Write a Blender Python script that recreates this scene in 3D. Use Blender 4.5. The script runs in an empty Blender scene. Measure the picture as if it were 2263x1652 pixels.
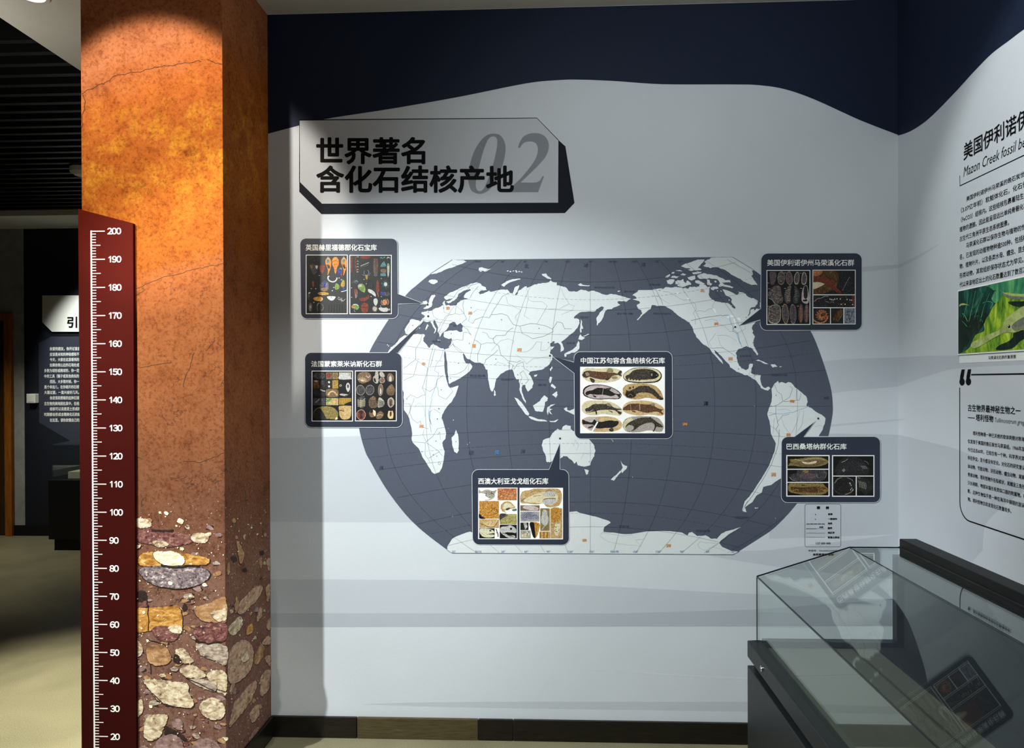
import bpy, math, random
from mathutils import Vector, Matrix
from mathutils.geometry import tessellate_polygon

scene = bpy.context.scene
COL = scene.collection

# ------------------------------------------------------------------ camera
W, H = 2263, 1652
FPX = 1565.0                       # focal length in pixels (24 mm class phone lens)
EYE = Vector((0.0, 0.0, 1.46))
YAW, PITCH, ROLL = 0.0407, -0.004, 0.0040
VPX, VPY = 1215.0, 842.0           # vanishing point of the room's depth direction
cam_data = bpy.data.cameras.new('camera')
cam = bpy.data.objects.new('camera', cam_data)
COL.objects.link(cam)
scene.camera = cam
RM = (Matrix.Rotation(YAW, 3, 'Z') @ Matrix.Rotation(math.pi / 2 + PITCH, 3, 'X') @ Matrix.Rotation(-ROLL, 3, 'Z'))
cam.matrix_world = Matrix.Translation(EYE) @ RM.to_4x4()
R_, U_, D_ = RM.col[0].copy(), RM.col[1].copy(), -RM.col[2]
YD = Vector((0, 1, 0))
CX = VPX - FPX * YD.dot(R_) / YD.dot(D_)
CY = VPY + FPX * YD.dot(U_) / YD.dot(D_)
cam_data.sensor_fit = 'HORIZONTAL'
cam_data.sensor_width = 36.0
cam_data.lens = 36.0 * FPX / W
cam_data.shift_x = (W / 2 - CX) / W
cam_data.shift_y = (CY - H / 2) / W
cam_data.clip_start = 0.05


def ray(px, py):
    return D_ + R_ * ((px - CX) / FPX) + U_ * ((CY - py) / FPX)


# ------------------------------------------------------------------ room measures (metres)
YW = 2.881        # back wall of the bay
YC = 2.473        # front face of the column
CEIL = 2.975
YL = 6.60         # far wall of the room on the left


class Plane:
    """A real plane of the room; at() gives the point on it that a direction from the eye meets."""
    def __init__(self, p, n):
        self.p, self.n = Vector(p), Vector(n).normalized()

    def at(self, px, py, off=0.0):
        d = ray(px, py)
        t = (self.p - EYE).dot(self.n) / d.dot(self.n)
        return EYE + d * t + self.n * off


BACK = Plane((0, YW, 0), (0, -1, 0))
XR = BACK.at(1985.5, 842).x        # right wall
RIGHT = Plane((XR, 0, 0), (-1, 0, 0))
CFRONT = Plane((0, YC, 0), (0, -1, 0))
XC1 = CFRONT.at(495.3, 842).x      # column right side
XC0 = CFRONT.at(183.0, 842).x      # column left side
CSIDE = Plane((XC1, 0, 0), (1, 0, 0))
LEFT = Plane((0, YL, 0), (0, -1, 0))
FLOORP = Plane((0, 0, 0), (0, 0, 1))

# ------------------------------------------------------------------ world, lights, exposure
scene.view_settings.view_transform = 'Standard'
scene.view_settings.look = 'None'
scene.view_settings.gamma = 1.0
scene.view_settings.use_curve_mapping = False
scene.view_settings.exposure = 0.0
world = bpy.data.worlds.new('room_spill')
scene.world = world
world.use_nodes = True
world.node_tree.nodes['Background'].inputs[0].default_value = (0.80, 0.90, 1.0, 1)
world.node_tree.nodes['Background'].inputs[1].default_value = 0.03


def spot(name, loc, aim, power, half_deg, blend=0.25, size=0.03, col=(1, 1, 1)):
    d = bpy.data.lights.new(name, 'SPOT')
    d.energy, d.spot_size, d.spot_blend, d.shadow_soft_size, d.color = power, 2 * math.radians(half_deg), blend, size, col
    o = bpy.data.objects.new(name, d)
    COL.objects.link(o)
    o.location = loc
    o.rotation_euler = (Vector(aim) - Vector(loc)).to_track_quat('-Z', 'Y').to_euler()
    return o


WHITE = (0.95, 1.0, 0.98)
spot('track_spot_map', (-2.15, 0.65, 2.93), (-0.15, 2.88, 0.35), 600, 28.5, 0.55, 0.03, WHITE)
spot('track_spot_column', (-1.42, 1.37, 2.93), (-1.40, 2.473, 2.33), 112, 20.5, 0.30, 0.03, (1.0, 0.93, 0.82))
spot('track_spot_column_foot', (-1.30, 0.3, 2.93), (-1.45, 2.473, 0.25), 130, 12, 0.9, 0.04, (1.0, 0.97, 0.90))
spot('room_fill_spot', (-0.50, 0.3, 2.93), (1.15, 2.88, 1.45), 122, 41, 0.8, 0.10, (0.90, 0.97, 1.0))  # wide fill added to lift the walls, no fixture stands for it
spot('corner_fill_spot', (0.9, 0.5, 2.93), (-1.02, 2.88, 0.60), 210, 18, 1.0, 0.08, (0.96, 1.0, 0.98))  # added fill for the lower left corner, source unseen
spot('track_spot_article', (0.3, 1.25, 2.93), (1.389, 1.85, 2.15), 75, 24, 0.4, 0.03, WHITE)
spot('downlight_beam', (-2.08, 2.80, 2.95), (-2.08, 2.95, 0.0), 900, 26, 0.9, 0.04, (1.0, 0.96, 0.80))
spot('left_room_fill', (-4.9, 5.2, 2.93), (-4.9, 5.6, 0.0), 150, 42, 0.9, 0.05, (1.0, 0.95, 0.80))  # unseen lamp added to brighten the far floor and door
spot('spot_introduction', (-4.1, 5.5, 2.93), (-4.22, 6.6, 1.75), 190, 25, 0.7, 0.03, WHITE)


def fill_disk(name, loc, power, size, aim):  # area fill added to throw light on the ceiling
    d = bpy.data.lights.new(name, 'AREA')
    d.shape, d.size, d.energy, d.color = 'DISK', size, power, (1.0, 0.98, 0.92)
    o = bpy.data.objects.new(name, d)
    COL.objects.link(o)
    o.location = loc
    o.rotation_euler = (Vector(aim) - Vector(loc)).to_track_quat('-Z', 'Y').to_euler()


fill_disk('ceiling_fill', (0.3, 1.0, 2.45), 9.0, 0.3, (0.3, 1.15, 3.0))  # invented source that lifts the bay ceiling
fill_disk('ceiling_fill_left', (-2.6, 2.6, 2.45), 2.6, 0.15, (-2.35, 2.7, 3.0))  # made-up source brightening the soffit beside the slats

# ------------------------------------------------------------------ helpers: objects


def link(o):
    COL.objects.link(o)
    return o


def setp(o, label=None, cat=None, group=None, kind=None):
    if label: o['label'] = label
    if cat: o['category'] = cat
    if group: o['group'] = group
    if kind: o['kind'] = kind
    return o


def thing(name, loc, label, cat, group=None):
    o = link(bpy.data.objects.new(name, None))
    o.location = loc
    o.empty_display_size = 0.05
    return setp(o, label, cat, group)


class MB:
    """Collects polygons (world coordinates) with materials into one mesh object."""
    def __init__(self):
        self.v, self.f, self.m, self.mats = [], [], [], []

    def mi(self, mat):
        if mat not in self.mats:
            self.mats.append(mat)
        return self.mats.index(mat)

    def face(self, pts, mat):
        b = len(self.v)
        self.v += [Vector(p) for p in pts]
        self.f.append(tuple(range(b, b + len(pts))))
        self.m.append(self.mi(mat))

    def raw(self, verts, faces, mat):
        b = len(self.v)
        self.v += [Vector(p) for p in verts]
        k = self.mi(mat)
        for f in faces:
            self.f.append(tuple(i + b for i in f))
            self.m.append(k)

    def ngon(self, pts, mat):
        """filled outline, concave allowed"""
        pts = [Vector(p) for p in pts]
        tris = tessellate_polygon([pts])
        self.raw(pts, tris, mat)

    def box(self, a, b, mat):
        x0, y0, z0 = a
        x1, y1, z1 = b
        v = [(x0, y0, z0), (x1, y0, z0), (x1, y1, z0), (x0, y1, z0), (x0, y0, z1), (x1, y0, z1), (x1, y1, z1), (x0, y1, z1)]
        self.raw(v, [(3, 2, 1, 0), (4, 5, 6, 7), (0, 1, 5, 4), (1, 2, 6, 5), (2, 3, 7, 6), (3, 0, 4, 7)], mat)

    def prism(self, loop, d, mat):
        """closed solid: outline loop (planar, convex or concave) swept by vector d"""
        loop = [Vector(p) for p in loop]
        n = len(loop)
        d = Vector(d)
        tris = tessellate_polygon([loop])
        self.raw(loop + [p + d for p in loop],
                 [t for t in tris] + [(t[2] + n, t[1] + n, t[0] + n) for t in tris]
                 + [(i, (i + 1) % n, (i + 1) % n + n, i + n) for i in range(n)], mat)

    def cyl(self, p0, p1, r, mat, n=20, r1=None):
        p0, p1 = Vector(p0), Vector(p1)
        r1 = r if r1 is None else r1
        a = (p1 - p0).normalized()
        u = a.orthogonal().normalized()
        w = a.cross(u)
        ring = lambda c, rr: [c + (u * math.cos(t) + w * math.sin(t)) * rr for t in [2 * math.pi * i / n for i in range(n)]]
        self.raw(ring(p0, r) + ring(p1, r1), [tuple(range(n - 1, -1, -1)), tuple(range(n, 2 * n))]
                 + [(i, (i + 1) % n, (i + 1) % n + n, i + n) for i in range(n)], mat)

    def build(self, name, parent=None, bevel=0.0, label=None, kind=None):
        loc = parent.matrix_world.translation if False else Vector((0, 0, 0))
        p = parent
        while p is not None:
            loc = loc + p.location
            p = p.parent
        me = bpy.data.meshes.new(name)
        me.from_pydata([tuple(q - loc) for q in self.v], [], self.f)
        for m in self.mats:
            me.materials.append(m)
        me.polygons.foreach_set('material_index', self.m)
        me.update()
        o = link(bpy.data.objects.new(name, me))
        if parent is not None:
            o.parent = parent
        if bevel:
            b = o.modifiers.new('bevel', 'BEVEL')
            b.width, b.segments, b.limit_method = bevel, 2, 'ANGLE'
            import bmesh
            bm = bmesh.new(); bm.from_mesh(me)
            bmesh.ops.remove_doubles(bm, verts=bm.verts, dist=1e-6)
            bmesh.ops.recalc_face_normals(bm, faces=bm.faces)
            bm.to_mesh(me); bm.free()
        if label: o['label'] = label
        if kind: o['kind'] = kind
        return o


LAYER = 0.00045


def catmull(pts, n=6, closed=False):
    P = [Vector((p[0], p[1])) for p in pts]
    out = []
    L = len(P)
    rng = range(L) if closed else range(L - 1)
    for i in rng:
        p1, p2 = P[i], P[(i + 1) % L]
        p0 = P[i - 1] if (closed or i > 0) else p1
        p3 = P[(i + 2) % L] if (closed or i + 2 < L) else p2
        for k in range(n):
            t = k / n
            out.append(0.5 * ((2 * p1) + (p2 - p0) * t + (2 * p0 - 5 * p1 + 4 * p2 - p3) * t * t + (3 * p1 - p0 - 3 * p2 + p3) * t ** 3))
    if not closed:
        out.append(P[-1])
    return [(q.x, q.y) for q in out]


def rough(pts, amp, it=2, seed=1, closed=True):
    """ragged outline: midpoints pushed sideways"""
    r = random.Random(seed)
    P = [tuple(p) for p in pts]
    for _ in range(it):
        Q = []
        n = len(P)
        for i in range(n if closed else n - 1):
            a, b = P[i], P[(i + 1) % n]
            dx, dy = b[0] - a[0], b[1] - a[1]
            l = math.hypot(dx, dy)
            Q.append(a)
            if l > 1.6:
                k = max(-1, min(1, r.gauss(0, 0.6))) * min(amp, 0.22 * l) / l
                Q.append(((a[0] + b[0]) / 2 - dy * k, (a[1] + b[1]) / 2 + dx * k))
        if not closed:
            Q.append(P[-1])
        P = Q
        amp *= 0.6
    return P


def zoomed(ox, oy, s):
    return lambda pts: [(ox + x / s, oy + y / s) for x, y in pts]


_font_cache = {}


def glyphs(s, bold=0.0, res=2, shear=0.0, space=1.0):
    """lettering as verts (2D, em units) and faces; bold thickens the strokes by overlaying shifted outlines"""
    key = (s, bold, res, shear, space)
    if key not in _font_cache:
        c = bpy.data.curves.new('lettering', 'FONT')
        c.body, c.size, c.resolution_u, c.shear, c.space_character = s, 1, res, shear, space
        o = bpy.data.objects.new('lettering', c)
        m = bpy.data.meshes.new_from_object(o)
        v0, f0 = [(v.co.x, v.co.y, 0) for v in m.vertices], [tuple(p.vertices) for p in m.polygons]
        bpy.data.objects.remove(o)
        bpy.data.curves.remove(c)
        bpy.data.meshes.remove(m)
        if bold:
            k = 8 if bold > 0.025 else 4
            sh = [(bold * math.cos(2 * math.pi * (i + .5) / k), bold * math.sin(2 * math.pi * (i + .5) / k)) for i in range(k)]
            n = len(v0)
            v1 = [(p[0] + dx, p[1] + dy, j) for j, (dx, dy) in enumerate(sh) for p in v0]
            f1 = [tuple(i + j * n for i in f) for j in range(k) for f in f0]
            v0, f0 = v1, f1
        _font_cache[key] = (v0, f0)
    return _font_cache[key]


class Print(MB):
    """Flat printed work on one plane of the room: outlines come in as picture coordinates and are laid on the plane."""
    def __init__(self, plane, z=lambda p: p):
        super().__init__()
        self.pl, self.z, self.clip, self.drift = plane, z, None, 0.0

    def P(self, pts, lay):
        if self.clip:
            a, b, c, d = self.clip
            pts = [(min(max(x, a), c), min(max(y, b), d)) for x, y in pts]
            self.drift += 0.004
            lay += self.drift
        return [self.pl.at(x, y, lay * LAYER) for x, y in self.z(pts)]

    def poly(self, pts, mat, lay):
        self.ngon(self.P(pts, lay), mat)

    def rect(self, x0, y0, x1, y1, mat, lay):
        self.poly([(x0, y0), (x1, y0), (x1, y1), (x0, y1)], mat, lay)

    def blob(self, pts, mat, lay, n=5):
        self.poly(catmull(pts, n, True), mat, lay)

    def ell(self, cx, cy, rx, ry, mat, lay, rot=0.0, n=22, jit=0.0, seed=0):
        r = random.Random(seed * 7919 + int(cx * 13 + cy * 7))
        c, s = math.cos(math.radians(rot)), math.sin(math.radians(rot))
        pts = []
        for i in range(n):
            t = 2 * math.pi * i / n
            k = 1 + jit * r.uniform(-1, 1)
            x, y = rx * k * math.cos(t), ry * k * math.sin(t)
            pts.append((cx + x * c - y * s, cy + x * s + y * c))
        self.poly(pts, mat, lay)

    def line(self, pts, w, mat, lay, closed=False, dash=None):
        """w in the incoming coordinates"""
        if dash:
            on, off = dash
            acc, seg, draw = 0.0, [pts[0]], True
            for a, b in zip(pts, pts[1:]):
                l = math.hypot(b[0] - a[0], b[1] - a[1])
                pos = 0.0
                while l - pos > 1e-6:
                    need = (on if draw else off) - acc
                    step = min(need, l - pos)
                    pos += step
                    acc += step
                    q = (a[0] + (b[0] - a[0]) * pos / l, a[1] + (b[1] - a[1]) * pos / l)
                    if draw: seg.append(q)
                    if acc >= (on if draw else off) - 1e-6:
                        if draw and len(seg) > 1: self.line(seg, w, mat, lay)
                        draw, acc, seg = not draw, 0.0, [q]
            if draw and len(seg) > 1: self.line(seg, w, mat, lay)
            return
        P = [Vector(p) for p in pts]
        n = len(P)
        Lf, Rt = [], []
        for i in range(n):
            a = P[i - 1] if (i > 0 or closed) else P[i]
            b = P[(i + 1) % n] if (i < n - 1 or closed) else P[i]
            d = (b - a)
            d = d.normalized() if d.length > 1e-9 else Vector((1, 0))
            k = w / 2
            if 0 < i < n - 1 or closed:
                e = (P[i] - a)
                if e.length > 1e-9:
                    c = abs(e.normalized().dot(d))
                    k = w / 2 / max(c, 0.6)
            q = Vector((-d.y, d.x)) * k
            Lf.append(P[i] + q)
            Rt.append(P[i] - q)
        V = self.P([(p.x, p.y) for p in Lf + Rt], lay)
        fs = [(i, i + 1, n + i + 1, n + i) for i in range(n - 1)]
        if closed: fs.append((n - 1, 0, n, 2 * n - 1))
        self.raw(V, fs, mat)

    def text_box(self, s, x0, y0, x1, y1, mat, lay, bold=0.012, shear=0.0, res=2):
        """lettering whose ink box is x0..x1, y0..y1 (y down)"""
        v, f = glyphs(s, bold, res, shear)
        if not v: return
        a, b = min(p[0] for p in v), max(p[0] for p in v)
        c, d = min(p[1] for p in v), max(p[1] for p in v)
        sx, sy = (x1 - x0) / max(b - a, 1e-6), (y1 - y0) / max(d - c, 1e-6)
        q = self.P([(x0 + (p[0] - a) * sx, y1 - (p[1] - c) * sy) for p in v], lay)
        self.raw([u + self.pl.n * (p[2] * 3e-5) for u, p in zip(q, v)], f, mat)

    def text_row(self, s, x0, ytop, ybot, x1, mat, lay, bold=0.012, shear=0.0, sub=None, cap=None):
        """lettering along a horizontal row of a wall that recedes: left edge x0, ink height ytop..ybot at x0, and the part
        `sub` of it ends at x1. Sizes are worked out on the wall itself."""
        z = self.z([(x0, ytop), (x0, ybot), (x1, ybot)])
        A, B, C = self.pl.at(*z[0]), self.pl.at(*z[1]), self.pl.at(*z[2])
        up = Vector((0, 0, 1))
        hgt = (A - B).z
        along = Vector((C.x - B.x, C.y - B.y, 0))
        wid = along.length
        along.normalize()
        sv, _ = glyphs(sub or s, bold, 2, shear)
        a = min(p[0] for p in sv)
        b = max(p[0] for p in sv)
        c, d = (min(p[1] for p in sv), max(p[1] for p in sv)) if cap is None else cap
        v, f = glyphs(s, bold, 2, shear)
        base = B + self.pl.n * (lay * LAYER)
        self.raw([base + along * ((p[0] - a) * wid / (b - a)) + up * ((p[1] - c) * hgt / (d - c)) + self.pl.n * (p[2] * 3e-5) for p in v], f, mat)


def round_rect(tl, tr, br, bl, r, n=6):
    """rounded outline inside four corners"""
    C = [Vector(p) for p in (tl, tr, br, bl)]
    out = []
    for i in range(4):
        p, a, b = C[i], C[i - 1], C[(i + 1) % 4]
        pa, pb = p + (a - p).normalized() * r, p + (b - p).normalized() * r
        o = pa + (pb - p)
        ua, ub = pa - o, pb - o
        for k in range(n + 1):
            t = k / n * math.pi / 2
            q = o + ua * math.cos(t) + ub * math.sin(t)
            out.append((q.x, q.y))
    return out


# ------------------------------------------------------------------ helpers: materials
MATS = {}


def srgb(r, g, b):
    f = lambda c: (c / 255 / 12.92) if c / 255 <= 0.04045 else ((c / 255 + 0.055) / 1.055) ** 2.4
    return (f(r), f(g), f(b), 1)


class N:
    """tiny node-graph writer"""
    def __init__(self, name):
        self.mat = bpy.data.materials.new(name)
        self.mat.use_nodes = True
        self.t = self.mat.node_tree
        self.b = self.t.nodes['Principled BSDF']

    def new(self, typ, **kw):
        n = self.t.nodes.new(typ)
        for k, v in kw.items():
            if k in n.inputs: n.inputs[k].default_value = v
            else: setattr(n, k, v)
        return n

    def link(self, a, b):
        self.t.links.new(a, b)

    def coords(self, kind='Object', scale=(1, 1, 1)):
        tc = self.new('ShaderNodeTexCoord')
        mp = self.new('ShaderNodeMapping')
        mp.inputs['Scale'].default_value = scale
        self.link(tc.outputs[kind], mp.inputs['Vector'])
        return mp.outputs['Vector']

    def noise(self, vec, scale, detail=4, rough=0.6, dist=0.0):
        n = self.new('ShaderNodeTexNoise', Scale=scale, Detail=detail, Roughness=rough, Distortion=dist)
        self.link(vec, n.inputs['Vector'])
        return n.outputs['Fac']

    def ramp(self, fac, stops, interp='LINEAR'):
        r = self.new('ShaderNodeValToRGB')
        r.color_ramp.interpolation = interp
        e = r.color_ramp.elements
        while len(e) < len(stops): e.new(0.5)
        for el, (p, c) in zip(e, stops):
            el.position, el.color = p, c if len(c) == 4 else (*c, 1)
        self.link(fac, r.inputs['Fac'])
        return r.outputs['Color']

    def mix(self, fac, a, b, mode='MIX'):
        m = self.new('ShaderNodeMix', data_type='RGBA', blend_type=mode)
        for sock, val in ((m.inputs[0], fac), (m.inputs[6], a), (m.inputs[7], b)):
            if isinstance(val, (int, float)): sock.default_value = val
            elif isinstance(val, tuple): sock.default_value = val
            else: self.link(val, sock)
        return m.outputs[2]

    def math(self, op, a, b=0.0, clamp=False):
        m = self.new('ShaderNodeMath', operation=op, use_clamp=clamp)
        for sock, val in ((m.inputs[0], a), (m.inputs[1], b)):
            if isinstance(val, (int, float)): sock.default_value = val
            else: self.link(val, sock)
        return m.outputs[0]

    def bump(self, h, strength, dist):
        b = self.new('ShaderNodeBump', Strength=strength, Distance=dist)
        self.link(h, b.inputs['Height'])
        self.link(b.outputs['Normal'], self.b.inputs['Normal'])

    def done(self, col=None, rough=0.6, spec=0.5, metal=0.0):
        if col is not None:
            if isinstance(col, tuple): self.b.inputs['Base Color'].default_value = col if len(col) == 4 else (*col, 1)
            else: self.link(col, self.b.inputs['Base Color'])
        if isinstance(rough, (int, float)): self.b.inputs['Roughness'].default_value = rough
        else: self.link(rough, self.b.inputs['Roughness'])
        self.b.inputs['Specular IOR Level'].default_value = spec
        self.b.inputs['Metallic'].default_value = metal
        return self.mat


def ink(name, rgb, rough=0.62, var=0.06, scale=60, spec=0.3):
    """printed colour with the slight mottling of a wall print"""
    if name in MATS: return MATS[name]
    n = N(name)
    c = srgb(*rgb)
    f = n.noise(n.coords(), scale, 3, 0.6)
    lo = tuple(x * (1 - var) for x in c[:3]) + (1,)
    hi = tuple(min(1, x * (1 + var)) for x in c[:3]) + (1,)
    MATS[name] = n.done(n.ramp(f, [(0.3, lo), (0.7, hi)]), rough, spec)
    return MATS[name]


def mottled(name, stops, scale=160, detail=5, rough=0.7, stretch=(1, 1, 1), dist=0.6):
    """printed photograph of stone or fossil: noise through a colour ramp; stops in sRGB 0-255"""
    if name in MATS: return MATS[name]
    n = N(name)
    f = n.noise(n.coords('Object', stretch), scale, detail, 0.65, dist)
    MATS[name] = n.done(n.ramp(f, [(p, srgb(*c)) for p, c in stops]), rough, 0.25)
    return MATS[name]


def veil(name, rgb, alpha):
    """translucent printed tint"""
    if name in MATS: return MATS[name]
    n = N(name)
    n.done(srgb(*rgb), 0.6, 0.2)
    n.b.inputs['Alpha'].default_value = alpha
    MATS[name] = n.mat
    return n.mat


def glass_mat(name, tint=(0.965, 0.982, 0.976), ior=1.5):
    n = N(name)
    t = n.t
    t.nodes.remove(n.b)
    tr = n.new('ShaderNodeBsdfTransparent')
    tr.inputs['Color'].default_value = (*tint, 1)
    gl = n.new('ShaderNodeBsdfGlossy', Roughness=0.0)
    gl.inputs['Color'].default_value = (0.95, 1.0, 0.98, 1)
    fr = n.new('ShaderNodeFresnel', IOR=ior)
    ge = n.new('ShaderNodeNewGeometry')
    io = n.math('ADD', n.math('MULTIPLY', ge.outputs['Backfacing'], 1 / ior - ior), ior)   # a pane: both faces reflect alike
    n.link(io, fr.inputs['IOR'])
    df = n.new('ShaderNodeBsdfDiffuse')
    df.inputs['Color'].default_value = (0.8, 0.85, 0.85, 1)
    dm = n.new('ShaderNodeMixShader')
    dm.inputs[0].default_value = 0.003          # faint diffuse haze added to lighten the dark panes
    mx = n.new('ShaderNodeMixShader')
    n.link(fr.outputs[0], mx.inputs[0])
    n.link(tr.outputs[0], dm.inputs[1])
    n.link(df.outputs[0], dm.inputs[2])
    n.link(dm.outputs[0], mx.inputs[1])
    n.link(gl.outputs[0], mx.inputs[2])
    n.link(mx.outputs[0], t.nodes['Material Output'].inputs['Surface'])
    return n.mat


def wall_paper(name, rgb):
    n = N(name)
    v = n.coords()
    f = n.noise(v, 2.2, 3, 0.5)
    c = srgb(*rgb)
    col = n.ramp(f, [(0.3, tuple(x * .97 for x in c[:3])), (0.7, tuple(min(1, x * 1.02) for x in c[:3]))])
    g1 = n.noise(v, 90, 3, 0.6, 1.5)
    n.bump(g1, 0.22, 0.0025)
    return n.done(col, 0.55, 0.35)


M_wall = wall_paper('mural_pale_grey', (202, 208, 215))
M_navy = ink('mural_navy', (27, 36, 56), 0.6, 0.05, 40, 0.15)
M_ceil = ink('ceiling_paint', (214, 211, 200), 0.85, 0.03, 8)
M_black = ink('matt_black', (14, 15, 17), 0.5, 0.1)
M_band = veil('mural_band_tint', (112, 122, 142), 0.105)
M_light_streak = veil('mural_light_streak', (235, 238, 240), 0.5)

nf = N('speckled_floor')
v = nf.coords()
a_ = nf.ramp(nf.noise(v, 1.1, 4, 0.6, 0.5), [(0.30, srgb(84, 84, 62)), (0.5, srgb(126, 121, 93)), (0.72, srgb(154, 148, 118))])
b_ = nf.ramp(nf.noise(v, 320, 2, 0.7), [(0.35, srgb(70, 68, 52)), (0.52, srgb(142, 137, 112)), (0.72, srgb(196, 190, 160))])
nf.bump(nf.noise(v, 60, 3, 0.6), 0.12, 0.003)
M_floor = nf.done(nf.mix(0.45, a_, b_), nf.math('ADD', nf.math('MULTIPLY', nf.noise(v, 3, 3), 0.25), 0.30), 0.45)
# ================================================================== the setting
XB0 = XC0            # the back wall starts behind the column
XLEFT = -6.2         # left room reaches this far
YN = -2.6            # behind the camera


def struct(name, mb, parent=None, bevel=0):
    return mb.build(name, parent, bevel, kind='structure')


mb = MB(); mb.box((XLEFT, YN, -0.10), (XR + 0.15, YL + 0.15, 0.0), M_floor); struct('floor', mb)
mb = MB(); mb.box((XB0, YW, 0), (XR + 0.15, YW + 0.14, CEIL), M_wall); wall_back = struct('wall_back', mb)
mb = MB(); mb.box((XR, YN, 0), (XR + 0.14, YW, CEIL), M_wall); wall_right = struct('wall_right', mb)
# bay ceiling (soffit) reaching left to the slatted ceiling of the next room
XS = -2.27
mb = MB(); mb.box((XS, YN, CEIL), (XR + 0.15, YW + 0.14, CEIL + 0.35), M_ceil)
mb.box((XS, YW + 0.14, CEIL), (XC0 + 0.6, YL, CEIL + 0.35), M_ceil)
ceiling = struct('ceiling', mb)

# navy wave painted along the top of the back wall and the right wall
wave_b = catmull([(560, 304), (591.6, 295.7), (657.8, 278), (715.8, 263.4), (861, 240.8), (1011.5, 214.5), (1162, 184.4), (1237, 176.8),
                  (1282, 176), (1357.7, 179), (1463, 186), (1613.6, 186.6), (1673.8, 188), (1734, 197), (1801.7, 220.5), (1899.6, 265), (1985, 298)], 5)
pr = Print(BACK)
top = [BACK.at(x, y, LAYER * 1.0) for x, y in wave_b]
top[0].x = XC0 + 0.02
top[-1].x = XR - 0.0002
pr.ngon(top + [Vector((XR - 0.0002, YW - LAYER, CEIL - 0.001)), Vector((XC0 + 0.02, YW - LAYER, CEIL - 0.001))], M_navy)
struct('trim_1', pr, wall_back)
wave_r = catmull([(1985.6, 299), (1998.7, 295.4), (2018, 286.7), (2047, 267), (2076, 240), (2115, 199.5), (2153.7, 157), (2192.5, 118), (2231, 89), (2263, 65), (2330, 20)], 5)
pr = Print(RIGHT)
top = [RIGHT.at(x, y, LAYER) for x, y in wave_r]
top[0].y = YW - 0.0002
e = top[-1]
top += [Vector((e.x, e.y - 0.5, min(CEIL - 0.02, e.z + 0.03))), Vector((e.x, YN + 0.1, 2.62))]
pr.ngon(top + [Vector((XR - LAYER, YN + 0.1, CEIL - 0.001)), Vector((XR - LAYER, YW - 0.0002, CEIL - 0.001))], M_navy)
struct('trim_2', pr, wall_right)

# pale printed strata bands
pr = Print(BACK)
pr.poly([(590, 968.5), (720, 965), (800, 963), (990, 963), (990, 1154), (720, 1153.5), (590, 1152)], M_band, 0.8)
pr.poly(catmull([(590, 1279), (815, 1280.5), (1037, 1282.5), (1355, 1296), (1668, 1312), (1985, 1325)], 4) + catmull([(1985, 1322), (1668, 1346), (1560, 1351), (1355, 1355), (1037, 1355), (590, 1354)], 4), M_band, 0.8)
pr.poly(catmull([(590, 1354), (1037, 1355), (1355, 1355), (1560, 1351), (1668, 1346), (1985, 1322)], 4) + [(1985, 1383), (1668, 1383.5), (590, 1385.5)], M_band, 1.2)
pr.poly([(590, 1354.2), (1355, 1355), (1668, 1346), (1985, 1322), (1985, 1383), (1668, 1383.5), (590, 1385.5)], M_band, 1.0)
pr.poly(catmull([(796, 1555.6), (900, 1552), (1090, 1550), (1650, 1550), (1985, 1549)], 4) + catmull([(1985, 1576), (1650, 1571.5), (1090, 1563.6), (900, 1559), (796, 1555.6)], 4), M_band, 0.8)
pr.poly([(1291.7, 1480), (1650, 1497), (1985, 1512), (1985, 1518), (1650, 1502)], M_light_streak, 0.8)
pr.poly(catmull([(1700, 1215), (1560, 1222), (1640, 1240), (1800, 1262), (1985, 1280)], 5) + [(1985, 1180)], M_band, 0.8)
pr.poly(catmull([(1780, 600), (1860, 594), (1905, 589.5), (1985.3, 584.5)], 4) + [(1985.3, 592.5), (1905, 600.5), (1780, 612)], M_band, 0.8)
pr.poly(catmull([(1790, 801), (1830, 797), (1880, 792.5), (1985.3, 789.5)], 4) + catmull([(1985.3, 853.5), (1880, 863.5), (1830, 869.5), (1790, 873)], 4), M_band, 0.8)
pr.poly([(1800, 942), (1840, 937), (1985.3, 926), (1985.3, 929), (1840, 942), (1800, 948)], M_band, 0.8)
pr.poly(catmull([(1700, 970), (1800, 958), (1985.3, 960)], 4) + [(1985.3, 1180), (1700, 1190)], M_band, 0.8)
struct('trim_3', pr, wall_back)
pr = Print(RIGHT)
pr.poly(catmull([(1986, 584.5), (2020, 568), (2082, 535)], 4) + catmull([(2082, 535), (2030, 570), (1986, 592)], 4), M_band, 0.8)
pr.poly([(1986, 789.5), (2040, 786), (2121, 785), (2300, 786)] + catmull([(2300, 806), (2263, 806), (2121, 813), (2055, 829), (1986, 853)], 4), M_band, 0.8)
pr.poly([(1986, 926), (2006, 925.5), (1986, 929)], M_band, 0.8)
pr.poly(catmull([(1986, 960), (2055, 977), (2120, 994), (2210, 1035)], 4) + catmull([(2263, 1085), (2215, 1120), (2178, 1160), (2172, 1215)], 4) + [(2150, 1240), (1986, 1190)], M_band, 0.8)
struct('trim_4', pr, wall_right)

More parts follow.
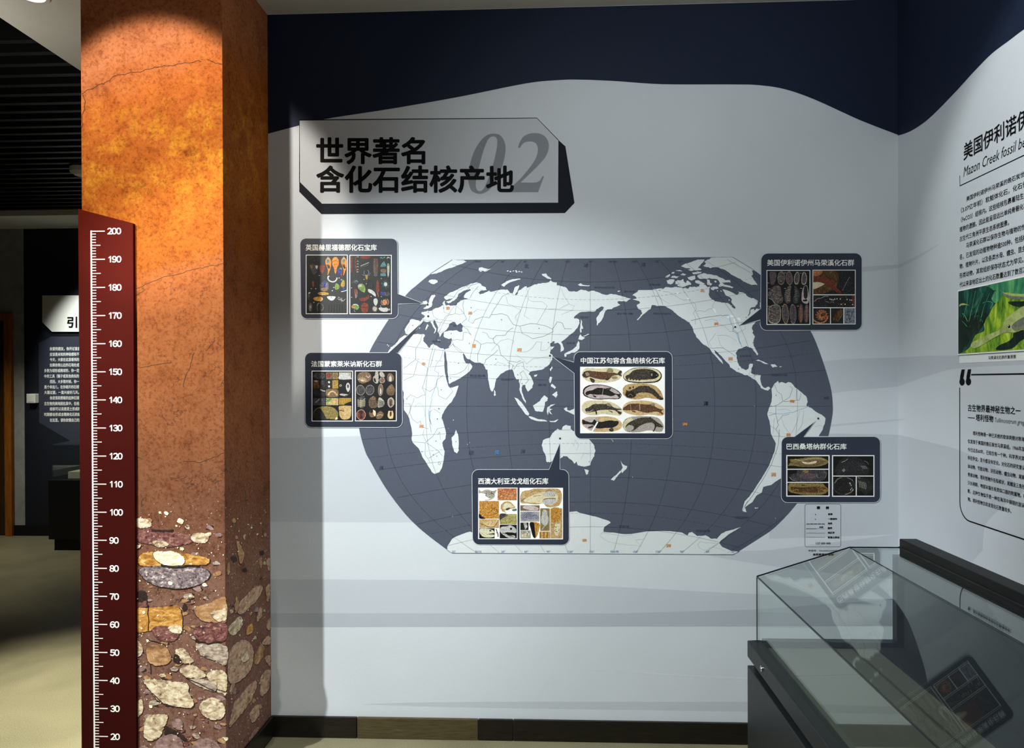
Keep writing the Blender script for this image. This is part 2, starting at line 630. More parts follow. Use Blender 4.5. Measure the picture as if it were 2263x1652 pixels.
# baseboards: separate dark planks along the back wall
M_board = mottled('dark_board', [(0.3, (16, 14, 11)), (0.6, (30, 26, 19)), (0.8, (44, 38, 26))], 14, 4, 0.28, (1, 1, 16))
M_board2 = mottled('olive_board', [(0.3, (56, 50, 33)), (0.6, (80, 70, 46)), (0.8, (98, 88, 60))], 14, 4, 0.30, (1, 1, 16))
xs = [BACK.at(x, 1600).x for x in (590, 790.7, 1057.7, 1134.5)]
BH = 0.085
for i, (a, b, m) in enumerate([(XC1, xs[1], M_board), (xs[1], xs[2], M_board2), (xs[2], xs[3], M_board), (xs[3], XR, M_board)]):
    mb = MB()
    mb.box((a + 0.0012, YW - 0.016, 0), (b - 0.0012, YW, BH), m)
    o = struct('baseboard_back' if i == 0 else 'baseboard_back.%03d' % i, mb, None, 0.003)
mb = MB(); mb.box((XR - 0.016, YN, 0), (XR, YW - 0.017, BH), M_board); struct('baseboard_right', mb, None, 0.003)

# ------------------------------------------------------------------ the room on the left
M_lwall = ink('left_room_navy_black', (26, 29, 38), 0.55, 0.08, 30, 0.3)
M_conc = mottled('bare_concrete', [(0.2, (120, 122, 122)), (0.55, (150, 152, 152)), (0.8, (165, 166, 164))], 5, 5, 0.85)
M_slat = ink('black_slat', (15, 15, 15), 0.5, 0.1, 40, 0.3)
M_dark = ink('ceiling_void_black', (9, 9, 10), 0.9, 0.1)
xl_pil = LEFT.at(54.5, 900).x
mb = MB(); mb.box((xl_pil, YL, 0), (XC1 + 1.0, YL + 0.12, CEIL), M_lwall); struct('wall_left', mb)
mb = MB(); mb.box((XLEFT, YL - 0.004, 0), (xl_pil, YL + 0.12, CEIL), M_conc); struct('wall_concrete', mb)
# perimeter ceiling along the far wall
mb = MB(); mb.box((XLEFT, YL - 0.52, CEIL - 0.035), (XS, YL, CEIL + 0.35), M_ceil); struct('ceiling_border', mb)
mb = MB(); mb.box((XLEFT, YN, CEIL + 0.33), (XS, YL - 0.52, CEIL + 0.40), M_dark); struct('ceiling_void', mb)
sl = MB()
y = 3.05
k = 0
slats = []
while y < YL - 0.56:
    sl.box((XLEFT, y, CEIL + 0.005), (XS - 0.01, y + 0.032, CEIL + 0.12), M_slat)
    y += 0.114
struct('ceiling_slats', sl)
mb = MB(); mb.box((XLEFT - 0.1, YN, 0), (XLEFT, YL, CEIL + 0.4), M_lwall); struct('wall_far_left', mb)
xd = LEFT.at(32, 900).x
mb = MB(); mb.box((xd, YL - 0.020, 0), (XC0 + 0.3, YL - 0.004, 0.10), M_black); struct('baseboard_left', mb, None, 0.003)

# wooden door in the far wall: casing and dark leaf
M_wood = mottled('amber_wood', [(0.3, (120, 70, 22)), (0.55, (150, 92, 32)), (0.8, (172, 112, 48))], 9, 4, 0.4, (6, 6, 0.7))
M_leaf = mottled('dark_door', [(0.3, (44, 30, 14)), (0.7, (60, 42, 20))], 9, 4, 0.5, (6, 6, 0.7))
x0, x1 = LEFT.at(17, 900).x, LEFT.at(32, 900).x
ztop = LEFT.at(20, 693).z
mb = MB()
mb.box((x0, YL - 0.045, 0), (x1, YL - 0.004, ztop), M_wood)
mb.box((x0 - 1.0, YL - 0.045, ztop - (x1 - x0)), (x0, YL - 0.004, ztop), M_wood)
mb.box((x0 - 1.0 - (x1 - x0), YL - 0.045, 0), (x0 - 1.0, YL - 0.004, ztop), M_wood)
door = struct('door_1', mb, None, 0.004)
mb = MB()
mb.box((x0 - 1.0, YL - 0.012, 0.005), (x0, YL - 0.004, ztop - (x1 - x0)), M_leaf)
mb.box((x0 - 0.9, YL - 0.020, 0.25), (x0 - 0.1, YL - 0.012, 0.9), M_leaf)
mb.box((x0 - 0.9, YL - 0.020, 1.05), (x0 - 0.1, YL - 0.012, 1.9), M_leaf)
struct('door_leaf', mb, door, 0.003)

# ================================================================== the soil column
nm = N('printed_soil_layers')
tc = nm.new('ShaderNodeTexCoord')
sp = nm.new('ShaderNodeSeparateXYZ')
nm.link(tc.outputs['Object'], sp.inputs[0])
vec = nm.coords()
wob = nm.math('MULTIPLY', nm.math('SUBTRACT', nm.noise(vec, 2.3, 4, 0.6), 0.5), 0.42)
tilt = nm.math('MULTIPLY', sp.outputs['X'], -0.28)
zz = nm.math('DIVIDE', nm.math('ADD', nm.math('ADD', sp.outputs['Z'], wob), tilt), 3.0)
base = nm.ramp(zz, [(0.00, srgb(128, 98, 90)), (0.22, srgb(128, 96, 82)), (0.33, srgb(120, 80, 60)), (0.42, srgb(140, 88, 56)), (0.60, srgb(158, 92, 48)),
                    (0.625, srgb(164, 92, 32)), (0.72, srgb(174, 96, 32)), (0.84, srgb(186, 104, 46)), (0.90, srgb(184, 116, 76)), (1.0, srgb(176, 110, 78))])
# ochre stains in the upper layer
och = nm.math('MULTIPLY', nm.ramp(nm.noise(vec, 13, 6, 0.75, 0.3), [(0.48, (0, 0, 0)), (0.68, (1, 1, 1))]),
              nm.ramp(zz, [(0.66, (0, 0, 0)), (0.74, (1, 1, 1)), (0.80, (1, 1, 1)), (0.87, (0, 0, 0))]))
c1 = nm.mix(nm.math('MULTIPLY', och, 0.6), base, srgb(226, 170, 52))
# grain and pores
gr = nm.ramp(nm.noise(vec, 85, 6, 0.78, 0.0), [(0.30, srgb(104, 78, 64)), (0.42, srgb(214, 196, 180)), (0.52, srgb(255, 250, 244)), (0.68, srgb(255, 255, 255))])
c2 = nm.mix(0.75, c1, gr, 'MULTIPLY')
big = nm.ramp(nm.noise(vec, 11, 8, 0.78, 0.2), [(0.30, srgb(150, 122, 110)), (0.44, srgb(236, 226, 218)), (0.60, srgb(255, 255, 255))])
c3 = nm.mix(0.8, c2, big, 'MULTIPLY')
# fine dark crack net, stronger below the orange layer
vo = nm.new('ShaderNodeTexVoronoi', feature='DISTANCE_TO_EDGE', Scale=15.0)
dv = nm.new('ShaderNodeVectorMath', operation='ADD')
nz = nm.new('ShaderNodeTexNoise', Scale=14.0, Detail=4.0)
nm.link(vec, nz.inputs['Vector'])
sc_ = nm.new('ShaderNodeVectorMath', operation='SCALE'); sc_.inputs['Scale'].default_value = 0.11
nm.link(nz.outputs['Color'], sc_.inputs[0])
nm.link(vec, dv.inputs[0]); nm.link(sc_.outputs[0], dv.inputs[1])
nm.link(dv.outputs[0], vo.inputs['Vector'])
ck = nm.ramp(vo.outputs['Distance'], [(0.0, (1, 1, 1)), (0.022, (0, 0, 0))])
ckm = nm.math('MULTIPLY', nm.math('MULTIPLY', ck, nm.ramp(nm.noise(vec, 5, 3), [(0.5, (0, 0, 0)), (0.6, (1, 1, 1))])),
              nm.ramp(zz, [(0.58, (0.85,) * 3), (0.63, (0.1,) * 3)]))
c4 = nm.mix(ckm, c3, srgb(48, 34, 30))
# white grit near the stones
sx = nm.ramp(nm.noise(vec, 130, 2, 0.5), [(0.70, (0, 0, 0)), (0.74, (1, 1, 1))])
c5 = nm.mix(nm.math('MULTIPLY', sx, nm.ramp(zz, [(0.30, (0.85,) * 3), (0.36, (0.0,) * 3)])), c4, srgb(238, 226, 206))
nm.bump(nm.noise(vec, 120, 4, 0.6), 0.12, 0.002)
M_soil = nm.done(c5, 0.8, 0.08)

column = thing('soil_column', ((XC0 + XC1) / 2, (YC + YW) / 2, 0), 'square column wrapped in a print of orange soil above pale rubble stones', 'column')
mb = MB(); mb.box((XC0, YC, 0), (XC1, YW, CEIL), M_soil)
mb.build('shaft', column, 0.0015)
mb = MB()
mb.box((XC0 - 0.012, YC - 0.014, 0), (XC1 + 0.014, YC, BH), M_board)
mb.box((XC1, YC, 0), (XC1 + 0.014, YW - 0.017, BH), M_board)
mb.build('plinth', column, 0.003, 'dark wooden skirting at the foot')

M_crack = ink('crack_dark', (66, 44, 30), 0.8)
pr = Print(CFRONT)
crk = lambda pts, w, seed: pr.line(rough(pts, 3.0, 3, seed, False), w, M_crack, 1)
crk([(181, 207), (195, 198), (215, 190), (230, 186), (252, 168), (275, 165), (292, 160), (325, 153), (345, 149), (370, 146), (400, 141), (436, 134), (446, 136)], 1.2, 3)
crk([(457, 131), (470, 136), (480, 140), (492, 143)], 1.2, 4)
crk([(183, 210), (187, 232), (184, 250), (181, 268), (180, 283)], 1.5, 5)
crk([(295, 640), (330, 625), (385, 608), (440, 592), (465, 587), (493, 582)], 1.0, 6)
crk([(310, 812), (380, 800)], 1.2, 7)
crk([(430, 778), (420, 812), (405, 855)], 1.3, 8)
crk([(475, 745), (470, 760), (455, 775)], 1.1, 9)
crk([(320, 640), (290, 655)], 1.1, 10)
crk([(405, 1020), (440, 1022), (470, 1010), (495, 1000)], 1.2, 11)
crk([(300, 1010), (315, 1015)], 1.2, 12)
crk([(375, 1055), (400, 1058), (412, 1050)], 1.0, 13)
crk([(317, 1100), (312, 1120)], 1.5, 14)
pr.build('crack', column)

# printed rubble stones
CR = lambda nm_, a, b, c: mottled(nm_, a, b, 6, 0.6, (1, 1, c))
S_cream = CR('stone_cream', [(0.30, (74, 56, 44)), (0.43, (172, 148, 118)), (0.55, (214, 196, 164)), (0.72, (244, 236, 214))], 42, 1.6)
S_grey = CR('stone_grey', [(0.30, (70, 58, 56)), (0.45, (150, 132, 118)), (0.58, (186, 170, 150)), (0.75, (226, 216, 196))], 55, 2.0)
S_purp = CR('stone_conglomerate', [(0.34, (52, 42, 48)), (0.48, (120, 104, 106)), (0.58, (156, 140, 138)), (0.70, (236, 226, 216))], 75, 1.3)
S_gold = CR('stone_ochre', [(0.30, (92, 56, 22)), (0.46, (172, 118, 50)), (0.58, (206, 156, 84)), (0.75, (236, 208, 150))], 34, 1.8)
S_white = CR('stone_bright', [(0.30, (176, 140, 84)), (0.46, (232, 210, 168)), (0.6, (250, 240, 218)), (0.8, (255, 250, 236))], 34, 2.6)
S_red = CR('stone_maroon', [(0.32, (44, 20, 22)), (0.48, (110, 66, 62)), (0.60, (140, 96, 84)), (0.74, (216, 190, 170))], 60, 1.8)
S_mauve = CR('stone_mauve', [(0.30, (84, 62, 62)), (0.5, (144, 114, 108)), (0.72, (180, 154, 144))], 40, 1.4)
S_tan = CR('stone_tan', [(0.30, (104, 72, 48)), (0.5, (166, 122, 82)), (0.72, (204, 168, 126))], 36, 1.6)
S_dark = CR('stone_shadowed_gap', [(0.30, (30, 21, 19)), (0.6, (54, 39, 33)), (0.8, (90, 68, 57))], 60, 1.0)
S_side = CR('stone_pink_cream', [(0.30, (96, 66, 52)), (0.45, (168, 132, 106)), (0.6, (196, 164, 136)), (0.78, (222, 198, 172))], 42, 1.6)
ZS = zoomed(280, 1080, 2.888)
front_stones = [
    ([(55, 200), (75, 185), (100, 185), (140, 200), (160, 235), (110, 250), (60, 240)], S_cream),
    ([(62, 262), (150, 250), (230, 262), (330, 280), (400, 296), (420, 330), (380, 352), (250, 372), (150, 352), (62, 330)], S_red),
    ([(165, 335), (230, 330), (270, 355), (200, 372)], S_cream),
    ([(410, 300), (450, 280), (500, 285), (525, 310), (500, 345), (430, 335)], S_cream),
    ([(80, 430), (160, 398), (330, 405), (510, 435), (515, 475), (400, 492), (240, 487), (85, 487)], S_gold),
    ([(170, 420), (190, 398), (300, 398), (345, 420), (370, 445), (360, 480), (280, 490), (230, 480), (190, 455)], S_white),
    ([(85, 512), (140, 492), (230, 488), (380, 490), (480, 500), (530, 535), (510, 580), (430, 622), (330, 632), (220, 625), (140, 592), (95, 552)], S_purp),
    ([(60, 660), (120, 650), (135, 700), (90, 720), (60, 715)], S_dark),
    ([(60, 770), (130, 760), (240, 750), (345, 768), (348, 920), (270, 908), (200, 890), (140, 905), (60, 905)], S_gold),
    ([(165, 890), (240, 872), (320, 905), (330, 945), (280, 975), (200, 955)], S_red),
    ([(265, 880), (345, 870), (348, 918), (290, 915)], S_cream),
    ([(430, 760), (520, 730), (600, 692), (636, 700), (636, 842), (560, 852), (470, 832)], S_tan),
    ([(535, 790), (600, 770), (636, 758), (636, 832), (580, 842)], S_cream),
    ([(430, 892), (500, 862), (560, 850), (636, 860), (636, 955), (560, 982), (480, 972), (440, 944)], S_red),
    ([(360, 740), (380, 738), (388, 765), (372, 782), (356, 768)], S_dark),
    ([(440, 992), (520, 985), (636, 1000), (636, 1118), (560, 1092), (480, 1062), (460, 1030)], S_grey),
    ([(310, 1030), (360, 1012), (400, 1058), (430, 1100), (380, 1112), (330, 1090)], S_cream),
    ([(305, 1055), (330, 1060), (352, 1100), (330, 1118), (300, 1095)], S_dark),
    ([(130, 1010), (240, 1000), (285, 1080), (240, 1122), (150, 1112)], S_tan),
    ([(55, 962), (80, 972), (105, 1020), (90, 1062), (58, 1062)], S_cream),
    ([(340, 1152), (420, 1120), (505, 1180), (480, 1205), (380, 1200)], S_cream),
    ([(510, 1188), (575, 1150), (636, 1180), (636, 1285), (570, 1262)], S_cream),
    ([(400, 1215), (480, 1210), (570, 1250), (560, 1290), (470, 1262)], S_grey),
    ([(105, 1220), (180, 1213), (290, 1230), (385, 1235), (400, 1300), (430, 1368), (400, 1395), (300, 1382), (210, 1352), (150, 1282)], S_cream),
    ([(480, 1360), (540, 1328), (600, 1348), (632, 1410), (610, 1460), (550, 1472), (500, 1450), (465, 1402)], S_cream),
    ([(135, 1448), (200, 1435), (262, 1442), (250, 1500), (212, 1580), (150, 1606), (110, 1570), (116, 1500)], S_cream),
    ([(250, 1510), (290, 1530), (330, 1545), (385, 1592), (372, 1602), (300, 1572), (240, 1575)], S_dark),
    ([(290, 1490), (330, 1463), (360, 1490), (350, 1535), (305, 1522)], S_mauve),
    ([(62, 1370), (95, 1338), (108, 1400), (80, 1450), (58, 1440)], S_cream),
    ([(180, 1622), (240, 1572), (320, 1568), (360, 1622), (350, 1690), (180, 1690)], S_mauve),
    ([(420, 1640), (480, 1590), (560, 1602), (602, 1652), (600, 1690), (420, 1690)], S_mauve),
    ([(62, 1660), (120, 1630), (150, 1690), (62, 1690)], S_mauve),
]
side_stones = [
    ([(700, 760), (790, 650), (865, 612), (850, 680), (780, 760), (730, 800)], S_side),
    ([(650, 880), (720, 812), (742, 860), (690, 930), (655, 920)], S_cream),
    ([(650, 1050), (735, 960), (800, 1000), (806, 1100), (770, 1180), (660, 1240)], S_side),
    ([(730, 1060), (770, 1035), (778, 1085), (740, 1105)], S_cream),
    ([(655, 1275), (692, 1230), (668, 1312)], S_side),
    ([(680, 1382), (760, 1272), (826, 1220), (820, 1290), (760, 1400), (700, 1470), (655, 1520), (660, 1470)], S_side),
    ([(790, 1422), (840, 1372), (846, 1440), (800, 1492)], S_side),
    ([(855, 1200), (915, 1150), (908, 1270), (855, 1322)], S_side),
    ([(810, 1080), (850, 1000), (880, 1010), (862, 1080), (826, 1122)], S_tan),
    ([(835, 790), (855, 750), (862, 800), (832, 850)], S_side),
    ([(880, 1080), (915, 1060), (915, 1132)], S_side),
    ([(770, 880), (800, 860), (802, 912), (760, 932)], S_gold),
    ([(840, 450), (862, 440), (856, 512)], S_tan),
    ([(890, 462), (912, 440), (906, 522)], S_side),
    ([(740, 302), (756, 288), (752, 326)], S_side),
    ([(662, 435), (690, 428), (704, 455), (682, 468)], S_dark),
    ([(846, 398), (868, 392), (876, 415), (852, 425)], S_dark),
    ([(736, 515), (756, 502), (768, 522), (748, 532)], S_dark),
    ([(890, 880), (912, 820), (914, 900)], S_side),
    ([(690, 700), (705, 690), (712, 760), (690, 790)], S_tan),
    ([(885, 640), (912, 600), (912, 680), (895, 720)], S_side),
    ([(860, 985), (905, 930), (912, 990)], S_side),
    ([(640, 480), (655, 470), (652, 540), (640, 540)], S_tan),
    ([(790, 1560), (835, 1520), (820, 1590), (780, 1620)], S_mauve),
    ([(700, 330), (745, 400), (735, 470), (715, 460)], S_tan),
]
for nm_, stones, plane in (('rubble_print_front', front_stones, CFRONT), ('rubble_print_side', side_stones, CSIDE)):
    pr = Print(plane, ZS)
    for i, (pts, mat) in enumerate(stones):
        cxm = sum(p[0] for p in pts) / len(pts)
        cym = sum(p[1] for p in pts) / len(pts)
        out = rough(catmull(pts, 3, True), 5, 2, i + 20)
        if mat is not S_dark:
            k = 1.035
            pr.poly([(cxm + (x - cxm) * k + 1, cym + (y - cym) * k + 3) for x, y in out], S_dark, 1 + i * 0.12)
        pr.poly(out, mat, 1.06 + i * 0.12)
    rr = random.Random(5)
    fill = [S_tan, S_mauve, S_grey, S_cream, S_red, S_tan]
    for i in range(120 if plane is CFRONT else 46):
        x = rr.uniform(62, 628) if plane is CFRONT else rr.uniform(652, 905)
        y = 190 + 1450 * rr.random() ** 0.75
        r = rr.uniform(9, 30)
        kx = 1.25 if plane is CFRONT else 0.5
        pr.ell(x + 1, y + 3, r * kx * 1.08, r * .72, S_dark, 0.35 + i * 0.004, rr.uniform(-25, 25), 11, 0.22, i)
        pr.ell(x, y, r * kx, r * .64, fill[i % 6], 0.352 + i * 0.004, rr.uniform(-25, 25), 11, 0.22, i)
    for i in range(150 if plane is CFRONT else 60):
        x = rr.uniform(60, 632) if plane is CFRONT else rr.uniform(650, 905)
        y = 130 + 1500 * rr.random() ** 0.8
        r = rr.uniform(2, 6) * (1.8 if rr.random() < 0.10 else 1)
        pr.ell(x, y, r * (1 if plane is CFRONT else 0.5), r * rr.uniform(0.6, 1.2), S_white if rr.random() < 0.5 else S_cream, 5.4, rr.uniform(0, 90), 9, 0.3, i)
    if plane is CFRONT:
        for x, y, r in ((255, 155, 15), (345, 205, 22), (320, 235, 8), (500, 610, 16), (408, 682, 11), (355, 380, 14), (215, 150, 10), (280, 600, 16), (155, 1385, 12)):
            pr.ell(x, y, r, r * 0.75, S_white, 5.5, 20, 12, 0.2, 3)
        wv = lambda pts, w, sd: pr.line(rough(pts, 6, 2, sd, False), w, S_dark, 5.6)
        wv([(130, 700), (140, 760), (142, 830), (140, 900)], 5, 1)
        wv([(130, 950), (190, 972), (255, 998)], 5, 2)
        wv([(210, 625), (330, 638), (430, 622)], 6, 3)
        wv([(220, 485), (300, 498), (380, 490), (470, 492)], 14, 4)
        wv([(440, 970), (520, 988), (600, 975)], 10, 5)
        wv([(165, 1300), (250, 1380), (300, 1390)], 6, 6)
        wv([(160, 262), (230, 266), (300, 262)], 12, 7)
        wv([(440, 1450), (420, 1540)], 3, 8)
        wv([(380, 1205), (560, 1285)], 5, 9)
        wv([(150, 1110), (155, 1180)], 4, 10)
    pr.build(nm_, column)

# ------------------------------------------------------------------ height ruler on the column's left edge
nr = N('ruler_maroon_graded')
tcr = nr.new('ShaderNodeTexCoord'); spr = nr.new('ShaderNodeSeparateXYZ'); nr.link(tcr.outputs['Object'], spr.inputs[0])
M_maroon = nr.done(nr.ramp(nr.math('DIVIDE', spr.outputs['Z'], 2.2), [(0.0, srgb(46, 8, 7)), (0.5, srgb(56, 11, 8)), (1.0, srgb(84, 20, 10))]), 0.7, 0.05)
M_white = ink('print_white', (238, 238, 232), 0.55, 0.02)
T = 0.014
RULER = Plane((0, YC - T, 0), (0, -1, 0))
rx0, rx1 = XC0 - 0.004, RULER.at(296, 842).x
zt0, zt1 = RULER.at(180, 461).z, RULER.at(294, 493).z
ruler = thing('height_ruler', ((rx0 + rx1) / 2, YC - T / 2, 0), 'tall maroon board with white centimetre scale on the soil column', 'ruler')
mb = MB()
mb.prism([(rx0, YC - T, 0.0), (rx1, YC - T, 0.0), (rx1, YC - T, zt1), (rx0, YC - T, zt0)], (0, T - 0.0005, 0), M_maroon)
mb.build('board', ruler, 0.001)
xl = RULER.at(202, 842).x
yy = YC - T - LAYER
sc = MB()
q = lambda x0, z0, x1, z1: sc.face([(x0, yy, z0), (x1, yy, z0), (x1, yy, z1), (x0, yy, z1)], M_white)
q(xl, 0.10, xl + 0.0055, 2.003)
for c in range(10, 201):
    L = 0.0525 if c % 10 == 0 else (0.0365 if c % 5 == 0 else 0.020)
    w = 0.0034 if c % 10 == 0 else 0.0028
    q(xl + 0.0054, c / 100 - w / 2, xl + L, c / 100 + w / 2)
sc.build('scale_marks', ruler)
for c in range(10, 201, 10):
    nmb = MB()
    s = 0.0222 / 0.76
    for j, ch in enumerate(str(c)):
        if ch == '1':                                     # flagged 1 without a foot
            px_ = xl + 0.0710 + j * 0.0162
            nmb.face([(px_ + x * .0225, yy, c / 100 - .0111 + y * .0222) for x, y in ((-.02, 0), (.17, 0), (.17, 1), (-.02, 1))], M_white)
            nmb.face([(px_ + x * .0225, yy, c / 100 - .0111 + y * .0222) for x, y in ((-.24, .80), (-.24, .64), (-.02, .76), (-.02, 1), (-.10, .88))], M_white)
            continue
        v_, f_ = glyphs(chr(0xFF10 + int(ch)), 0.030, 3)      # upright sans figures
        m = (min(p[0] for p in v_) + max(p[0] for p in v_)) / 2
        nmb.raw([(xl + 0.0710 + j * 0.0162 + (p[0] - m) * s * 1.06, yy - p[2] * 3e-5, c / 100 - 0.0111 + p[1] * s) for p in v_], f_, M_white)
    nmb.build('numeral', ruler)
# ================================================================== world map printed on the back wall
M_ocean = ink('map_ocean_slate', (76, 82, 97), 0.5, 0.04, 60, 0.35)
M_land = ink('map_land_white', (208, 214, 216), 0.6, 0.02, 60)
M_lake = ink('map_lake_white', (232, 242, 250), 0.6, 0.02, 60)
M_line = veil('map_line_tint', (30, 36, 54), 0.5)
M_border = ink('map_border_grey', (112, 116, 124), 0.6)
M_border2 = ink('map_border_light', (160, 164, 170), 0.6)
M_river = ink('map_river_blue', (140, 172, 206), 0.6)
M_blue = ink('map_label_blue', (70, 126, 176), 0.6)
M_deep = ink('map_label_deep_blue', (54, 62, 86), 0.6)
M_orange = ink('map_label_orange', (206, 140, 72), 0.6)
M_ink = ink('print_black', (9, 10, 12), 0.7, 0.06, 60, 0.12)
Z1, Z2, Z3 = zoomed(800, 540, 4.13), zoomed(1250, 540, 4.13), zoomed(780, 840, 4.13)
Z4, Z5 = zoomed(1250, 840, 3.2329), zoomed(1440, 560, 8.082)
c0 = BACK.at(1310, 1220)
wmap = thing('world_map', (c0.x, YW, c0.z), 'large grey and white world map with cut-off rounded ends printed on the back wall', 'map')

left_arc = catmull([(951, 605), (922, 629), (895.6, 653.8), (849.6, 720), (814.5, 782), (796, 850), (791.8, 897), (793.3, 944), (806.6, 995), (818.7, 1019), (838, 1054),
                    (860, 1089), (893.8, 1133), (922.9, 1163), (954, 1188.7), (988, 1214)], 5)
right_arc = catmull([(1633.5, 1216.7), (1673.8, 1191), (1707.8, 1168), (1745, 1130.8), (1778, 1088), (1805, 1040), (1826, 980), (1838, 925), (1840, 895.7), (1834.6, 852),
                     (1812, 780), (1790, 729), (1755, 680), (1720, 641), (1679.4, 606.4), (1665, 596)], 5)
ocean_out = [(999.8, 573.9), (951, 605)] + left_arc[1:] + [(999, 1221.2), (1619.6, 1224.4)] + right_arc + [(1618, 567.5)]
pr = Print(BACK); pr.poly(ocean_out, M_ocean, 2.0); pr.build('ocean', wmap)

eurasia = Z1([(440, 685), (410, 740), (390, 780), (405, 818), (430, 822), (448, 802), (490, 792), (510, 770), (520, 745), (545, 715), (575, 702), (600, 708), (625, 697),
              (640, 730), (655, 760), (668, 778), (655, 812), (672, 795), (680, 770), (664, 742), (650, 712), (655, 692), (664, 690), (680, 722), (696, 758), (690, 790), (706, 818),
              (712, 845), (724, 822), (740, 802), (757, 792), (770, 780), (792, 750), (802, 722), (830, 706), (850, 708), (864, 736), (882, 726), (902, 716), (920, 742), (914, 772),
              (918, 795), (895, 801), (860, 781), (830, 786), (792, 786), (772, 792), (746, 802), (745, 832), (762, 852), (790, 862), (818, 852), (822, 872), (815, 902), (800, 922),
              (790, 946), (770, 951), (755, 962), (765, 987), (775, 1060), (780, 1130), (785, 1190), (792, 1250), (797, 1272), (830, 1252), (900, 1217), (970, 1167), (1002, 1130),
              (1007, 1108), (985, 1082), (964, 1086), (946, 1082), (930, 1042), (920, 1002), (926, 986), (941, 1012), (960, 1042), (985, 1047), (1002, 1062), (1030, 1077), (1082, 1077),
              (1104, 1086), (1116, 1107), (1130, 1137), (1145, 1142), (1150, 1202), (1160, 1272), (1175, 1330), (1186, 1346), (1200, 1322), (1215, 1272), (1225, 1227), (1265, 1182),
              (1300, 1162), (1330, 1147), (1375, 1142), (1386, 1172), (1400, 1212), (1412, 1232), (1430, 1227), (1440, 1272), (1438, 1330), (1455, 1372), (1475, 1422), (1500, 1457),
              (1496, 1430), (1476, 1390), (1460, 1342), (1456, 1302), (1463, 1286), (1490, 1280), (1492, 1302), (1516, 1342), (1556, 1306), (1566, 1266), (1546, 1212), (1520, 1182),
              (1532, 1161), (1580, 1152), (1640, 1142), (1690, 1111), (1720, 1076), (1736, 1042), (1741, 1012), (1716, 992), (1722, 961), (1746, 941), (1757, 931), (1721, 931), (1714, 906),
              (1746, 881), (1764, 886), (1746, 906), (1764, 902), (1790, 896), (1812, 920), (1815, 950), (1812, 980), (1840, 966), (1841, 941), (1826, 902), (1818, 888), (1856, 861), (1901, 821),
              (1941, 791), (1971, 751), (1986, 716), (1985, 691), (1965, 676), (1938, 676)]) + \
    Z2([(76, 662), (100, 641), (140, 616), (200, 612), (265, 611), (281, 591), (300, 581), (325, 566), (350, 576), (344, 591), (310, 621), (290, 656), (280, 671), (286, 741), (296, 721),
        (320, 701), (345, 661), (356, 621), (380, 591), (420, 591), (450, 571), (498, 551), (472, 526), (490, 516), (530, 516), (560, 521), (576, 506), (600, 496), (560, 486), (530, 476), (500, 466),
        (460, 456), (408, 451), (370, 461), (320, 446), (308, 440), (280, 431), (240, 421), (210, 431), (180, 416), (140, 411), (100, 431), (80, 426), (30, 426), (0, 391)]) + \
    Z1([(1840, 388), (1820, 381), (1776, 372), (1776, 346), (1736, 341), (1724, 326), (1700, 346), (1650, 351), (1610, 356), (1570, 366), (1545, 381), (1510, 396), (1500, 381), (1470, 394),
        (1452, 412), (1430, 420), (1420, 452), (1395, 466), (1418, 431), (1436, 371), (1400, 386), (1385, 421), (1374, 451), (1350, 441), (1328, 411), (1290, 411), (1240, 416), (1180, 431), (1160, 421),
        (1110, 446), (1078, 456), (1064, 441), (1076, 426), (1110, 421), (1140, 416), (1131, 391), (1096, 376), (1080, 356), (1050, 346), (1000, 356), (960, 376), (900, 396), (850, 421), (800, 441),
        (760, 471), (750, 486), (772, 506), (800, 496), (830, 491), (806, 512), (770, 522), (786, 536), (810, 531), (838, 512), (864, 492), (881, 451), (930, 421), (985, 406), (995, 416), (950, 441),
        (930, 471), (932, 489), (985, 492), (941, 501), (900, 511), (886, 526), (872, 532), (861, 556), (820, 557), (790, 551), (766, 557), (754, 533), (761, 511), (746, 521), (736, 541), (746, 552), (731, 557),
        (700, 576), (670, 581), (640, 602), (620, 607), (600, 602), (580, 612), (546, 616), (541, 626), (561, 641), (576, 652), (561, 671), (546, 686), (530, 702), (510, 692), (452, 681)])
africa = Z1([(235, 985), (265, 942), (320, 892), (345, 857), (395, 826), (430, 838), (470, 818), (520, 817), (562, 817), (577, 827), (561, 852), (560, 882), (590, 912), (615, 947), (630, 918), (650, 906),
             (682, 922), (720, 947), (745, 947), (756, 962), (750, 1002), (752, 1082), (756, 1152), (771, 1232), (786, 1282), (802, 1307), (882, 1287), (871, 1322), (851, 1382), (821, 1432), (791, 1462), (761, 1502),
             (736, 1547), (726, 1582), (733, 1610)]) + \
    Z3([(812, 345), (826, 391), (841, 441), (851, 491), (845, 531), (816, 571), (821, 601), (836, 641), (831, 691), (826, 741), (811, 801), (791, 836), (746, 852), (716, 831), (701, 801), (666, 746), (631, 691),
        (601, 621), (546, 566), (536, 531), (541, 481), (531, 421), (516, 351), (491, 301), (466, 271), (466, 211), (461, 151), (464, 111), (430, 40), (330, 0)]) + [(842, 830), (838, 800)]
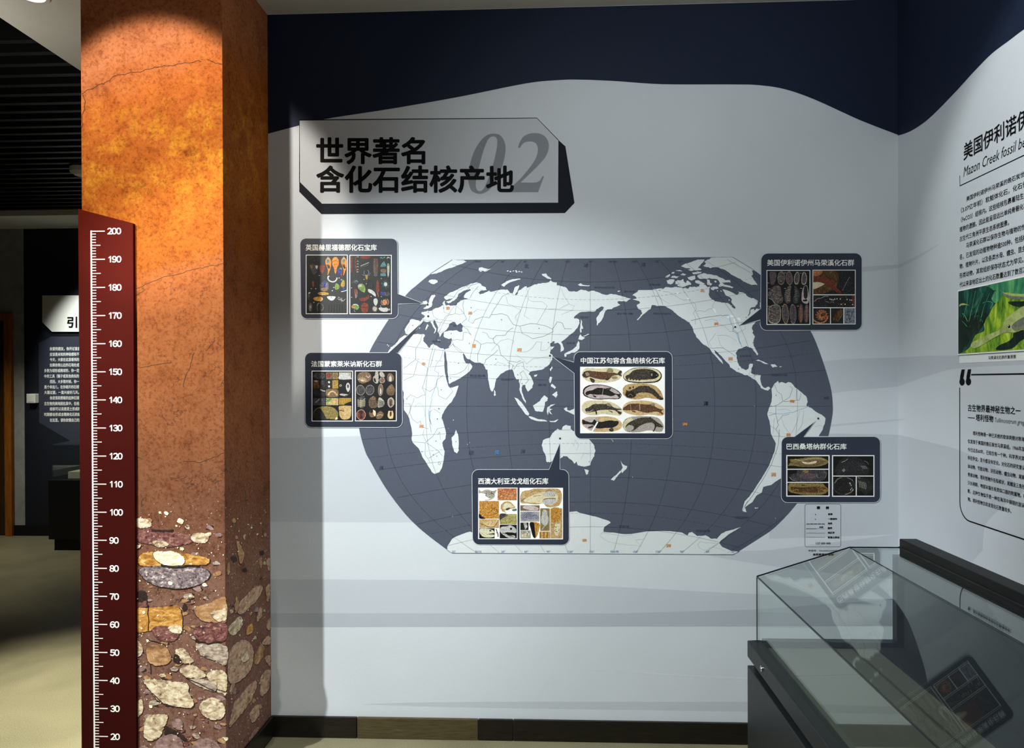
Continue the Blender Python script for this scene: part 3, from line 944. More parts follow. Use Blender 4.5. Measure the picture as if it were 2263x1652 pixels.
namerica = Z2([(610, 461), (640, 441), (660, 421), (690, 406), (720, 411), (790, 411), (870, 416), (888, 402)]) + \
    Z5([(0, 641), (60, 646), (150, 666), (190, 641), (260, 596), (330, 606), (430, 596), (500, 606), (560, 621), (600, 611), (650, 621), (680, 591), (760, 590), (800, 600), (845, 590), (850, 560), (900, 530),
        (950, 560), (1000, 600), (1045, 592), (1100, 640), (1180, 632), (1260, 641), (1330, 651), (1430, 691), (1480, 721), (1530, 736), (1562, 706), (1540, 671), (1600, 691), (1680, 721), (1720, 771), (1780, 801),
        (1830, 801), (1900, 851), (1890, 901), (1850, 951), (1780, 961), (1750, 1001), (1745, 1061), (1710, 1141), (1752, 1081), (1762, 1011), (1800, 991), (1832, 991), (1832, 1021), (1870, 981), (1960, 1000), (1960, 1120), (1900, 1180),
        (1830, 1261), (1800, 1291), (1790, 1331), (1812, 1381), (1800, 1421), (1841, 1471), (1831, 1511), (1821, 1561), (1800, 1611)]) + \
    Z2([(1706, 890), (1716, 921), (1736, 961), (1756, 1001), (1745, 1009), (1720, 976), (1690, 941), (1650, 926), (1610, 946), (1570, 961), (1551, 986), (1561, 1011), (1566, 1051), (1581, 1101), (1606, 1131), (1640, 1146), (1666, 1136),
        (1671, 1101), (1686, 1086), (1712, 1091), (1701, 1121), (1695, 1151), (1690, 1171), (1720, 1186), (1750, 1186), (1781, 1191), (1776, 1231), (1786, 1271), (1801, 1301), (1826, 1311), (1850, 1297), (1868, 1312),
        (1850, 1332), (1840, 1332), (1810, 1322), (1783, 1311), (1763, 1276), (1738, 1241), (1700, 1221), (1658, 1191), (1630, 1191), (1560, 1161), (1500, 1121), (1490, 1091), (1440, 1041), (1400, 1001), (1370, 971), (1345, 957),
        (1362, 986), (1402, 1031), (1432, 1071), (1436, 1089), (1420, 1077), (1380, 1031), (1340, 991), (1310, 946), (1255, 911), (1220, 871), (1190, 841), (1170, 801), (1155, 751), (1130, 711), (1080, 681), (1030, 651), (980, 606),
        (940, 581), (900, 561), (830, 561), (790, 551), (772, 591), (730, 621), (690, 656), (655, 691), (650, 686), (680, 656), (700, 625), (690, 600), (660, 586), (650, 551), (680, 531), (670, 516), (610, 501), (650, 491), (640, 476)])
samerica = Z4([(1470, 60), (1490, 25), (1516, 4), (1522, 22), (1545, 12), (1570, 22), (1590, 12), (1610, 17), (1640, 52), (1690, 90), (1716, 112), (1729, 152), (1720, 181), (1760, 201), (1790, 226), (1830, 246), (1856, 271), (1850, 311), (1836, 351),
               (1811, 391), (1790, 440), (1740, 500), (1640, 560), (1560, 640), (1536, 701), (1510, 716), (1470, 746), (1411, 761), (1400, 801), (1360, 826), (1331, 871), (1281, 906), (1292, 941), (1262, 931), (1268, 901), (1280, 861), (1311, 831),
               (1340, 791), (1391, 711), (1421, 661), (1446, 621), (1471, 561), (1491, 511), (1501, 451), (1480, 411), (1466, 381), (1456, 291), (1440, 241), (1455, 191), (1471, 151), (1474, 111)])
greenland = Z5([(1080, 72), (1440, 64), (1822, 290), (1790, 311), (1812, 371), (1782, 401), (1801, 431), (1851, 501), (1892, 568), (1830, 556), (1760, 551), (1690, 521), (1640, 501), (1580, 451), (1510, 421), (1430, 381), (1350, 321), (1281, 281),
                (1181, 246), (1091, 246), (1041, 261), (1001, 241), (960, 236), (910, 221), (960, 191), (970, 171), (941, 151), (990, 111), (1030, 101)])
antarctica = Z3([(860, 1545), (866, 1505), (905, 1446), (950, 1421), (1000, 1401), (1070, 1379), (1120, 1395), (1300, 1420)]) + [(1150, 1180), (1245, 1140)] + \
    Z4([(25, 940), (80, 935), (100, 945), (180, 965), (240, 980), (300, 1000), (322, 1016), (276, 1046), (270, 1081), (320, 1086), (400, 1096), (470, 1096), (560, 1081), (650, 1076), (750, 1076), (830, 1086), (870, 1108), (882, 1086), (900, 1081), (940, 1111),
        (1000, 1106), (1040, 1131), (1080, 1131), (1110, 1096), (1150, 1076), (1252, 1046), (1221, 1066), (1161, 1101), (1111, 1141), (1096, 1161), (1121, 1191), (1181, 1216), (1240, 1222)]) + [(1619.6, 1224), (1300, 1222.6), (999, 1221)]
australia = Z3([(1735, 546), (1800, 521), (1820, 481), (1850, 456), (1870, 441), (1886, 451), (1905, 456), (1916, 421), (1946, 406), (1990, 416), (1985, 441), (2010, 461), (2035, 472)]) + [(1278, 950), (1288, 958)] + \
    Z4([(145, 401), (185, 441), (206, 471), (213, 501), (205, 541), (181, 581), (176, 606), (130, 616), (88, 607)]) + \
    Z3([(2042, 741), (2022, 762), (2001, 731), (1951, 691), (1920, 691), (1880, 721), (1851, 726), (1801, 746), (1771, 746), (1762, 721), (1761, 691), (1735, 641), (1722, 591)])
green_frag = Z1([(825, 140), (930, 144), (955, 158), (900, 181), (850, 201), (800, 216), (760, 231), (700, 256), (680, 266), (625, 271)])
pr = Print(BACK)
for i, (poly, a) in enumerate([(eurasia, .9), (africa, .7), (namerica, 1.0), (samerica, .7), (greenland, .9), (antarctica, .7), (australia, .8), (green_frag, .8)]):
    pr.poly(rough(poly, a, 2, 11 + i), M_land, 3.0 + 0.02 * i)
pr.build('land_print', wmap)

pr = Print(BACK)
sea = lambda pts, z, s=1: pr.poly(rough(z(pts), 0.7, 2, s), M_ocean, 3.6)
sea([(1045, 592), (1060, 641), (1112, 656), (1130, 631), (1200, 631), (1262, 641), (1301, 701), (1331, 751), (1400, 781), (1432, 821), (1421, 861), (1431, 881), (1501, 971), (1481, 986), (1421, 941), (1390, 901), (1361, 881),
     (1281, 876), (1211, 861), (1150, 851), (1138, 856), (1101, 826), (1081, 821), (1041, 781), (1021, 741), (1026, 671), (1031, 621)], Z5, 3)
sea([(600, 622), (640, 600), (668, 640), (650, 628)], Z5, 4)
for x, y, r in ((1135, 500, 0), ):
    pass
pr.build('inland_sea', wmap)

isl = [
    (Z3, [(940, 450), (960, 490), (965, 540), (966, 640), (950, 668), (925, 650), (910, 600), (905, 560), (900, 520), (925, 500)]),
    (Z1, [(1205, 1325), (1220, 1345), (1223, 1375), (1212, 1386), (1203, 1370)]),
    (Z1, [(640, 461), (662, 458), (672, 468), (650, 502), (640, 530), (641, 552), (635, 567), (610, 582), (560, 586), (580, 570), (600, 551), (610, 526), (620, 491)]),
    (Z1, [(555, 520), (590, 511), (601, 531), (585, 546), (560, 544), (530, 546), (555, 535)]),
    (Z1, [(615, 325), (640, 319), (690, 325), (691, 346), (660, 363), (625, 355), (606, 340)]),
    (Z1, [(1065, 215), (1100, 209), (1130, 220), (1186, 222), (1150, 236), (1125, 251), (1105, 240), (1080, 249), (1064, 236)]),
    (Z1, [(1440, 311), (1446, 320), (1400, 331), (1350, 346), (1310, 371), (1295, 386), (1269, 370), (1290, 355), (1320, 335), (1370, 318)]),
    (Z1, [(1640, 270), (1680, 264), (1690, 285), (1731, 310), (1725, 321), (1690, 310), (1650, 286)]),
    (Z2, [(110, 368), (135, 354), (155, 368), (221, 372), (215, 381), (130, 379)]),
    (Z2, [(470, 425), (490, 419), (501, 427), (480, 434)]),
    (Z2, [(138, 684), (150, 700), (151, 740), (161, 766), (142, 770), (146, 800), (135, 806), (130, 770), (134, 730)]),
    (Z2, [(132, 818), (150, 840), (176, 850), (150, 871), (114, 865), (120, 850)]),
    (Z1, [(1975, 880), (1987, 895), (1985, 940), (1970, 966), (1940, 987), (1910, 988), (1870, 1004), (1850, 994), (1900, 971), (1930, 951), (1955, 931), (1965, 896)]),
    (Z1, [(1848, 996), (1866, 1000), (1866, 1021), (1850, 1027), (1845, 1006)]),
    (Z1, [(2010, 838), (2040, 828), (2072, 813), (2072, 818), (2040, 836)]),
    (Z1, [(1735, 1110), (1741, 1126), (1720, 1157), (1712, 1140)]),
    (Z1, [(1570, 1190), (1600, 1185), (1591, 1205), (1573, 1206)]),
    (Z1, [(1715, 1205), (1736, 1210), (1730, 1241), (1720, 1266), (1710, 1251), (1705, 1230)]),
    (Z1, [(1735, 1270), (1770, 1300), (1760, 1321), (1735, 1300), (1722, 1290)]),
    (Z1, [(1780, 1340), (1786, 1371), (1770, 1401), (1750, 1381), (1733, 1370), (1760, 1350)]),
    (Z1, [(1665, 1375), (1696, 1400), (1690, 1426), (1670, 1436), (1665, 1481), (1650, 1526), (1610, 1521), (1580, 1516), (1559, 1470), (1590, 1450), (1620, 1430), (1640, 1400)]),
    (Z1, [(1390, 1394), (1420, 1405), (1460, 1445), (1500, 1500), (1527, 1546), (1520, 1562), (1490, 1546), (1460, 1500), (1418, 1445)]),
    (Z1, [(1520, 1568), (1560, 1574), (1620, 1595), (1680, 1604), (1692, 1616), (1620, 1612), (1540, 1591)]),
    (Z1, [(1700, 1606), (1750, 1610), (1795, 1592), (1765, 1620), (1720, 1618)]),
    (Z1, [(1690, 1490), (1720, 1464), (1766, 1454), (1720, 1481), (1714, 1496), (1741, 1500), (1715, 1515), (1736, 1551), (1715, 1541), (1700, 1520), (1696, 1556), (1686, 1526)]),
    (Z3, [(1925, 258), (1950, 244), (1956, 270), (1985, 274), (2018, 258), (2060, 262), (2060, 330), (2015, 312), (1970, 291), (1944, 281)]),
    (Z4, [(133, 633), (166, 645), (160, 666), (147, 674)]),
    (Z4, [(392, 572), (410, 600), (440, 612), (430, 636), (404, 662), (395, 645), (408, 625)]),
    (Z4, [(390, 643), (396, 655), (365, 691), (345, 716), (323, 708), (355, 680)]),
    (Z4, [(322, 414), (342, 436), (338, 438)]),
    (Z2, [(1733, 1056), (1760, 1049), (1810, 1070), (1852, 1091), (1810, 1086), (1770, 1064)]),
    (Z2, [(1868, 1096), (1910, 1093), (1932, 1115), (1890, 1123)]),
    (Z2, [(1950, 1112), (1970, 1110), (1968, 1118), (1952, 1119)]),
    (Z5, [(415, 500), (460, 475), (520, 480), (560, 458), (571, 500), (610, 530), (620, 500), (641, 480), (700, 530), (701, 560), (640, 571), (580, 591), (530, 601), (470, 581), (450, 561), (500, 545), (420, 546), (430, 520)]),
    (Z5, [(268, 480), (320, 459), (390, 460), (412, 475), (380, 531), (330, 552), (290, 541)]),
    (Z5, [(238, 420), (270, 395), (330, 369), (331, 400), (270, 427)]),
    (Z5, [(338, 430), (380, 394), (440, 410), (502, 399), (440, 442), (360, 431)]),
    (Z5, [(510, 380), (560, 349), (632, 370), (590, 391)]),
    (Z5, [(718, 340), (820, 319), (897, 324), (880, 351), (800, 366), (740, 371)]),
    (Z5, [(526, 225), (600, 179), (720, 149), (820, 109), (942, 104), (920, 151), (880, 191), (850, 231), (820, 251), (870, 270), (891, 290), (820, 301), (700, 311), (640, 290), (700, 270), (620, 261), (560, 240)]),
    (Z5, [(428, 300), (500, 294), (552, 320), (480, 316)]),
    (Z5, [(360, 340), (405, 325), (400, 360), (352, 362)]),
    (Z5, [(820, 390), (870, 369), (940, 349), (990, 370), (1080, 379), (1150, 389), (1200, 420), (1280, 450), (1330, 480), (1400, 478), (1412, 520), (1350, 516), (1250, 521), (1300, 555), (1380, 571), (1462, 602), (1440, 622), (1360, 601), (1270, 581),
          (1200, 592), (1195, 570), (1225, 531), (1200, 491), (1160, 456), (1080, 451), (1040, 441), (1000, 451), (900, 452), (850, 451), (818, 421)]),
    (Z5, [(638, 420), (700, 409), (772, 389), (781, 450), (720, 481), (660, 461)]),
    (Z5, [(780, 480), (840, 479), (900, 510), (952, 546), (870, 552), (780, 521)]),
    (Z5, [(980, 460), (1030, 469), (1041, 520), (1082, 541), (1060, 572), (1000, 561), (990, 520)]),
    (Z5, [(1060, 600), (1110, 589), (1180, 600), (1192, 626), (1130, 627), (1110, 652), (1080, 641)]),
    (Z5, [(1120, 490), (1145, 482), (1162, 500), (1145, 520), (1122, 512)]),
    (Z5, [(1168, 655), (1182, 660), (1178, 680), (1166, 672)]),
    (Z5, [(1228, 658), (1250, 668), (1244, 684), (1232, 676)]),
    (Z5, [(1374, 822), (1390, 818), (1396, 838), (1380, 845)]),
    (Z5, [(1412, 924), (1432, 922), (1430, 938), (1414, 938)]),
    (Z5, [(1926, 868), (1945, 900), (1940, 965), (1928, 940)]),
    (Z5, [(560, 1150), (620, 1170), (690, 1220), (720, 1240), (690, 1230), (620, 1195)]),
    (Z4, [(1348, 908), (1375, 906), (1370, 914), (1352, 916)]),
]
for k, s in enumerate([(1320, 240), (1345, 246), (1370, 240), (1395, 238), (1400, 250), (1425, 246), (1448, 250)]):
    isl.append((Z1, [(s[0], s[1]), (s[0] + 14, s[1] - 4), (s[0] + 20, s[1] + 3), (s[0] + 6, s[1] + 7)]))
for s in ((240, 925), (262, 938), (228, 915), (522, 762), (600, 742), (585, 770), (830, 1600), (700, 872), (795, 888)):
    isl.append((Z1, [(s[0], s[1]), (s[0] + 7, s[1] - 5), (s[0] + 10, s[1] + 3), (s[0] + 3, s[1] + 6)]))
isl.append((Z1, [(598, 725), (606, 740), (588, 780), (580, 778), (588, 745)]))
isl.append((Z1, [(690, 868), (718, 876), (700, 882)]))
isl.append((Z1, [(785, 888), (806, 880), (800, 893)]))
for s in ((1042, 585), (1062, 568), (868, 438), (905, 1240)):
    isl.append((Z3, [(s[0], s[1]), (s[0] + 5, s[1] - 4), (s[0] + 7, s[1] + 3)]))
for s in ((1346, 180), (1495, 980), (475, 686)):
    isl.append((Z4, [(s[0], s[1]), (s[0] + 5, s[1] + 3), (s[0] + 3, s[1] + 9)]))
pr = Print(BACK)
for i, (z, pts) in enumerate(isl):
    pr.poly(rough(z(pts), 0.8, 2, 70 + i), M_land, 4.1)
pr.build('island_print', wmap)

# lakes, rivers, borders
pr = Print(BACK)
lake = lambda z, pts, s=1: pr.poly(rough(z(pts), 0.4, 1, s), M_lake, 3.7)
lake(Z1, [(995, 745), (1035, 740), (1060, 735), (1055, 755), (1025, 765), (1022, 800), (1010, 835), (1022, 850), (1015, 880), (990, 885), (972, 860), (985, 838), (1000, 835), (992, 790)], 1)
lake(Z1, [(638, 1485), (660, 1482), (660, 1520), (645, 1525), (636, 1510)], 2)
lake(Z5, [(1340, 1150), (1375, 1090), (1440, 1100), (1480, 1130), (1430, 1135), (1370, 1150)], 3)
lake(Z5, [(1460, 1165), (1485, 1165), (1500, 1240), (1515, 1290), (1490, 1295), (1475, 1240)], 4)
lake(Z5, [(1520, 1145), (1580, 1150), (1590, 1210), (1570, 1190), (1540, 1180)], 5)
lake(Z5, [(1085, 975), (1120, 985), (1155, 1060), (1130, 1050)], 6)
lake(Z5, [(630, 785), (670, 790), (680, 815), (645, 825)], 7)
lake(Z5, [(440, 700), (480, 690), (490, 710), (455, 725)], 8)
ln = lambda z, pts, w, m, seed=1, amp=0.9, dash=None: pr.line(rough(z(pts), amp, 2, seed, False), w, m, 3.9, dash=dash)
B, B2, RV = M_border, M_border2, M_river
for i, (z, pts, w, m) in enumerate([
    (Z1, [(1345, 440), (1280, 475), (1240, 540), (1200, 600), (1160, 670), (1100, 660), (1040, 680), (1010, 720)], 0.7, B),
    (Z1, [(1180, 640), (1280, 632), (1330, 650), (1380, 730), (1440, 745), (1540, 720), (1640, 735), (1740, 770), (1780, 705), (1830, 720), (1850, 770), (1915, 770)], 0.8, B),
    (Z1, [(1440, 745), (1460, 810), (1560, 860), (1650, 840), (1745, 795), (1740, 770)], 0.7, B),
    (Z1, [(1380, 760), (1330, 795), (1310, 825), (1225, 830), (1195, 860), (1210, 900), (1250, 930), (1270, 1010), (1330, 1060), (1420, 1075), (1450, 1060)], 0.8, B),
    (Z1, [(1240, 960), (1200, 1000), (1130, 1050), (1112, 1100)], 0.7, B),
    (Z1, [(1060, 1080), (1055, 1000), (1080, 940), (1085, 910), (1050, 880), (1020, 870)], 0.7, B),
    (Z1, [(1085, 910), (1150, 895), (1210, 900)], 0.6, B),
    (Z1, [(1095, 800), (1140, 810), (1160, 850), (1205, 860)], 0.6, B),
    (Z1, [(1340, 1070), (1345, 1140), (1365, 1140), (1380, 1100), (1330, 1075)], 0.6, B),
    (Z1, [(1385, 1140), (1420, 1090), (1470, 1070), (1480, 1130), (1510, 1150), (1530, 1160)], 0.7, B),
    (Z1, [(1440, 1270), (1460, 1210), (1440, 1180), (1470, 1150), (1500, 1200), (1520, 1240), (1490, 1270)], 0.6, B),
    (Z1, [(920, 870), (870, 865), (820, 870), (840, 920), (880, 950), (920, 985)], 0.6, B),
    (Z1, [(790, 945), (830, 910), (870, 960), (910, 990)], 0.6, B),
    (Z1, [(795, 1190), (860, 1185), (930, 1150), (970, 1090)], 0.6, B),
    (Z1, [(920, 870), (930, 800), (960, 800), (990, 820)], 0.6, B),
    (Z1, [(920, 740), (960, 770), (1000, 830)], 0.8, B),
    (Z1, [(700, 760), (720, 710), (760, 690), (830, 700)], 0.5, B), (Z1, [(640, 690), (690, 680), (740, 690), (770, 650), (850, 630), (860, 560)], 0.5, B),
    (Z1, [(640, 600), (650, 650), (690, 680)], 0.5, B), (Z1, [(545, 686), (590, 700)], 0.5, B), (Z1, [(745, 555), (750, 620), (820, 640)], 0.5, B),
    (Z1, [(860, 560), (900, 590), (930, 630), (880, 640), (850, 630)], 0.5, B), (Z1, [(930, 510), (920, 560), (930, 620), (955, 680), (910, 715)], 0.6, B),
    (Z1, [(985, 492), (1010, 440), (1060, 380)], 0.6, B), (Z1, [(830, 490), (880, 420), (960, 380), (1060, 352)], 0.6, B), (Z1, [(410, 740), (440, 700)], 0.4, B),
    (Z1, [(410, 815), (420, 770), (440, 720)], 0.4, B), (Z1, [(720, 770), (690, 800), (760, 790)], 0.4, B),
    (Z1, [(550, 815), (540, 870), (490, 950), (490, 1050), (380, 1130)], 0.6, B), (Z1, [(490, 1050), (520, 1070), (600, 1130), (550, 1310)], 0.6, B),
    (Z1, [(670, 945), (620, 1120), (750, 1105)], 0.6, B), (Z1, [(560, 870), (580, 900)], 0.4, B),
    (Z1, [(510, 1065), (470, 1200), (380, 1240)], 0.6, B), (Z1, [(555, 1310), (620, 1340), (680, 1300), (690, 1230), (745, 1190)], 0.6, B),
    (Z1, [(550, 1310), (580, 1370), (500, 1400), (440, 1370), (410, 1400)], 0.6, B), (Z1, [(690, 1300), (700, 1380), (770, 1410), (830, 1340), (780, 1270)], 0.6, B),
    (Z3, [(470, 215), (520, 215), (520, 300), (545, 355), (590, 390), (615, 370), (620, 425), (690, 440)], 0.6, B), (Z3, [(560, 160), (540, 215), (500, 330)], 0.6, B),
    (Z3, [(700, 290), (740, 260), (800, 300)], 0.6, B), (Z3, [(690, 265), (700, 360), (715, 470)], 0.6, B), (Z3, [(545, 560), (660, 570), (730, 510), (770, 440), (840, 430)], 0.6, B),
    (Z3, [(660, 570), (660, 680), (700, 745)], 0.6, B), (Z3, [(670, 570), (730, 610), (780, 640), (820, 690)], 0.6, B), (Z3, [(650, 450), (640, 500), (670, 560)], 0.5, B),
    (Z3, [(690, 710), (740, 680), (790, 650)], 0.6, B), (Z3, [(775, 755), (785, 740), (802, 755), (785, 770), (775, 755)], 0.6, B), (Z3, [(770, 500), (790, 470), (800, 540)], 0.5, B),
    (Z5, [(700, 1195), (960, 1140), (1240, 1100), (1270, 1110), (1380, 1105)], 0.9, B), (Z5, [(0, 560), (75, 650), (200, 915)], 0.7, B), (Z2, [(1310, 945), (1440, 945), (1480, 970), (1550, 1020)], 0.7, B),
    (Z2, [(1670, 1190), (1690, 1150), (1710, 1150)], 0.5, B), (Z2, [(1700, 1220), (1740, 1190)], 0.5, B),
    (Z4, [(1490, 30), (1510, 80), (1540, 100), (1550, 150), (1500, 180), (1455, 190)], 0.7, B), (Z4, [(1555, 150), (1600, 120), (1620, 60), (1600, 40)], 0.6, B), (Z4, [(1500, 180), (1500, 240), (1450, 250)], 0.7, B),
    (Z4, [(1650, 60), (1650, 140), (1620, 150), (1555, 150)], 0.7, B), (Z4, [(1680, 90), (1670, 140), (1650, 140)], 0.6, B), (Z4, [(1500, 240), (1520, 320), (1500, 350), (1530, 400)], 0.7, B),
    (Z4, [(1525, 350), (1520, 450), (1500, 520), (1470, 600), (1400, 720), (1330, 830), (1275, 900)], 0.8, B), (Z4, [(1460, 320), (1500, 350)], 0.5, B),
    (Z4, [(1510, 300), (1550, 250), (1600, 240)], 0.6, B), (Z4, [(1300, 860), (1262, 930)], 0.6, B),
]):
    ln(z, pts, w, m, 200 + i)
for i, (z, pts, w, m) in enumerate([
    (Z1, [(1310, 470), (1330, 540), (1380, 560), (1450, 600), (1400, 660), (1410, 700)], 0.7, B2), (Z1, [(1500, 400), (1520, 480), (1500, 580), (1480, 650), (1530, 680)], 0.6, B2),
    (Z1, [(1510, 490), (1550, 520), (1640, 520), (1690, 560), (1640, 650), (1600, 720)], 0.7, B2), (Z1, [(1820, 400), (1850, 480), (1890, 540), (1800, 590), (1700, 590)], 0.7, B2),
    (Z1, [(1890, 545), (1940, 560), (1920, 600), (1820, 640)], 0.6, B2), (Z1, [(1430, 980), (1500, 980), (1560, 940), (1590, 890), (1640, 890), (1630, 965), (1690, 960), (1720, 920)], 0.7, B2),
    (Z1, [(1400, 1000), (1480, 1060), (1500, 1090), (1560, 1040), (1640, 1030), (1735, 1015)], 0.7, B2), (Z1, [(1180, 970), (1260, 880), (1330, 860), (1390, 880), (1370, 910)], 0.6, B2),
    (Z1, [(1200, 1100), (1240, 1070), (1300, 1090), (1345, 1120)], 0.6, B2), (Z1, [(1010, 720), (970, 700), (990, 640), (1050, 590), (1140, 600)], 0.6, B2), (Z1, [(740, 960), (720, 1040), (680, 1090), (660, 1150), (700, 1170), (680, 1260), (630, 1400)], 0.8, RV),
    (Z1, [(640, 1400), (620, 1500), (620, 1600), (640, 1650)], 0.9, RV), (Z3, [(700, 280), (695, 340), (712, 400)], 1.1, RV), (Z3, [(560, 250), (600, 205), (640, 230), (660, 330)], 0.6, RV),
    (Z5, [(0, 750), (130, 770), (200, 830), (330, 900)], 0.7, B2), (Z5, [(200, 680), (320, 690), (420, 750), (560, 830), (700, 820)], 0.7, B2), (Z5, [(700, 830), (780, 900), (800, 1000), (740, 1060), (780, 1140), (780, 1270)], 0.7, B2),
    (Z5, [(800, 1040), (880, 1020), (950, 1040), (1020, 990), (1085, 985)], 0.7, B2), (Z5, [(1120, 860), (1080, 940), (1100, 980)], 0.6, B2), (Z5, [(940, 1200), (1080, 1165), (1150, 1190), (1200, 1260), (1300, 1300), (1390, 1390), (1480, 1400)], 0.7, B2),
    (Z5, [(1380, 1100), (1400, 1190), (1440, 1280), (1460, 1360), (1540, 1420), (1560, 1540), (1580, 1616)], 1.2, RV), (Z5, [(1500, 1300), (1460, 1330), (1440, 1380), (1520, 1430)], 1.0, RV), (Z2, [(1560, 810), (1580, 870), (1610, 940)], 1.1, RV),
    (Z2, [(1560, 810), (1640, 770), (1640, 740)], 0.6, B2), (Z2, [(1380, 830), (1470, 830), (1560, 880)], 0.6, B2), (Z2, [(1370, 810), (1310, 890), (1330, 940)], 0.6, B2), (Z2, [(1390, 840), (1410, 910), (1440, 945)], 0.6, B2),
    (Z4, [(1450, 230), (1550, 240), (1620, 230), (1700, 200), (1740, 180)], 0.9, RV), (Z4, [(1670, 220), (1650, 300), (1610, 380)], 0.6, B2), (Z4, [(1700, 215), (1690, 310), (1660, 360)], 0.6, B2), (Z4, [(1780, 330), (1810, 320), (1840, 330)], 0.6, B2),
    (Z4, [(1510, 210), (1560, 205), (1610, 220)], 0.6, B2), (Z4, [(1490, 270), (1480, 380)], 0.6, B2), (Z4, [(1540, 270), (1560, 330), (1600, 380)], 0.6, B2),
    (Z4, [(245, 1105), (260, 1085), (400, 1110), (480, 1100)], 0.5, B2), (Z4, [(245, 1110), (300, 1150), (440, 1175), (540, 1185), (500, 1140), (560, 1130)], 0.5, B2), (Z4, [(940, 1170), (960, 1150), (1000, 1160), (1090, 1160), (1000, 1215), (950, 1190), (940, 1170)], 0.5, B2),
    (Z4, [(1050, 1190), (1100, 1200), (1140, 1215)], 0.5, B2), (Z4, [(110, 560), (130, 520), (170, 530)], 0.5, B2), (Z3, [(2010, 600), (2030, 540), (2060, 580), (2040, 640)], 0.5, B2), (Z1, [(1560, 470), (1640, 470), (1750, 500)], 0.1, B2),
]):
    ln(z, pts, w, m, 300 + i)
pr.build('border_and_river_lines', wmap)

# graticule
pr = Print(BACK)
sfun = lambda u: 91 - 41 * abs(u) ** 2.5
inside_x = lambda y: None


def arc_x(arc, y):
    best = None
    for a, b in zip(arc, arc[1:]):
        if (a[1] - y) * (b[1] - y) <= 0 and abs(a[1] - b[1]) > 1e-6:
            best = a[0] + (b[0] - a[0]) * (y - a[1]) / (b[1] - a[1])
    return best


for k in range(-6, 7):
    pts = []
    for i in range(41):
        u = -1 + i / 20
        y = 897 + 324 * u
        x = 1304.5 + k * sfun(u) * (1 if k <= 0 else 1.005)
        lx, rx_ = arc_x(left_arc, y), arc_x(right_arc, y)
        if (lx and x < lx) or (rx_ and x > rx_): 
            if len(pts) > 1: pr.line(pts, 0.62, M_line, 5.0)
            pts = []
            continue
        if lx is None and (y < 606) and x < 951 + (606 - y) * 1.55: continue
        if rx_ is None and (y < 600) and x > 1665 - (600 - y) * 1.5: continue
        pts.append((x, y))
    if len(pts) > 1: pr.line(pts, 0.62, M_line, 5.0)
for lat, cyy, dash in ((75, 623, None), (60, 686, None), (45, 740, None), (30, 792, None), (15, 840, None), (0, 897, None), (-15, 949, None), (-30, 1001, None), (-45, 1053, None), (-60, 1108, None), (-75, 1163, None),
                       (66.5, 662, (6, 4)), (23.4, 812, (6, 4)), (-23.4, 979, (6, 4)), (-66.5, 1133, (6, 4))):
    pts = []
    for x in range(790, 1846, 11):
        y = cyy - 13.5 * (lat / 15) * ((x - 1304.5) / 400) ** 2
        lx, rx_ = arc_x(left_arc, y), arc_x(right_arc, y)
        if lx is None and y < 606: lx = 951 + (606 - y) * 1.55
        if rx_ is None and y < 600: rx_ = 1665 - (600 - y) * 1.5
        if lx is None and y > 1200: lx = 988 + (y - 1213) * 1.6
        if rx_ is None and y > 1200: rx_ = 1634 - (y - 1216) * 1.8
        if (lx and x < lx) or (rx_ and x > rx_) or y < 575 or y > 1220: continue
        pts.append((x, y))
    if len(pts) > 1: pr.line(pts, 0.62, M_line, 5.0, dash=dash)
pr.line([(999.8, 573.6), (951, 604.8)], 0.9, M_border, 5.0)
pr.line([(1618, 567.5), (1665, 596)], 0.9, M_border, 5.0)
pr.line([(988, 1214), (999, 1221.2), (1300, 1222.6), (1619.6, 1224.6), (1634, 1216.5)], 0.9, M_border, 5.0)
pr.build('graticule_lines', wmap)

# map lettering
pr = Print(BACK)


def lab(z, s, x0, y0, x1, y1, m, bold=0.01):
    a, b = z([(x0, y0), (x1, y1)])
    pr.text_box(s, a[0], a[1], b[0], b[1], m, 5.4, bold)


lab(Z1, '北', 1480, 178, 1520, 216, M_deep); lab(Z2, '冰', 165, 168, 210, 210, M_deep); lab(Z2, '洋', 690, 163, 730, 205, M_deep)
lab(Z3, '印', 1058, 640, 1098, 682, M_deep); lab(Z3, '度', 1296, 634, 1338, 676, M_blue); lab(Z3, '洋', 1530, 628, 1573, 668, M_deep)
lab(Z3, '洋', 240, 778, 278, 814, M_deep); lab(Z4, '洋', 985, 149, 1018, 181, M_ink)
lab(Z1, '亚', 1003, 908, 1040, 940, M_orange, 0.03); lab(Z1, '洲', 1412, 944, 1455, 976, M_orange, 0.03)
lab(Z1, '欧', 770, 566, 803, 596, M_orange, 0.03); lab(Z1, '洲', 968, 612, 1002, 640, M_orange, 0.03)
lab(Z1, '非', 545, 1074, 580, 1104, M_orange, 0.03); lab(Z3, '洲', 603, 402, 643, 431, M_orange, 0.03)
lab(Z5, '北', 863, 636, 945, 692, M_orange, 0.03); lab(Z5, '美', 1113, 1228, 1186, 1278, M_orange, 0.03); lab(Z2, '洲', 1480, 1027, 1521, 1058, M_orange, 0.03)
lab(Z4, '南', 1600, 138, 1634, 159, M_orange, 0.03); lab(Z4, '美', 1574, 376, 1606, 400, M_orange, 0.03); lab(Z4, '洲', 1465, 658, 1500, 686, M_orange, 0.03)
lab(Z4, '洲', 834, 302, 868, 323, M_orange, 0.03); lab(Z4, '极', 118, 1130, 151, 1151, M_orange, 0.03); lab(Z4, '洲', 717, 1168, 749, 1191, M_orange, 0.03)
lab(Z4, '大西', 1842, 115, 1878, 136, M_deep)
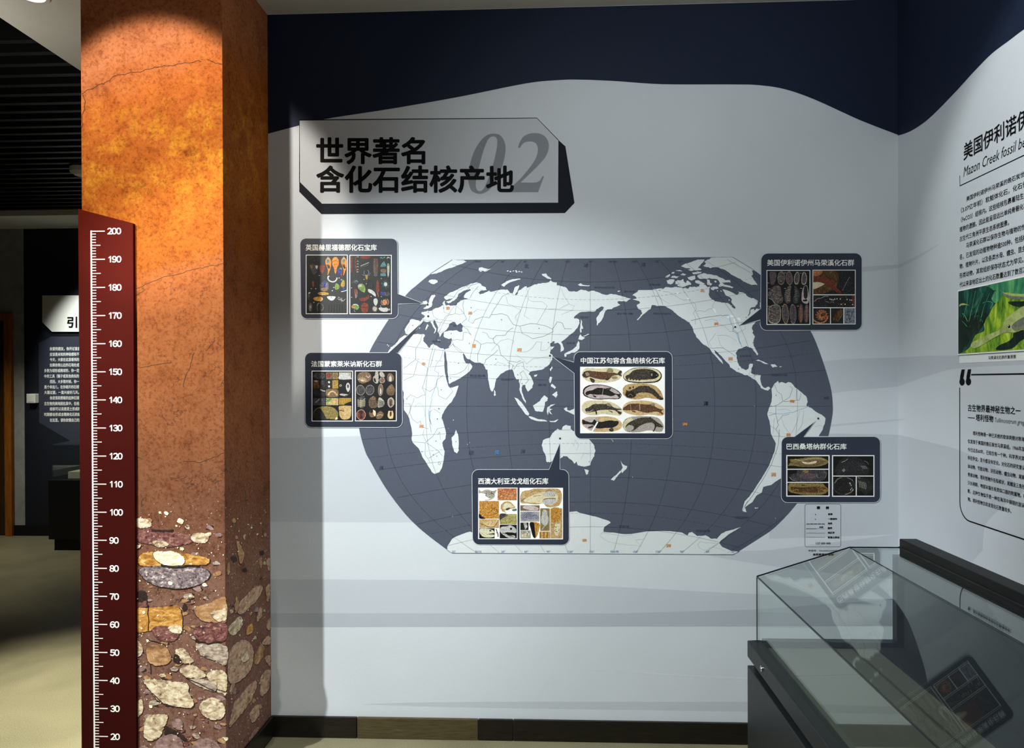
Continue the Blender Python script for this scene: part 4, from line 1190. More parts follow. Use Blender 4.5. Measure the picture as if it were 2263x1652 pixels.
for x, s in ((1003, '30°'), (1057, '西经0°东经'), (1112, '30°'), (1163, '60°'), (1212, '90°'), (1261, '120°'), (1308, '150°'), (1358, '东经180°西经'), (1405, '150°'), (1455, '120°'), (1507, '90°'), (1564, '60°'), (1620, '30°')):
    w = 3.2 * len(s) * (0.9 if len(s) < 5 else 0.72)
    pr.text_box(s, x - w / 2, 1215.5, x + w / 2, 1220.5, M_blue, 5.4, 0.0)
for x, s in ((1056, '西经0°东经'), (1111, '30°'), (1161, '60°'), (1208, '90°'), (1255, '120°'), (1305, '150°'), (1354, '东经180°西经'), (1402, '150°'), (1452, '120°'), (1503, '90°')):
    w = 3.0 * len(s) * (0.9 if len(s) < 5 else 0.72)
    pr.text_box(s, x - w / 2, 575.5, x + w / 2, 580, M_deep, 5.4, 0.0)
for z, s, x0, y0, x1, y1 in ((Z1, '鄂霍次克海', 1990, 655, 2064, 675), (Z2, '白令海', 470, 620, 612, 640), (Z2, '阿拉斯加湾', 800, 622, 960, 640), (Z1, '阿拉伯海', 985, 1185, 1125, 1208), (Z1, '孟加拉湾', 1268, 1222, 1378, 1240),
                             (Z1, '日本海', 1868, 890, 1940, 908), (Z1, '南海', 1605, 1270, 1680, 1290), (Z2, '东西伯利亚海', 258, 385, 445, 402), (Z2, '楚科奇海', 530, 420, 630, 438), (Z2, '波弗特海', 760, 358, 860, 376),
                             (Z2, '墨西哥湾', 1585, 1008, 1690, 1025), (Z2, '加勒比海', 1875, 1180, 2020, 1200), (Z4, '德雷克海峡', 1210, 970, 1310, 986), (Z4, '罗斯海', 380, 1034, 450, 1050), (Z4, '阿蒙森海', 930, 1066, 1030, 1082), (Z1, '黑海', 830, 735, 860, 750), (Z1, '地中海', 640, 872, 712, 894)):
    lab(z, s, x0, y0, x1, y1, M_deep, 0.0)
pr.build('map_lettering', wmap)
pr = Print(BACK)
for z, x, y in ((Z1, 600, 550), (Z1, 605, 655), (Z1, 1715, 1015), (Z3, 1890, 530), (Z4, 1803, 272)):
    a = z([(x, y)])[0]
    pr.ell(a[0], a[1], 2.4, 2.4, M_border, 5.5); pr.ell(a[0], a[1], 1.5, 1.5, M_ink, 5.7)
a = Z5([(1490, 1312)])[0]
pr.ell(a[0], a[1], 2.4, 2.4, M_border, 5.5); pr.ell(a[0], a[1], 1.6, 1.6, M_ink, 5.7)
for z, x, y in ((Z1, 605, 617), (Z1, 745, 580), (Z1, 463, 738), (Z1, 814, 812), (Z1, 995, 576), (Z1, 880, 1083), (Z1, 808, 1220), (Z1, 980, 902), (Z1, 1272, 686), (Z1, 1615, 765), (Z1, 1700, 893), (Z1, 1222, 1045), (Z1, 724, 1325), (Z1, 703, 1498), (Z1, 688, 1590),
                (Z1, 410, 1408), (Z1, 1420, 1188), (Z1, 1460, 1268), (Z3, 770, 352), (Z3, 758, 553), (Z3, 630, 650), (Z3, 733, 677), (Z3, 766, 690), (Z3, 941, 558), (Z3, 784, 258), (Z5, 1683, 1140), (Z2, 1575, 1135), (Z4, 168, 580), (Z4, 1502, 107), (Z4, 1468, 183), (Z4, 1418, 664)):
    a = z([(x, y)])[0]
    pr.ell(a[0], a[1], 1.1, 1.1, M_border, 5.5, 0, 8)
pr.build('city_dots', wmap)

# ------------------------------------------------------------------ map legend
ZL = zoomed(1760, 1095, 11.015)
c0 = BACK.at(1818, 1160)
leg = thing('map_legend', (c0.x, YW, c0.z), 'small outlined legend panel with scale 1:57 000 000 printed below the Brazil fossil card', 'legend')
pr = Print(BACK, ZL)
pr.line(round_rect((203, 203), (1078, 203), (1078, 1240), (203, 1240), 48), 10, M_border, 2, closed=True)
pr.build('outline', leg)
pr = Print(BACK, ZL)
for s, x0, y0, x1, y1, b in (('图', 497, 255, 570, 324, .05), ('例', 710, 255, 786, 324, .05), ('首都', 765, 420, 876, 470, .03), ('一般城市', 765, 535, 985, 586, .03), ('洲界', 760, 648, 868, 698, .03), ('国界', 760, 760, 868, 810, .03),
                             ('地区界', 760, 872, 926, 922, .03), ('军事分界线', 760, 985, 1046, 1040, .03), ('未定', 550, 740, 652, 782, .03), ('1:57 000 000', 470, 1130, 826, 1180, .012), ('审图号：GS(2020)4399号', 290, 1310, 990, 1364, .0), ('自然资源部 监制', 405, 1398, 905, 1454, .03)):
    pr.text_box(s, x0, y0, x1, y1, M_ink, 2.4, b)
pr.build('lettering', leg)
pr = Print(BACK, ZL)
pr.ell(463, 455, 13, 13, M_ink, 2.4, 0, 10)
pr.line([(463 + 14 * math.cos(t * .6283), 571 + 14 * math.sin(t * .6283)) for t in range(10)], 6, M_border, 2.4, closed=True)
pr.line([(240, 683), (690, 683)], 16, M_ink, 2.4, dash=(80, 12)); pr.line([(235, 799), (480, 800)], 10, M_ink, 2.4); pr.line([(480, 800), (690, 801)], 8, M_ink, 2.4, dash=(26, 16))
pr.line([(235, 903), (690, 906)], 7, M_border, 2.4); pr.line([(235, 1002), (695, 1004)], 11, M_border, 2.4, dash=(20, 11))
pr.build('line_samples', leg)

# ------------------------------------------------------------------ section title
ZT = zoomed(640, 240, 3.4815)
c0 = BACK.at(960, 470)
sign = thing('section_title', (c0.x, YW, c0.z), 'title block with black Chinese heading and grey 02 above the map, navy offset edge', 'title')
M_tnavy = ink('title_navy', (15, 20, 32), 0.65, 0.06, 60, 0.15)
M_plate = wall_paper('title_plate_grey', (188, 192, 199))
M_02 = ink('numeral_grey', (130, 134, 142), 0.6, 0.03)
plate = [(78, 90), (1902, 74), (2068, 245), (2066, 723), (250, 731), (80, 565)]
pr = Print(BACK, ZT); pr.poly([(75, 560), (2066, 240), (2122, 290), (2192, 725), (2118, 803), (245, 811), (75, 640)], M_tnavy, 1.6); pr.build('offset_edge', sign)
pr = Print(BACK, ZT); pr.poly(plate, M_plate, 2.0); pr.build('plate', sign)
pr = Print(BACK, ZT); pr.line([(76, 565), (76, 88), (1903, 73), (2070, 245)], 5, M_ink, 2.6); pr.build('outline', sign)
pr = Print(BACK, ZT)
o0 = catmull([(1560, 193), (1620, 205), (1655, 260), (1661, 330), (1640, 430), (1600, 530), (1550, 610), (1500, 648), (1450, 655), (1400, 630), (1378, 570), (1375, 500), (1390, 420), (1420, 330), (1460, 260), (1510, 210)], 4, True)
i0 = catmull([(1560, 215), (1590, 225), (1598, 270), (1585, 350), (1560, 450), (1520, 560), (1490, 620), (1460, 635), (1440, 620), (1432, 580), (1445, 500), (1470, 400), (1500, 300), (1530, 235)], 4, True)
loops = [[Vector((*p, 0)) for p in o0], [Vector((*p, 0)) for p in i0]]
tri = tessellate_polygon(loops)
pr.raw(pr.P(o0 + i0, 2.3), tri, M_02)
pr.poly(catmull([(1757, 300), (1770, 260), (1800, 215), (1850, 192), (1910, 190), (1960, 210), (1990, 255), (1993, 310), (1970, 370), (1920, 430), (1850, 500), (1778, 568)], 4) + [(1870, 570)] +
        catmull([(1905, 566), (1930, 548), (1943, 521)], 3) + [(1958, 520), (1912, 643), (1678, 643), (1690, 622)] + catmull([(1780, 535), (1850, 450), (1895, 380), (1910, 320), (1900, 275), (1870, 255), (1830, 255), (1795, 270), (1772, 304)], 4), M_02, 2.3)
pr.build('numeral_lettering', sign, label='grey slanted 02')
pr = Print(BACK, ZT)
pr.text_box('世界著名', 205, 219, 1045, 430, M_ink, 2.8, 0.032, 0, 3)
pr.text_box('含化石结核产地', 205, 437, 1727, 650, M_ink, 2.8, 0.032, 0, 3)
pr.build('heading_lettering', sign)
# ================================================================== fossil cards on the map
M_card = ink('card_navy', (42, 48, 64), 0.5, 0.05, 60, 0.35)
M_cardb = ink('card_outline', (196, 202, 208), 0.6, 0.02)
M_pblack = ink('photo_black', (12, 13, 12), 0.5, 0.1)
M_pwhite = ink('photo_white', (246, 246, 242), 0.55, 0.02)
FD = lambda n_, *st, sc=190, stz=1: mottled('fossil_' + n_, [(p, tuple(v * 0.88 for v in c)) for p, c in st], sc * 1.5, 6, 0.6, (1, 1, stz), 0.5)
F_brown = FD('brown', (.3, (60, 46, 34)), (.5, (126, 98, 72)), (.7, (176, 146, 112)))
F_tan = FD('tan', (.3, (150, 112, 62)), (.5, (206, 170, 112)), (.7, (236, 214, 164)), sc=110)
F_cream = FD('cream', (.3, (206, 186, 136)), (.5, (238, 224, 182)), (.7, (250, 242, 214)), sc=90)
F_peach = FD('peach', (.3, (196, 150, 96)), (.5, (232, 196, 140)), (.7, (244, 220, 176)), sc=90)
F_pink = FD('pinkgrey', (.3, (170, 150, 150)), (.5, (212, 196, 196)), (.7, (226, 214, 212)), sc=80)
F_fish = FD('fish_dark', (.32, (16, 14, 12)), (.5, (56, 50, 42)), (.68, (128, 116, 98)), sc=230)
F_fish2 = FD('fish_brown', (.3, (44, 26, 16)), (.5, (96, 64, 42)), (.7, (156, 118, 84)), sc=230)
F_blackfish = FD('fish_black', (.35, (10, 10, 10)), (.55, (34, 32, 30)), (.75, (92, 86, 80)), sc=230)
F_fin = FD('fin', (.3, (96, 84, 60)), (.5, (160, 144, 108)), (.7, (200, 186, 146)), sc=240)
F_greystone = FD('greystone', (.3, (110, 102, 92)), (.5, (186, 178, 166)), (.7, (222, 216, 206)), sc=170)
F_dgrey = FD('darkgrey', (.34, (18, 18, 20)), (.5, (62, 58, 62)), (.68, (124, 116, 118)), sc=210)
F_rib = FD('ribbed', (.36, (22, 20, 20)), (.5, (88, 78, 76)), (.62, (168, 152, 144)), sc=90, stz=4)
F_faint = FD('faint', (.38, (8, 8, 9)), (.52, (36, 36, 38)), (.66, (82, 82, 86)), sc=150, stz=2)
F_olive = FD('olive', (.3, (66, 56, 28)), (.5, (140, 120, 66)), (.7, (196, 176, 116)))
F_orange = FD('orange', (.3, (190, 86, 20)), (.5, (236, 138, 44)), (.7, (252, 180, 92)), sc=120)
F_red = FD('red', (.3, (78, 30, 22)), (.5, (124, 54, 38)), (.7, (160, 84, 62)), sc=120)
F_white = FD('white', (.3, (120, 118, 116)), (.5, (206, 204, 202)), (.7, (248, 248, 246)), sc=170)
F_green = FD('green', (.32, (40, 60, 26)), (.5, (110, 140, 60)), (.68, (196, 206, 140)), sc=200)
F_blue = FD('blue', (.32, (12, 18, 70)), (.5, (34, 46, 140)), (.68, (100, 124, 170)), sc=150)
F_teal = FD('teal', (.32, (20, 50, 56)), (.5, (70, 130, 130)), (.68, (170, 210, 206)), sc=260)
F_gold = FD('gold', (.32, (110, 80, 16)), (.5, (178, 140, 50)), (.68, (216, 184, 104)), sc=150)
F_multi = mottled('fossil_multi', [(.3, (24, 40, 90)), (.42, (150, 50, 40)), (.5, (60, 130, 90)), (.6, (210, 190, 120)), (.7, (40, 60, 110))], 260, 3, 0.6)
F_amber = FD('amber', (.3, (120, 66, 16)), (.5, (204, 140, 52)), (.7, (246, 208, 124)), sc=130)
F_rust = FD('rust', (.34, (90, 40, 20)), (.5, (206, 116, 62)), (.66, (250, 206, 150)), sc=240)
F_ygreen = FD('ygreen', (.34, (70, 64, 30)), (.5, (176, 166, 96)), (.66, (238, 230, 170)), sc=240)
F_lav = FD('lavender', (.34, (60, 62, 74)), (.5, (150, 152, 170)), (.66, (190, 192, 206)), sc=240)
F_mauve = FD('mauve', (.34, (46, 36, 40)), (.5, (96, 80, 86)), (.66, (146, 126, 128)), sc=200)
F_bone = FD('bone', (.3, (190, 180, 140)), (.5, (236, 230, 196)), (.7, (252, 250, 228)), sc=110)
F_hair = FD('hair', (.34, (38, 22, 12)), (.5, (92, 60, 30)), (.66, (150, 112, 62)), sc=200, stz=0.25)


def card(tl, tr, br, bl, rad, spike, heading, hbox, photos, label):
    """spike: (edge index, base point a, base point b, tip); the pointer leaves one side of the rounded panel"""
    c = BACK.at((tl[0] + br[0]) / 2, bl[1])
    t = thing('fossil_card', (c.x, YW, c.z), label, 'information card', 'fossil site cards pointing at the map')
    rr_ = round_rect(tl, tr, br, bl, rad, 6)
    edge, a, b, tip = spike
    k = (edge + 1) * 7                      # corner i holds 7 points; edge i runs from corner i to corner i+1
    out = rr_[:k] + [a, tip, b] + rr_[k:]
    pr = Print(BACK); pr.poly(out, M_card, 7.0); pr.build('panel', t)
    pr = Print(BACK); pr.line(out, 1.1, M_cardb, 7.5, closed=True); pr.build('outline', t)
    pr = Print(BACK); pr.text_box(heading, *hbox, M_white, 7.8, 0.02); pr.build('heading_lettering', t)
    for z, (x0, y0, x1, y1), border, draw in photos:
        pr = Print(BACK, z)
        pr.rect(x0, y0, x1, y1, M_pwhite, 7.8)
        ph = pr.build('photo', t)
        pr = Print(BACK, z)
        if border: pr.rect(x0 + border, y0 + border, x1 - border, y1 - border, M_pblack, 8.1)
        pr.clip = (x0 + border, y0 + border, x1 - border, y1 - border)
        draw(pr)
        pr.build('fossil_print', ph)
    return t


SEED = [0]


def B_(pr, pts, m, lay=9, amp=4, smooth=True):
    SEED[0] += 1
    p = catmull(pts, 3, True) if smooth else pts
    pr.poly(rough(p, amp, 1, SEED[0]), m, lay)


def E_(pr, x, y, rx, ry, m, lay=9, rot=0, jit=0.06, rim=None):
    SEED[0] += 1
    if rim: pr.ell(x, y, rx * 1.07, ry * 1.07, rim, lay - 0.25, rot, 22, jit, SEED[0])
    pr.ell(x, y, rx, ry, m, lay, rot, 22, jit, SEED[0])


def L_(pr, pts, w, m, lay=10, sm=True):
    pr.line(catmull(pts, 4) if sm and len(pts) > 2 else pts, w, m, lay)


def scatter(pr, x0, y0, x1, y1, n, m, lay, rmin=3, rmax=7, seed=1):
    r = random.Random(seed)
    for i in range(n):
        q = r.uniform(rmin, rmax)
        pr.ell(r.uniform(x0 + q, x1 - q), r.uniform(y0 + q, y1 - q), q, q * r.uniform(.5, 1), m, lay, r.uniform(0, 180), 7, .2, i)


# ---- Herefordshire card
ZA = zoomed(655, 515, 8.258)


def uk1(p):
    E_(p, 330, 480, 105, 65, F_faint); B_(p, [(250, 580), (400, 590), (380, 690), (330, 760), (280, 690)], F_dgrey); B_(p, [(255, 585), (300, 590), (290, 650)], F_brown, 9.3)
    B_(p, [(350, 600), (398, 595), (380, 660)], F_white, 9.3); B_(p, [(430, 600), (515, 595), (510, 690), (480, 740), (440, 700)], F_red)
    for dx, m in ((0, F_orange), (285, F_orange)):
        B_(p, [(535 + dx, 510), (560 + dx, 460), (600 + dx, 450), (635 + dx, 500), (640 + dx, 570), (625 + dx, 650), (605 + dx, 710), (575 + dx, 772), (582 + dx, 690), (565 + dx, 620), (540 + dx, 560)], m)
        B_(p, [(560 + dx, 480), (595 + dx, 470), (605 + dx, 530), (580 + dx, 555), (560 + dx, 530)], F_teal, 9.4)
        B_(p, [(555 + dx, 580), (605 + dx, 575), (620 + dx, 640), (590 + dx, 640)], F_red, 9.4)
        B_(p, [(575 + dx, 600), (600 + dx, 600), (612 + dx, 640), (590 + dx, 650)], F_faint, 9.6)
        for q in (575, 592): L_(p, [(q + dx, 430), (q + 3 + dx, 480)], 5, F_white)
    B_(p, [(657, 500), (680, 455), (715, 437), (755, 455), (780, 505), (775, 575), (748, 640), (738, 690), (717, 752), (700, 690), (690, 640), (665, 580)], F_orange)
    L_(p, [(662, 528), (700, 505), (740, 505), (775, 528)], 8, F_red)
    for q in (560, 590, 620, 650, 680): L_(p, [(670 + (q - 560) * .2, q), (717, q + 10), (768 - (q - 560) * .25, q)], 4, F_red)
    B_(p, [(755, 670), (800, 640), (840, 680), (835, 760), (780, 750)], F_blue); B_(p, [(790, 640), (830, 630), (836, 665)], F_green, 9.3); B_(p, [(828, 690), (848, 680), (845, 780), (822, 815)], F_red, 9.3)
    L_(p, [(610, 790), (585, 800), (590, 850), (640, 885), (700, 885), (740, 850), (745, 812)], 22, F_white); L_(p, [(600, 800), (618, 815)], 8, F_faint)
    B_(p, [(430, 960), (470, 900), (540, 870), (580, 930), (570, 1050), (460, 1055)], F_dgrey); B_(p, [(500, 890), (530, 880), (540, 990), (500, 1000)], F_blue, 9.3)
    for q in range(5): L_(p, [(540, 960 + q * 12), (570, 900 + q * 25), (592, 940 + q * 22)], 5, F_lav)
    B_(p, [(455, 1010), (570, 1000), (560, 1055), (470, 1055)], F_brown, 9.5)
    B_(p, [(740, 915), (790, 960), (785, 1010), (730, 1035), (705, 1000), (715, 940)], F_green); B_(p, [(855, 855), (885, 880), (890, 940), (865, 985), (825, 975), (818, 930)], F_gold)
    E_(p, 832, 852, 16, 18, F_teal); B_(p, [(850, 990), (888, 990), (885, 1045), (855, 1050)], F_blue); L_(p, [(822, 1070), (880, 1060), (928, 1040)], 12, F_white)
    B_(p, [(395, 1100), (430, 1080), (540, 1080), (600, 1105), (560, 1130), (440, 1130)], F_gold); B_(p, [(315, 1190), (360, 1165), (450, 1160), (490, 1200), (450, 1240), (350, 1230)], F_amber, 9)
    L_(p, [(480, 1180), (478, 1220), (440, 1248)], 8, F_white); B_(p, [(565, 1160), (640, 1150), (720, 1160), (690, 1215), (640, 1232), (590, 1205)], F_white); L_(p, [(640, 1155), (645, 1190)], 6, F_faint)
    for a, b in ((750, 1190), (770, 1215), (800, 1180), (830, 1260), (860, 1250)): L_(p, [(820, 1220), (a, b)], 4, F_white)
    L_(p, [(830, 1180), (850, 1240), (900, 1200)], 6, F_white)
    B_(p, [(210, 1100), (270, 1070), (250, 1140), (240, 1210), (215, 1200)], F_dgrey); B_(p, [(225, 1090), (262, 1078), (240, 1110)], F_white, 9.3)
    E_(p, 263, 1350, 32, 80, F_mauve); E_(p, 262, 1350, 18, 30, F_lav, 9.3); E_(p, 255, 1405, 20, 12, F_green, 9.3)
    L_(p, [(400, 1430), (385, 1350), (400, 1285), (440, 1280), (490, 1320), (500, 1380), (460, 1420)], 26, F_dgrey); L_(p, [(390, 1340), (400, 1290), (430, 1275)], 8, F_lav)
    B_(p, [(290, 880), (325, 885), (325, 960), (315, 990), (300, 960)], F_red); scatter(p, 240, 810, 380, 900, 14, F_faint, 9.2, 4, 9, 3)
    for i in range(6): L_(p, [(600 + i * 48, 1300), (596 + i * 48, 1450)], 4, F_faint)
    L_(p, [(595, 1292), (640, 1292)], 6, F_dgrey); L_(p, [(750, 1290), (835, 1282)], 6, F_dgrey)
    for x, y in ((660, 1052), (690, 992), (425, 775), (785, 820), (325, 1265), (780, 1172), (280, 1015), (360, 1015)): L_(p, [(x - 10, y), (x + 10, y)], 7, M_pwhite)


def uk2(p):
    B_(p, [(1005, 425), (1025, 425), (1022, 640), (1010, 740), (1000, 620)], F_red); L_(p, [(1100, 430), (1085, 510), (1090, 620), (1120, 720)], 22, F_red)
    for q in (440, 520, 570, 620, 670, 715): L_(p, [(1108, q), (1128, q - 12), (1135, q + 4)], 6, F_white)
    B_(p, [(1180, 425), (1345, 425), (1330, 470), (1200, 465)], F_red); B_(p, [(1160, 620), (1230, 570), (1335, 530), (1310, 600), (1220, 620)], F_dgrey); L_(p, [(1180, 600), (1250, 570), (1330, 535)], 10, F_greystone)
    for q in range(14): y = 480 + q * 23; w = 42 - abs(q - 6) * 2; L_(p, [(1450 - w, y - 8), (1452, y + 6), (1455 + w, y - 8)], 5, F_greystone)
    B_(p, [(1440, 470), (1462, 470), (1468, 640), (1458, 800), (1448, 640)], F_red, 10.3)
    B_(p, [(1530, 460), (1560, 430), (1580, 460), (1610, 430), (1625, 445), (1590, 465)], F_teal); B_(p, [(1645, 470), (1680, 430), (1720, 470), (1690, 455)], F_greystone)
    B_(p, [(1540, 610), (1560, 560), (1600, 520), (1632, 560), (1635, 610)], F_teal); p.rect(1535, 655, 1642, 788, F_dgrey, 9); B_(p, [(1545, 665), (1635, 660), (1630, 720), (1560, 715)], F_brown, 9.3); B_(p, [(1545, 740), (1620, 730), (1630, 780), (1550, 780)], F_teal, 9.3)
    B_(p, [(1660, 580), (1680, 550), (1700, 590), (1702, 700), (1680, 810), (1662, 720)], F_greystone); B_(p, [(1660, 580), (1680, 550), (1698, 590), (1675, 600)], F_green, 9.4)
    L_(p, [(1205, 755), (1250, 775), (1285, 770), (1330, 770), (1355, 730)], 6, F_lav); L_(p, [(1245, 690), (1240, 740), (1280, 770), (1325, 740), (1320, 690), (1300, 675)], 7, F_lav); B_(p, [(1270, 770), (1305, 770), (1300, 840), (1275, 840)], F_gold)
    for q in (785, 800, 820): L_(p, [(1262, q), (1312, q)], 4, F_gold)
    B_(p, [(1015, 930), (1040, 870), (1100, 850), (1140, 890), (1100, 935), (1050, 910)], F_dgrey); L_(p, [(1060, 900), (1100, 870), (1130, 900)], 16, F_teal)
    B_(p, [(1125, 960), (1160, 925), (1220, 930), (1260, 990), (1255, 1085), (1190, 1060), (1140, 1010)], F_green); B_(p, [(1130, 960), (1180, 935), (1200, 970), (1150, 990)], F_greystone, 9.3)
    L_(p, [(1300, 1000), (1290, 960), (1330, 870), (1370, 880), (1410, 950), (1390, 1000)], 5, F_faint); L_(p, [(1330, 870), (1350, 950), (1390, 985)], 4, F_dgrey)
    B_(p, [(1485, 838), (1505, 880), (1518, 1000), (1515, 1070), (1490, 1080), (1460, 1060), (1465, 920)], F_red); L_(p, [(1480, 1080), (1505, 1165)], 9, F_gold); L_(p, [(1505, 1080), (1512, 1150)], 8, F_red)
    for k in range(14): a = k * .45; L_(p, [(1632 + 20 * math.cos(a), 935 + 20 * math.sin(a)), (1632 + (60 + k % 3 * 14) * math.cos(a), 935 + (62 + k % 4 * 10) * math.sin(a))], 5, F_teal)
    E_(p, 1632, 935, 30, 36, F_white, 10.3); B_(p, [(1535, 1080), (1560, 1065), (1640, 1075), (1700, 1080), (1700, 1140), (1600, 1145), (1540, 1125)], F_dgrey); B_(p, [(1535, 1080), (1565, 1062), (1620, 1075), (1610, 1125), (1545, 1120)], F_blue, 9.3); L_(p, [(1610, 1080), (1640, 1110), (1620, 1140)], 7, F_olive)
    B_(p, [(1310, 1035), (1330, 1022), (1400, 1050), (1450, 1110), (1450, 1160), (1380, 1110), (1320, 1075)], F_white)
    B_(p, [(1060, 1040), (1085, 1010), (1110, 1060), (1110, 1160), (1085, 1195), (1065, 1120)], F_red); L_(p, [(1105, 1030), (1120, 1110), (1100, 1185)], 8, F_teal); L_(p, [(1090, 1100), (1088, 1190)], 8, F_greystone, 10.2)
    B_(p, [(1150, 1200), (1200, 1180), (1270, 1170), (1325, 1130), (1335, 1180), (1270, 1235), (1190, 1240)], F_red); B_(p, [(1410, 1230), (1430, 1195), (1470, 1195), (1490, 1240), (1470, 1310), (1445, 1322), (1420, 1280)], F_white)
    E_(p, 1625, 1258, 70, 62, F_dgrey); E_(p, 1620, 1260, 46, 52, F_rust, 9.3); L_(p, [(1560, 1220), (1555, 1290), (1600, 1315)], 8, F_greystone); L_(p, [(1660, 1200), (1692, 1250), (1670, 1310)], 7, F_greystone)
    B_(p, [(1010, 1330), (1050, 1295), (1120, 1305), (1150, 1350), (1120, 1400), (1070, 1385), (1020, 1365)], F_green); B_(p, [(1010, 1330), (1045, 1320), (1060, 1370), (1020, 1365)], F_rust, 9.3); L_(p, [(1040, 1305), (1100, 1300), (1140, 1330)], 14, F_white); L_(p, [(1070, 1385), (1060, 1420), (1085, 1435)], 7, F_lav)
    B_(p, [(1183, 1340), (1215, 1285), (1270, 1272), (1318, 1310), (1320, 1390), (1280, 1450), (1225, 1452), (1190, 1410)], F_red); L_(p, [(1186, 1345), (1250, 1360), (1318, 1352)], 5, F_faint)
    for k in range(12): a = k * .524; L_(p, [(1437, 1382), (1437 + 52 * math.cos(a), 1382 + 58 * math.sin(a))], 7, F_greystone)
    E_(p, 1437, 1382, 36, 40, F_greystone, 10.2); B_(p, [(1505, 1380), (1540, 1352), (1600, 1365), (1650, 1358), (1680, 1390), (1660, 1432), (1560, 1430)], F_white); B_(p, [(1685, 1385), (1712, 1380), (1705, 1410), (1690, 1412)], F_greystone)
    for x, y in ((1012, 1000), (1015, 1172), (1240, 845), (1285, 928), (1368, 1158), (1555, 830), (1555, 1160), (1540, 1330)): L_(p, [(x - 7, y), (x + 7, y)], 7, M_pwhite)
    L_(p, [(1330, 1468), (1480, 1468)], 9, M_pwhite)


card((663.7, 526.7), (878.6, 527), (880.6, 703.8), (665.7, 703.9), 13, (1, (879.9, 649), (880.3, 671.5), (935, 670)), '英国赫里福德郡化石宝库', (676.2, 539.8, 833, 553.9),
     [(ZA, (178, 396, 940, 1477), 12, uk1), (ZA, (974, 399, 1743, 1477), 12, uk2)], 'navy card with two photos of colourful fossils on black, orange tadpole-shaped ones at top')

# ---- Montceau-les-Mines card
ZB = zoomed(665, 765, 8.695)


def fr1(p):
    E_(p, 360, 565, 112, 66, F_dgrey); L_(p, [(345, 510), (340, 570), (350, 630)], 8, F_faint)
    p.rect(490, 500, 605, 630, F_brown, 9); E_(p, 540, 560, 42, 48, F_red, 9.3); p.rect(612, 500, 722, 630, F_olive, 9); E_(p, 668, 560, 40, 45, F_brown, 9.3); p.rect(738, 498, 970, 632, F_greystone, 9); B_(p, [(740, 630), (760, 540), (830, 510), (900, 520), (965, 600), (968, 630)], F_white, 9.3)
    p.rect(245, 650, 362, 808, F_hair, 9); E_(p, 300, 668, 32, 16, F_greystone, 9.3); p.rect(370, 650, 478, 808, F_faint, 9); E_(p, 422, 695, 32, 40, F_dgrey, 9.3); p.rect(490, 650, 602, 808, F_faint, 9)
    for y in (688, 770): E_(p, 547, y, 19, 20, F_bone, 9.4, 0, .15)
    p.rect(610, 648, 722, 808, F_gold, 9); L_(p, [(640, 660), (660, 730), (650, 800)], 12, F_olive); E_(p, 768, 752, 22, 22, F_greystone, 9.3); E_(p, 768, 752, 11, 11, M_pblack, 9.5)
    B_(p, [(905, 700), (945, 730), (945, 820), (915, 875), (880, 830), (870, 750)], F_white, 9.3); B_(p, [(895, 740), (925, 740), (920, 800), (900, 790)], F_faint, 9.5)
    L_(p, [(965, 800), (955, 880), (915, 935), (860, 945)], 14, F_dgrey); B_(p, [(748, 925), (790, 905), (860, 915), (915, 930), (880, 955), (800, 948)], F_greystone, 9.3)
    B_(p, [(245, 830), (300, 818), (430, 825), (478, 870), (470, 960), (300, 965), (245, 900)], F_faint); L_(p, [(380, 825), (420, 850), (475, 860)], 20, F_greystone); L_(p, [(250, 880), (350, 915), (460, 900)], 8, F_dgrey)
    B_(p, [(492, 840), (540, 818), (680, 818), (722, 850), (722, 950), (680, 970), (500, 965)], F_brown); L_(p, [(530, 940), (560, 880), (610, 858), (660, 880), (700, 940)], 36, F_tan, 9.4); L_(p, [(520, 900), (570, 850), (640, 845), (700, 900)], 6, F_faint, 10)
    p.rect(245, 992, 476, 1130, F_dgrey, 9); L_(p, [(285, 1080), (330, 1040), (365, 1010)], 24, F_lav); p.rect(490, 992, 725, 1130, F_ygreen, 9); B_(p, [(500, 1000), (600, 1000), (560, 1060), (510, 1060)], F_green, 9.3); B_(p, [(560, 1110), (640, 1030), (720, 1000), (715, 1080), (640, 1120)], F_tan, 9.3)
    p.rect(738, 992, 970, 1120, F_gold, 9); B_(p, [(835, 1125), (870, 1095), (970, 1060), (970, 1128)], M_pblack, 9.4)
    B_(p, [(245, 1290), (280, 1210), (380, 1160), (500, 1150), (620, 1170), (700, 1240), (725, 1310), (690, 1400), (600, 1400), (480, 1390), (330, 1400), (260, 1370)], F_olive); B_(p, [(245, 1300), (290, 1215), (370, 1185), (440, 1290), (480, 1395), (330, 1400), (260, 1370)], F_faint, 9.3)
    L_(p, [(370, 1190), (430, 1270), (490, 1390)], 9, M_pblack); B_(p, [(660, 1400), (690, 1350), (715, 1380), (690, 1405)], F_cream, 9.4)
    B_(p, [(745, 1145), (960, 1142), (972, 1180), (970, 1310), (940, 1380), (870, 1405), (790, 1390), (745, 1320), (740, 1240)], F_tan, 9, 2); L_(p, [(742, 1232), (790, 1230), (830, 1248)], 12, M_pblack); L_(p, [(790, 1190), (830, 1220), (800, 1240)], 5, F_brown)


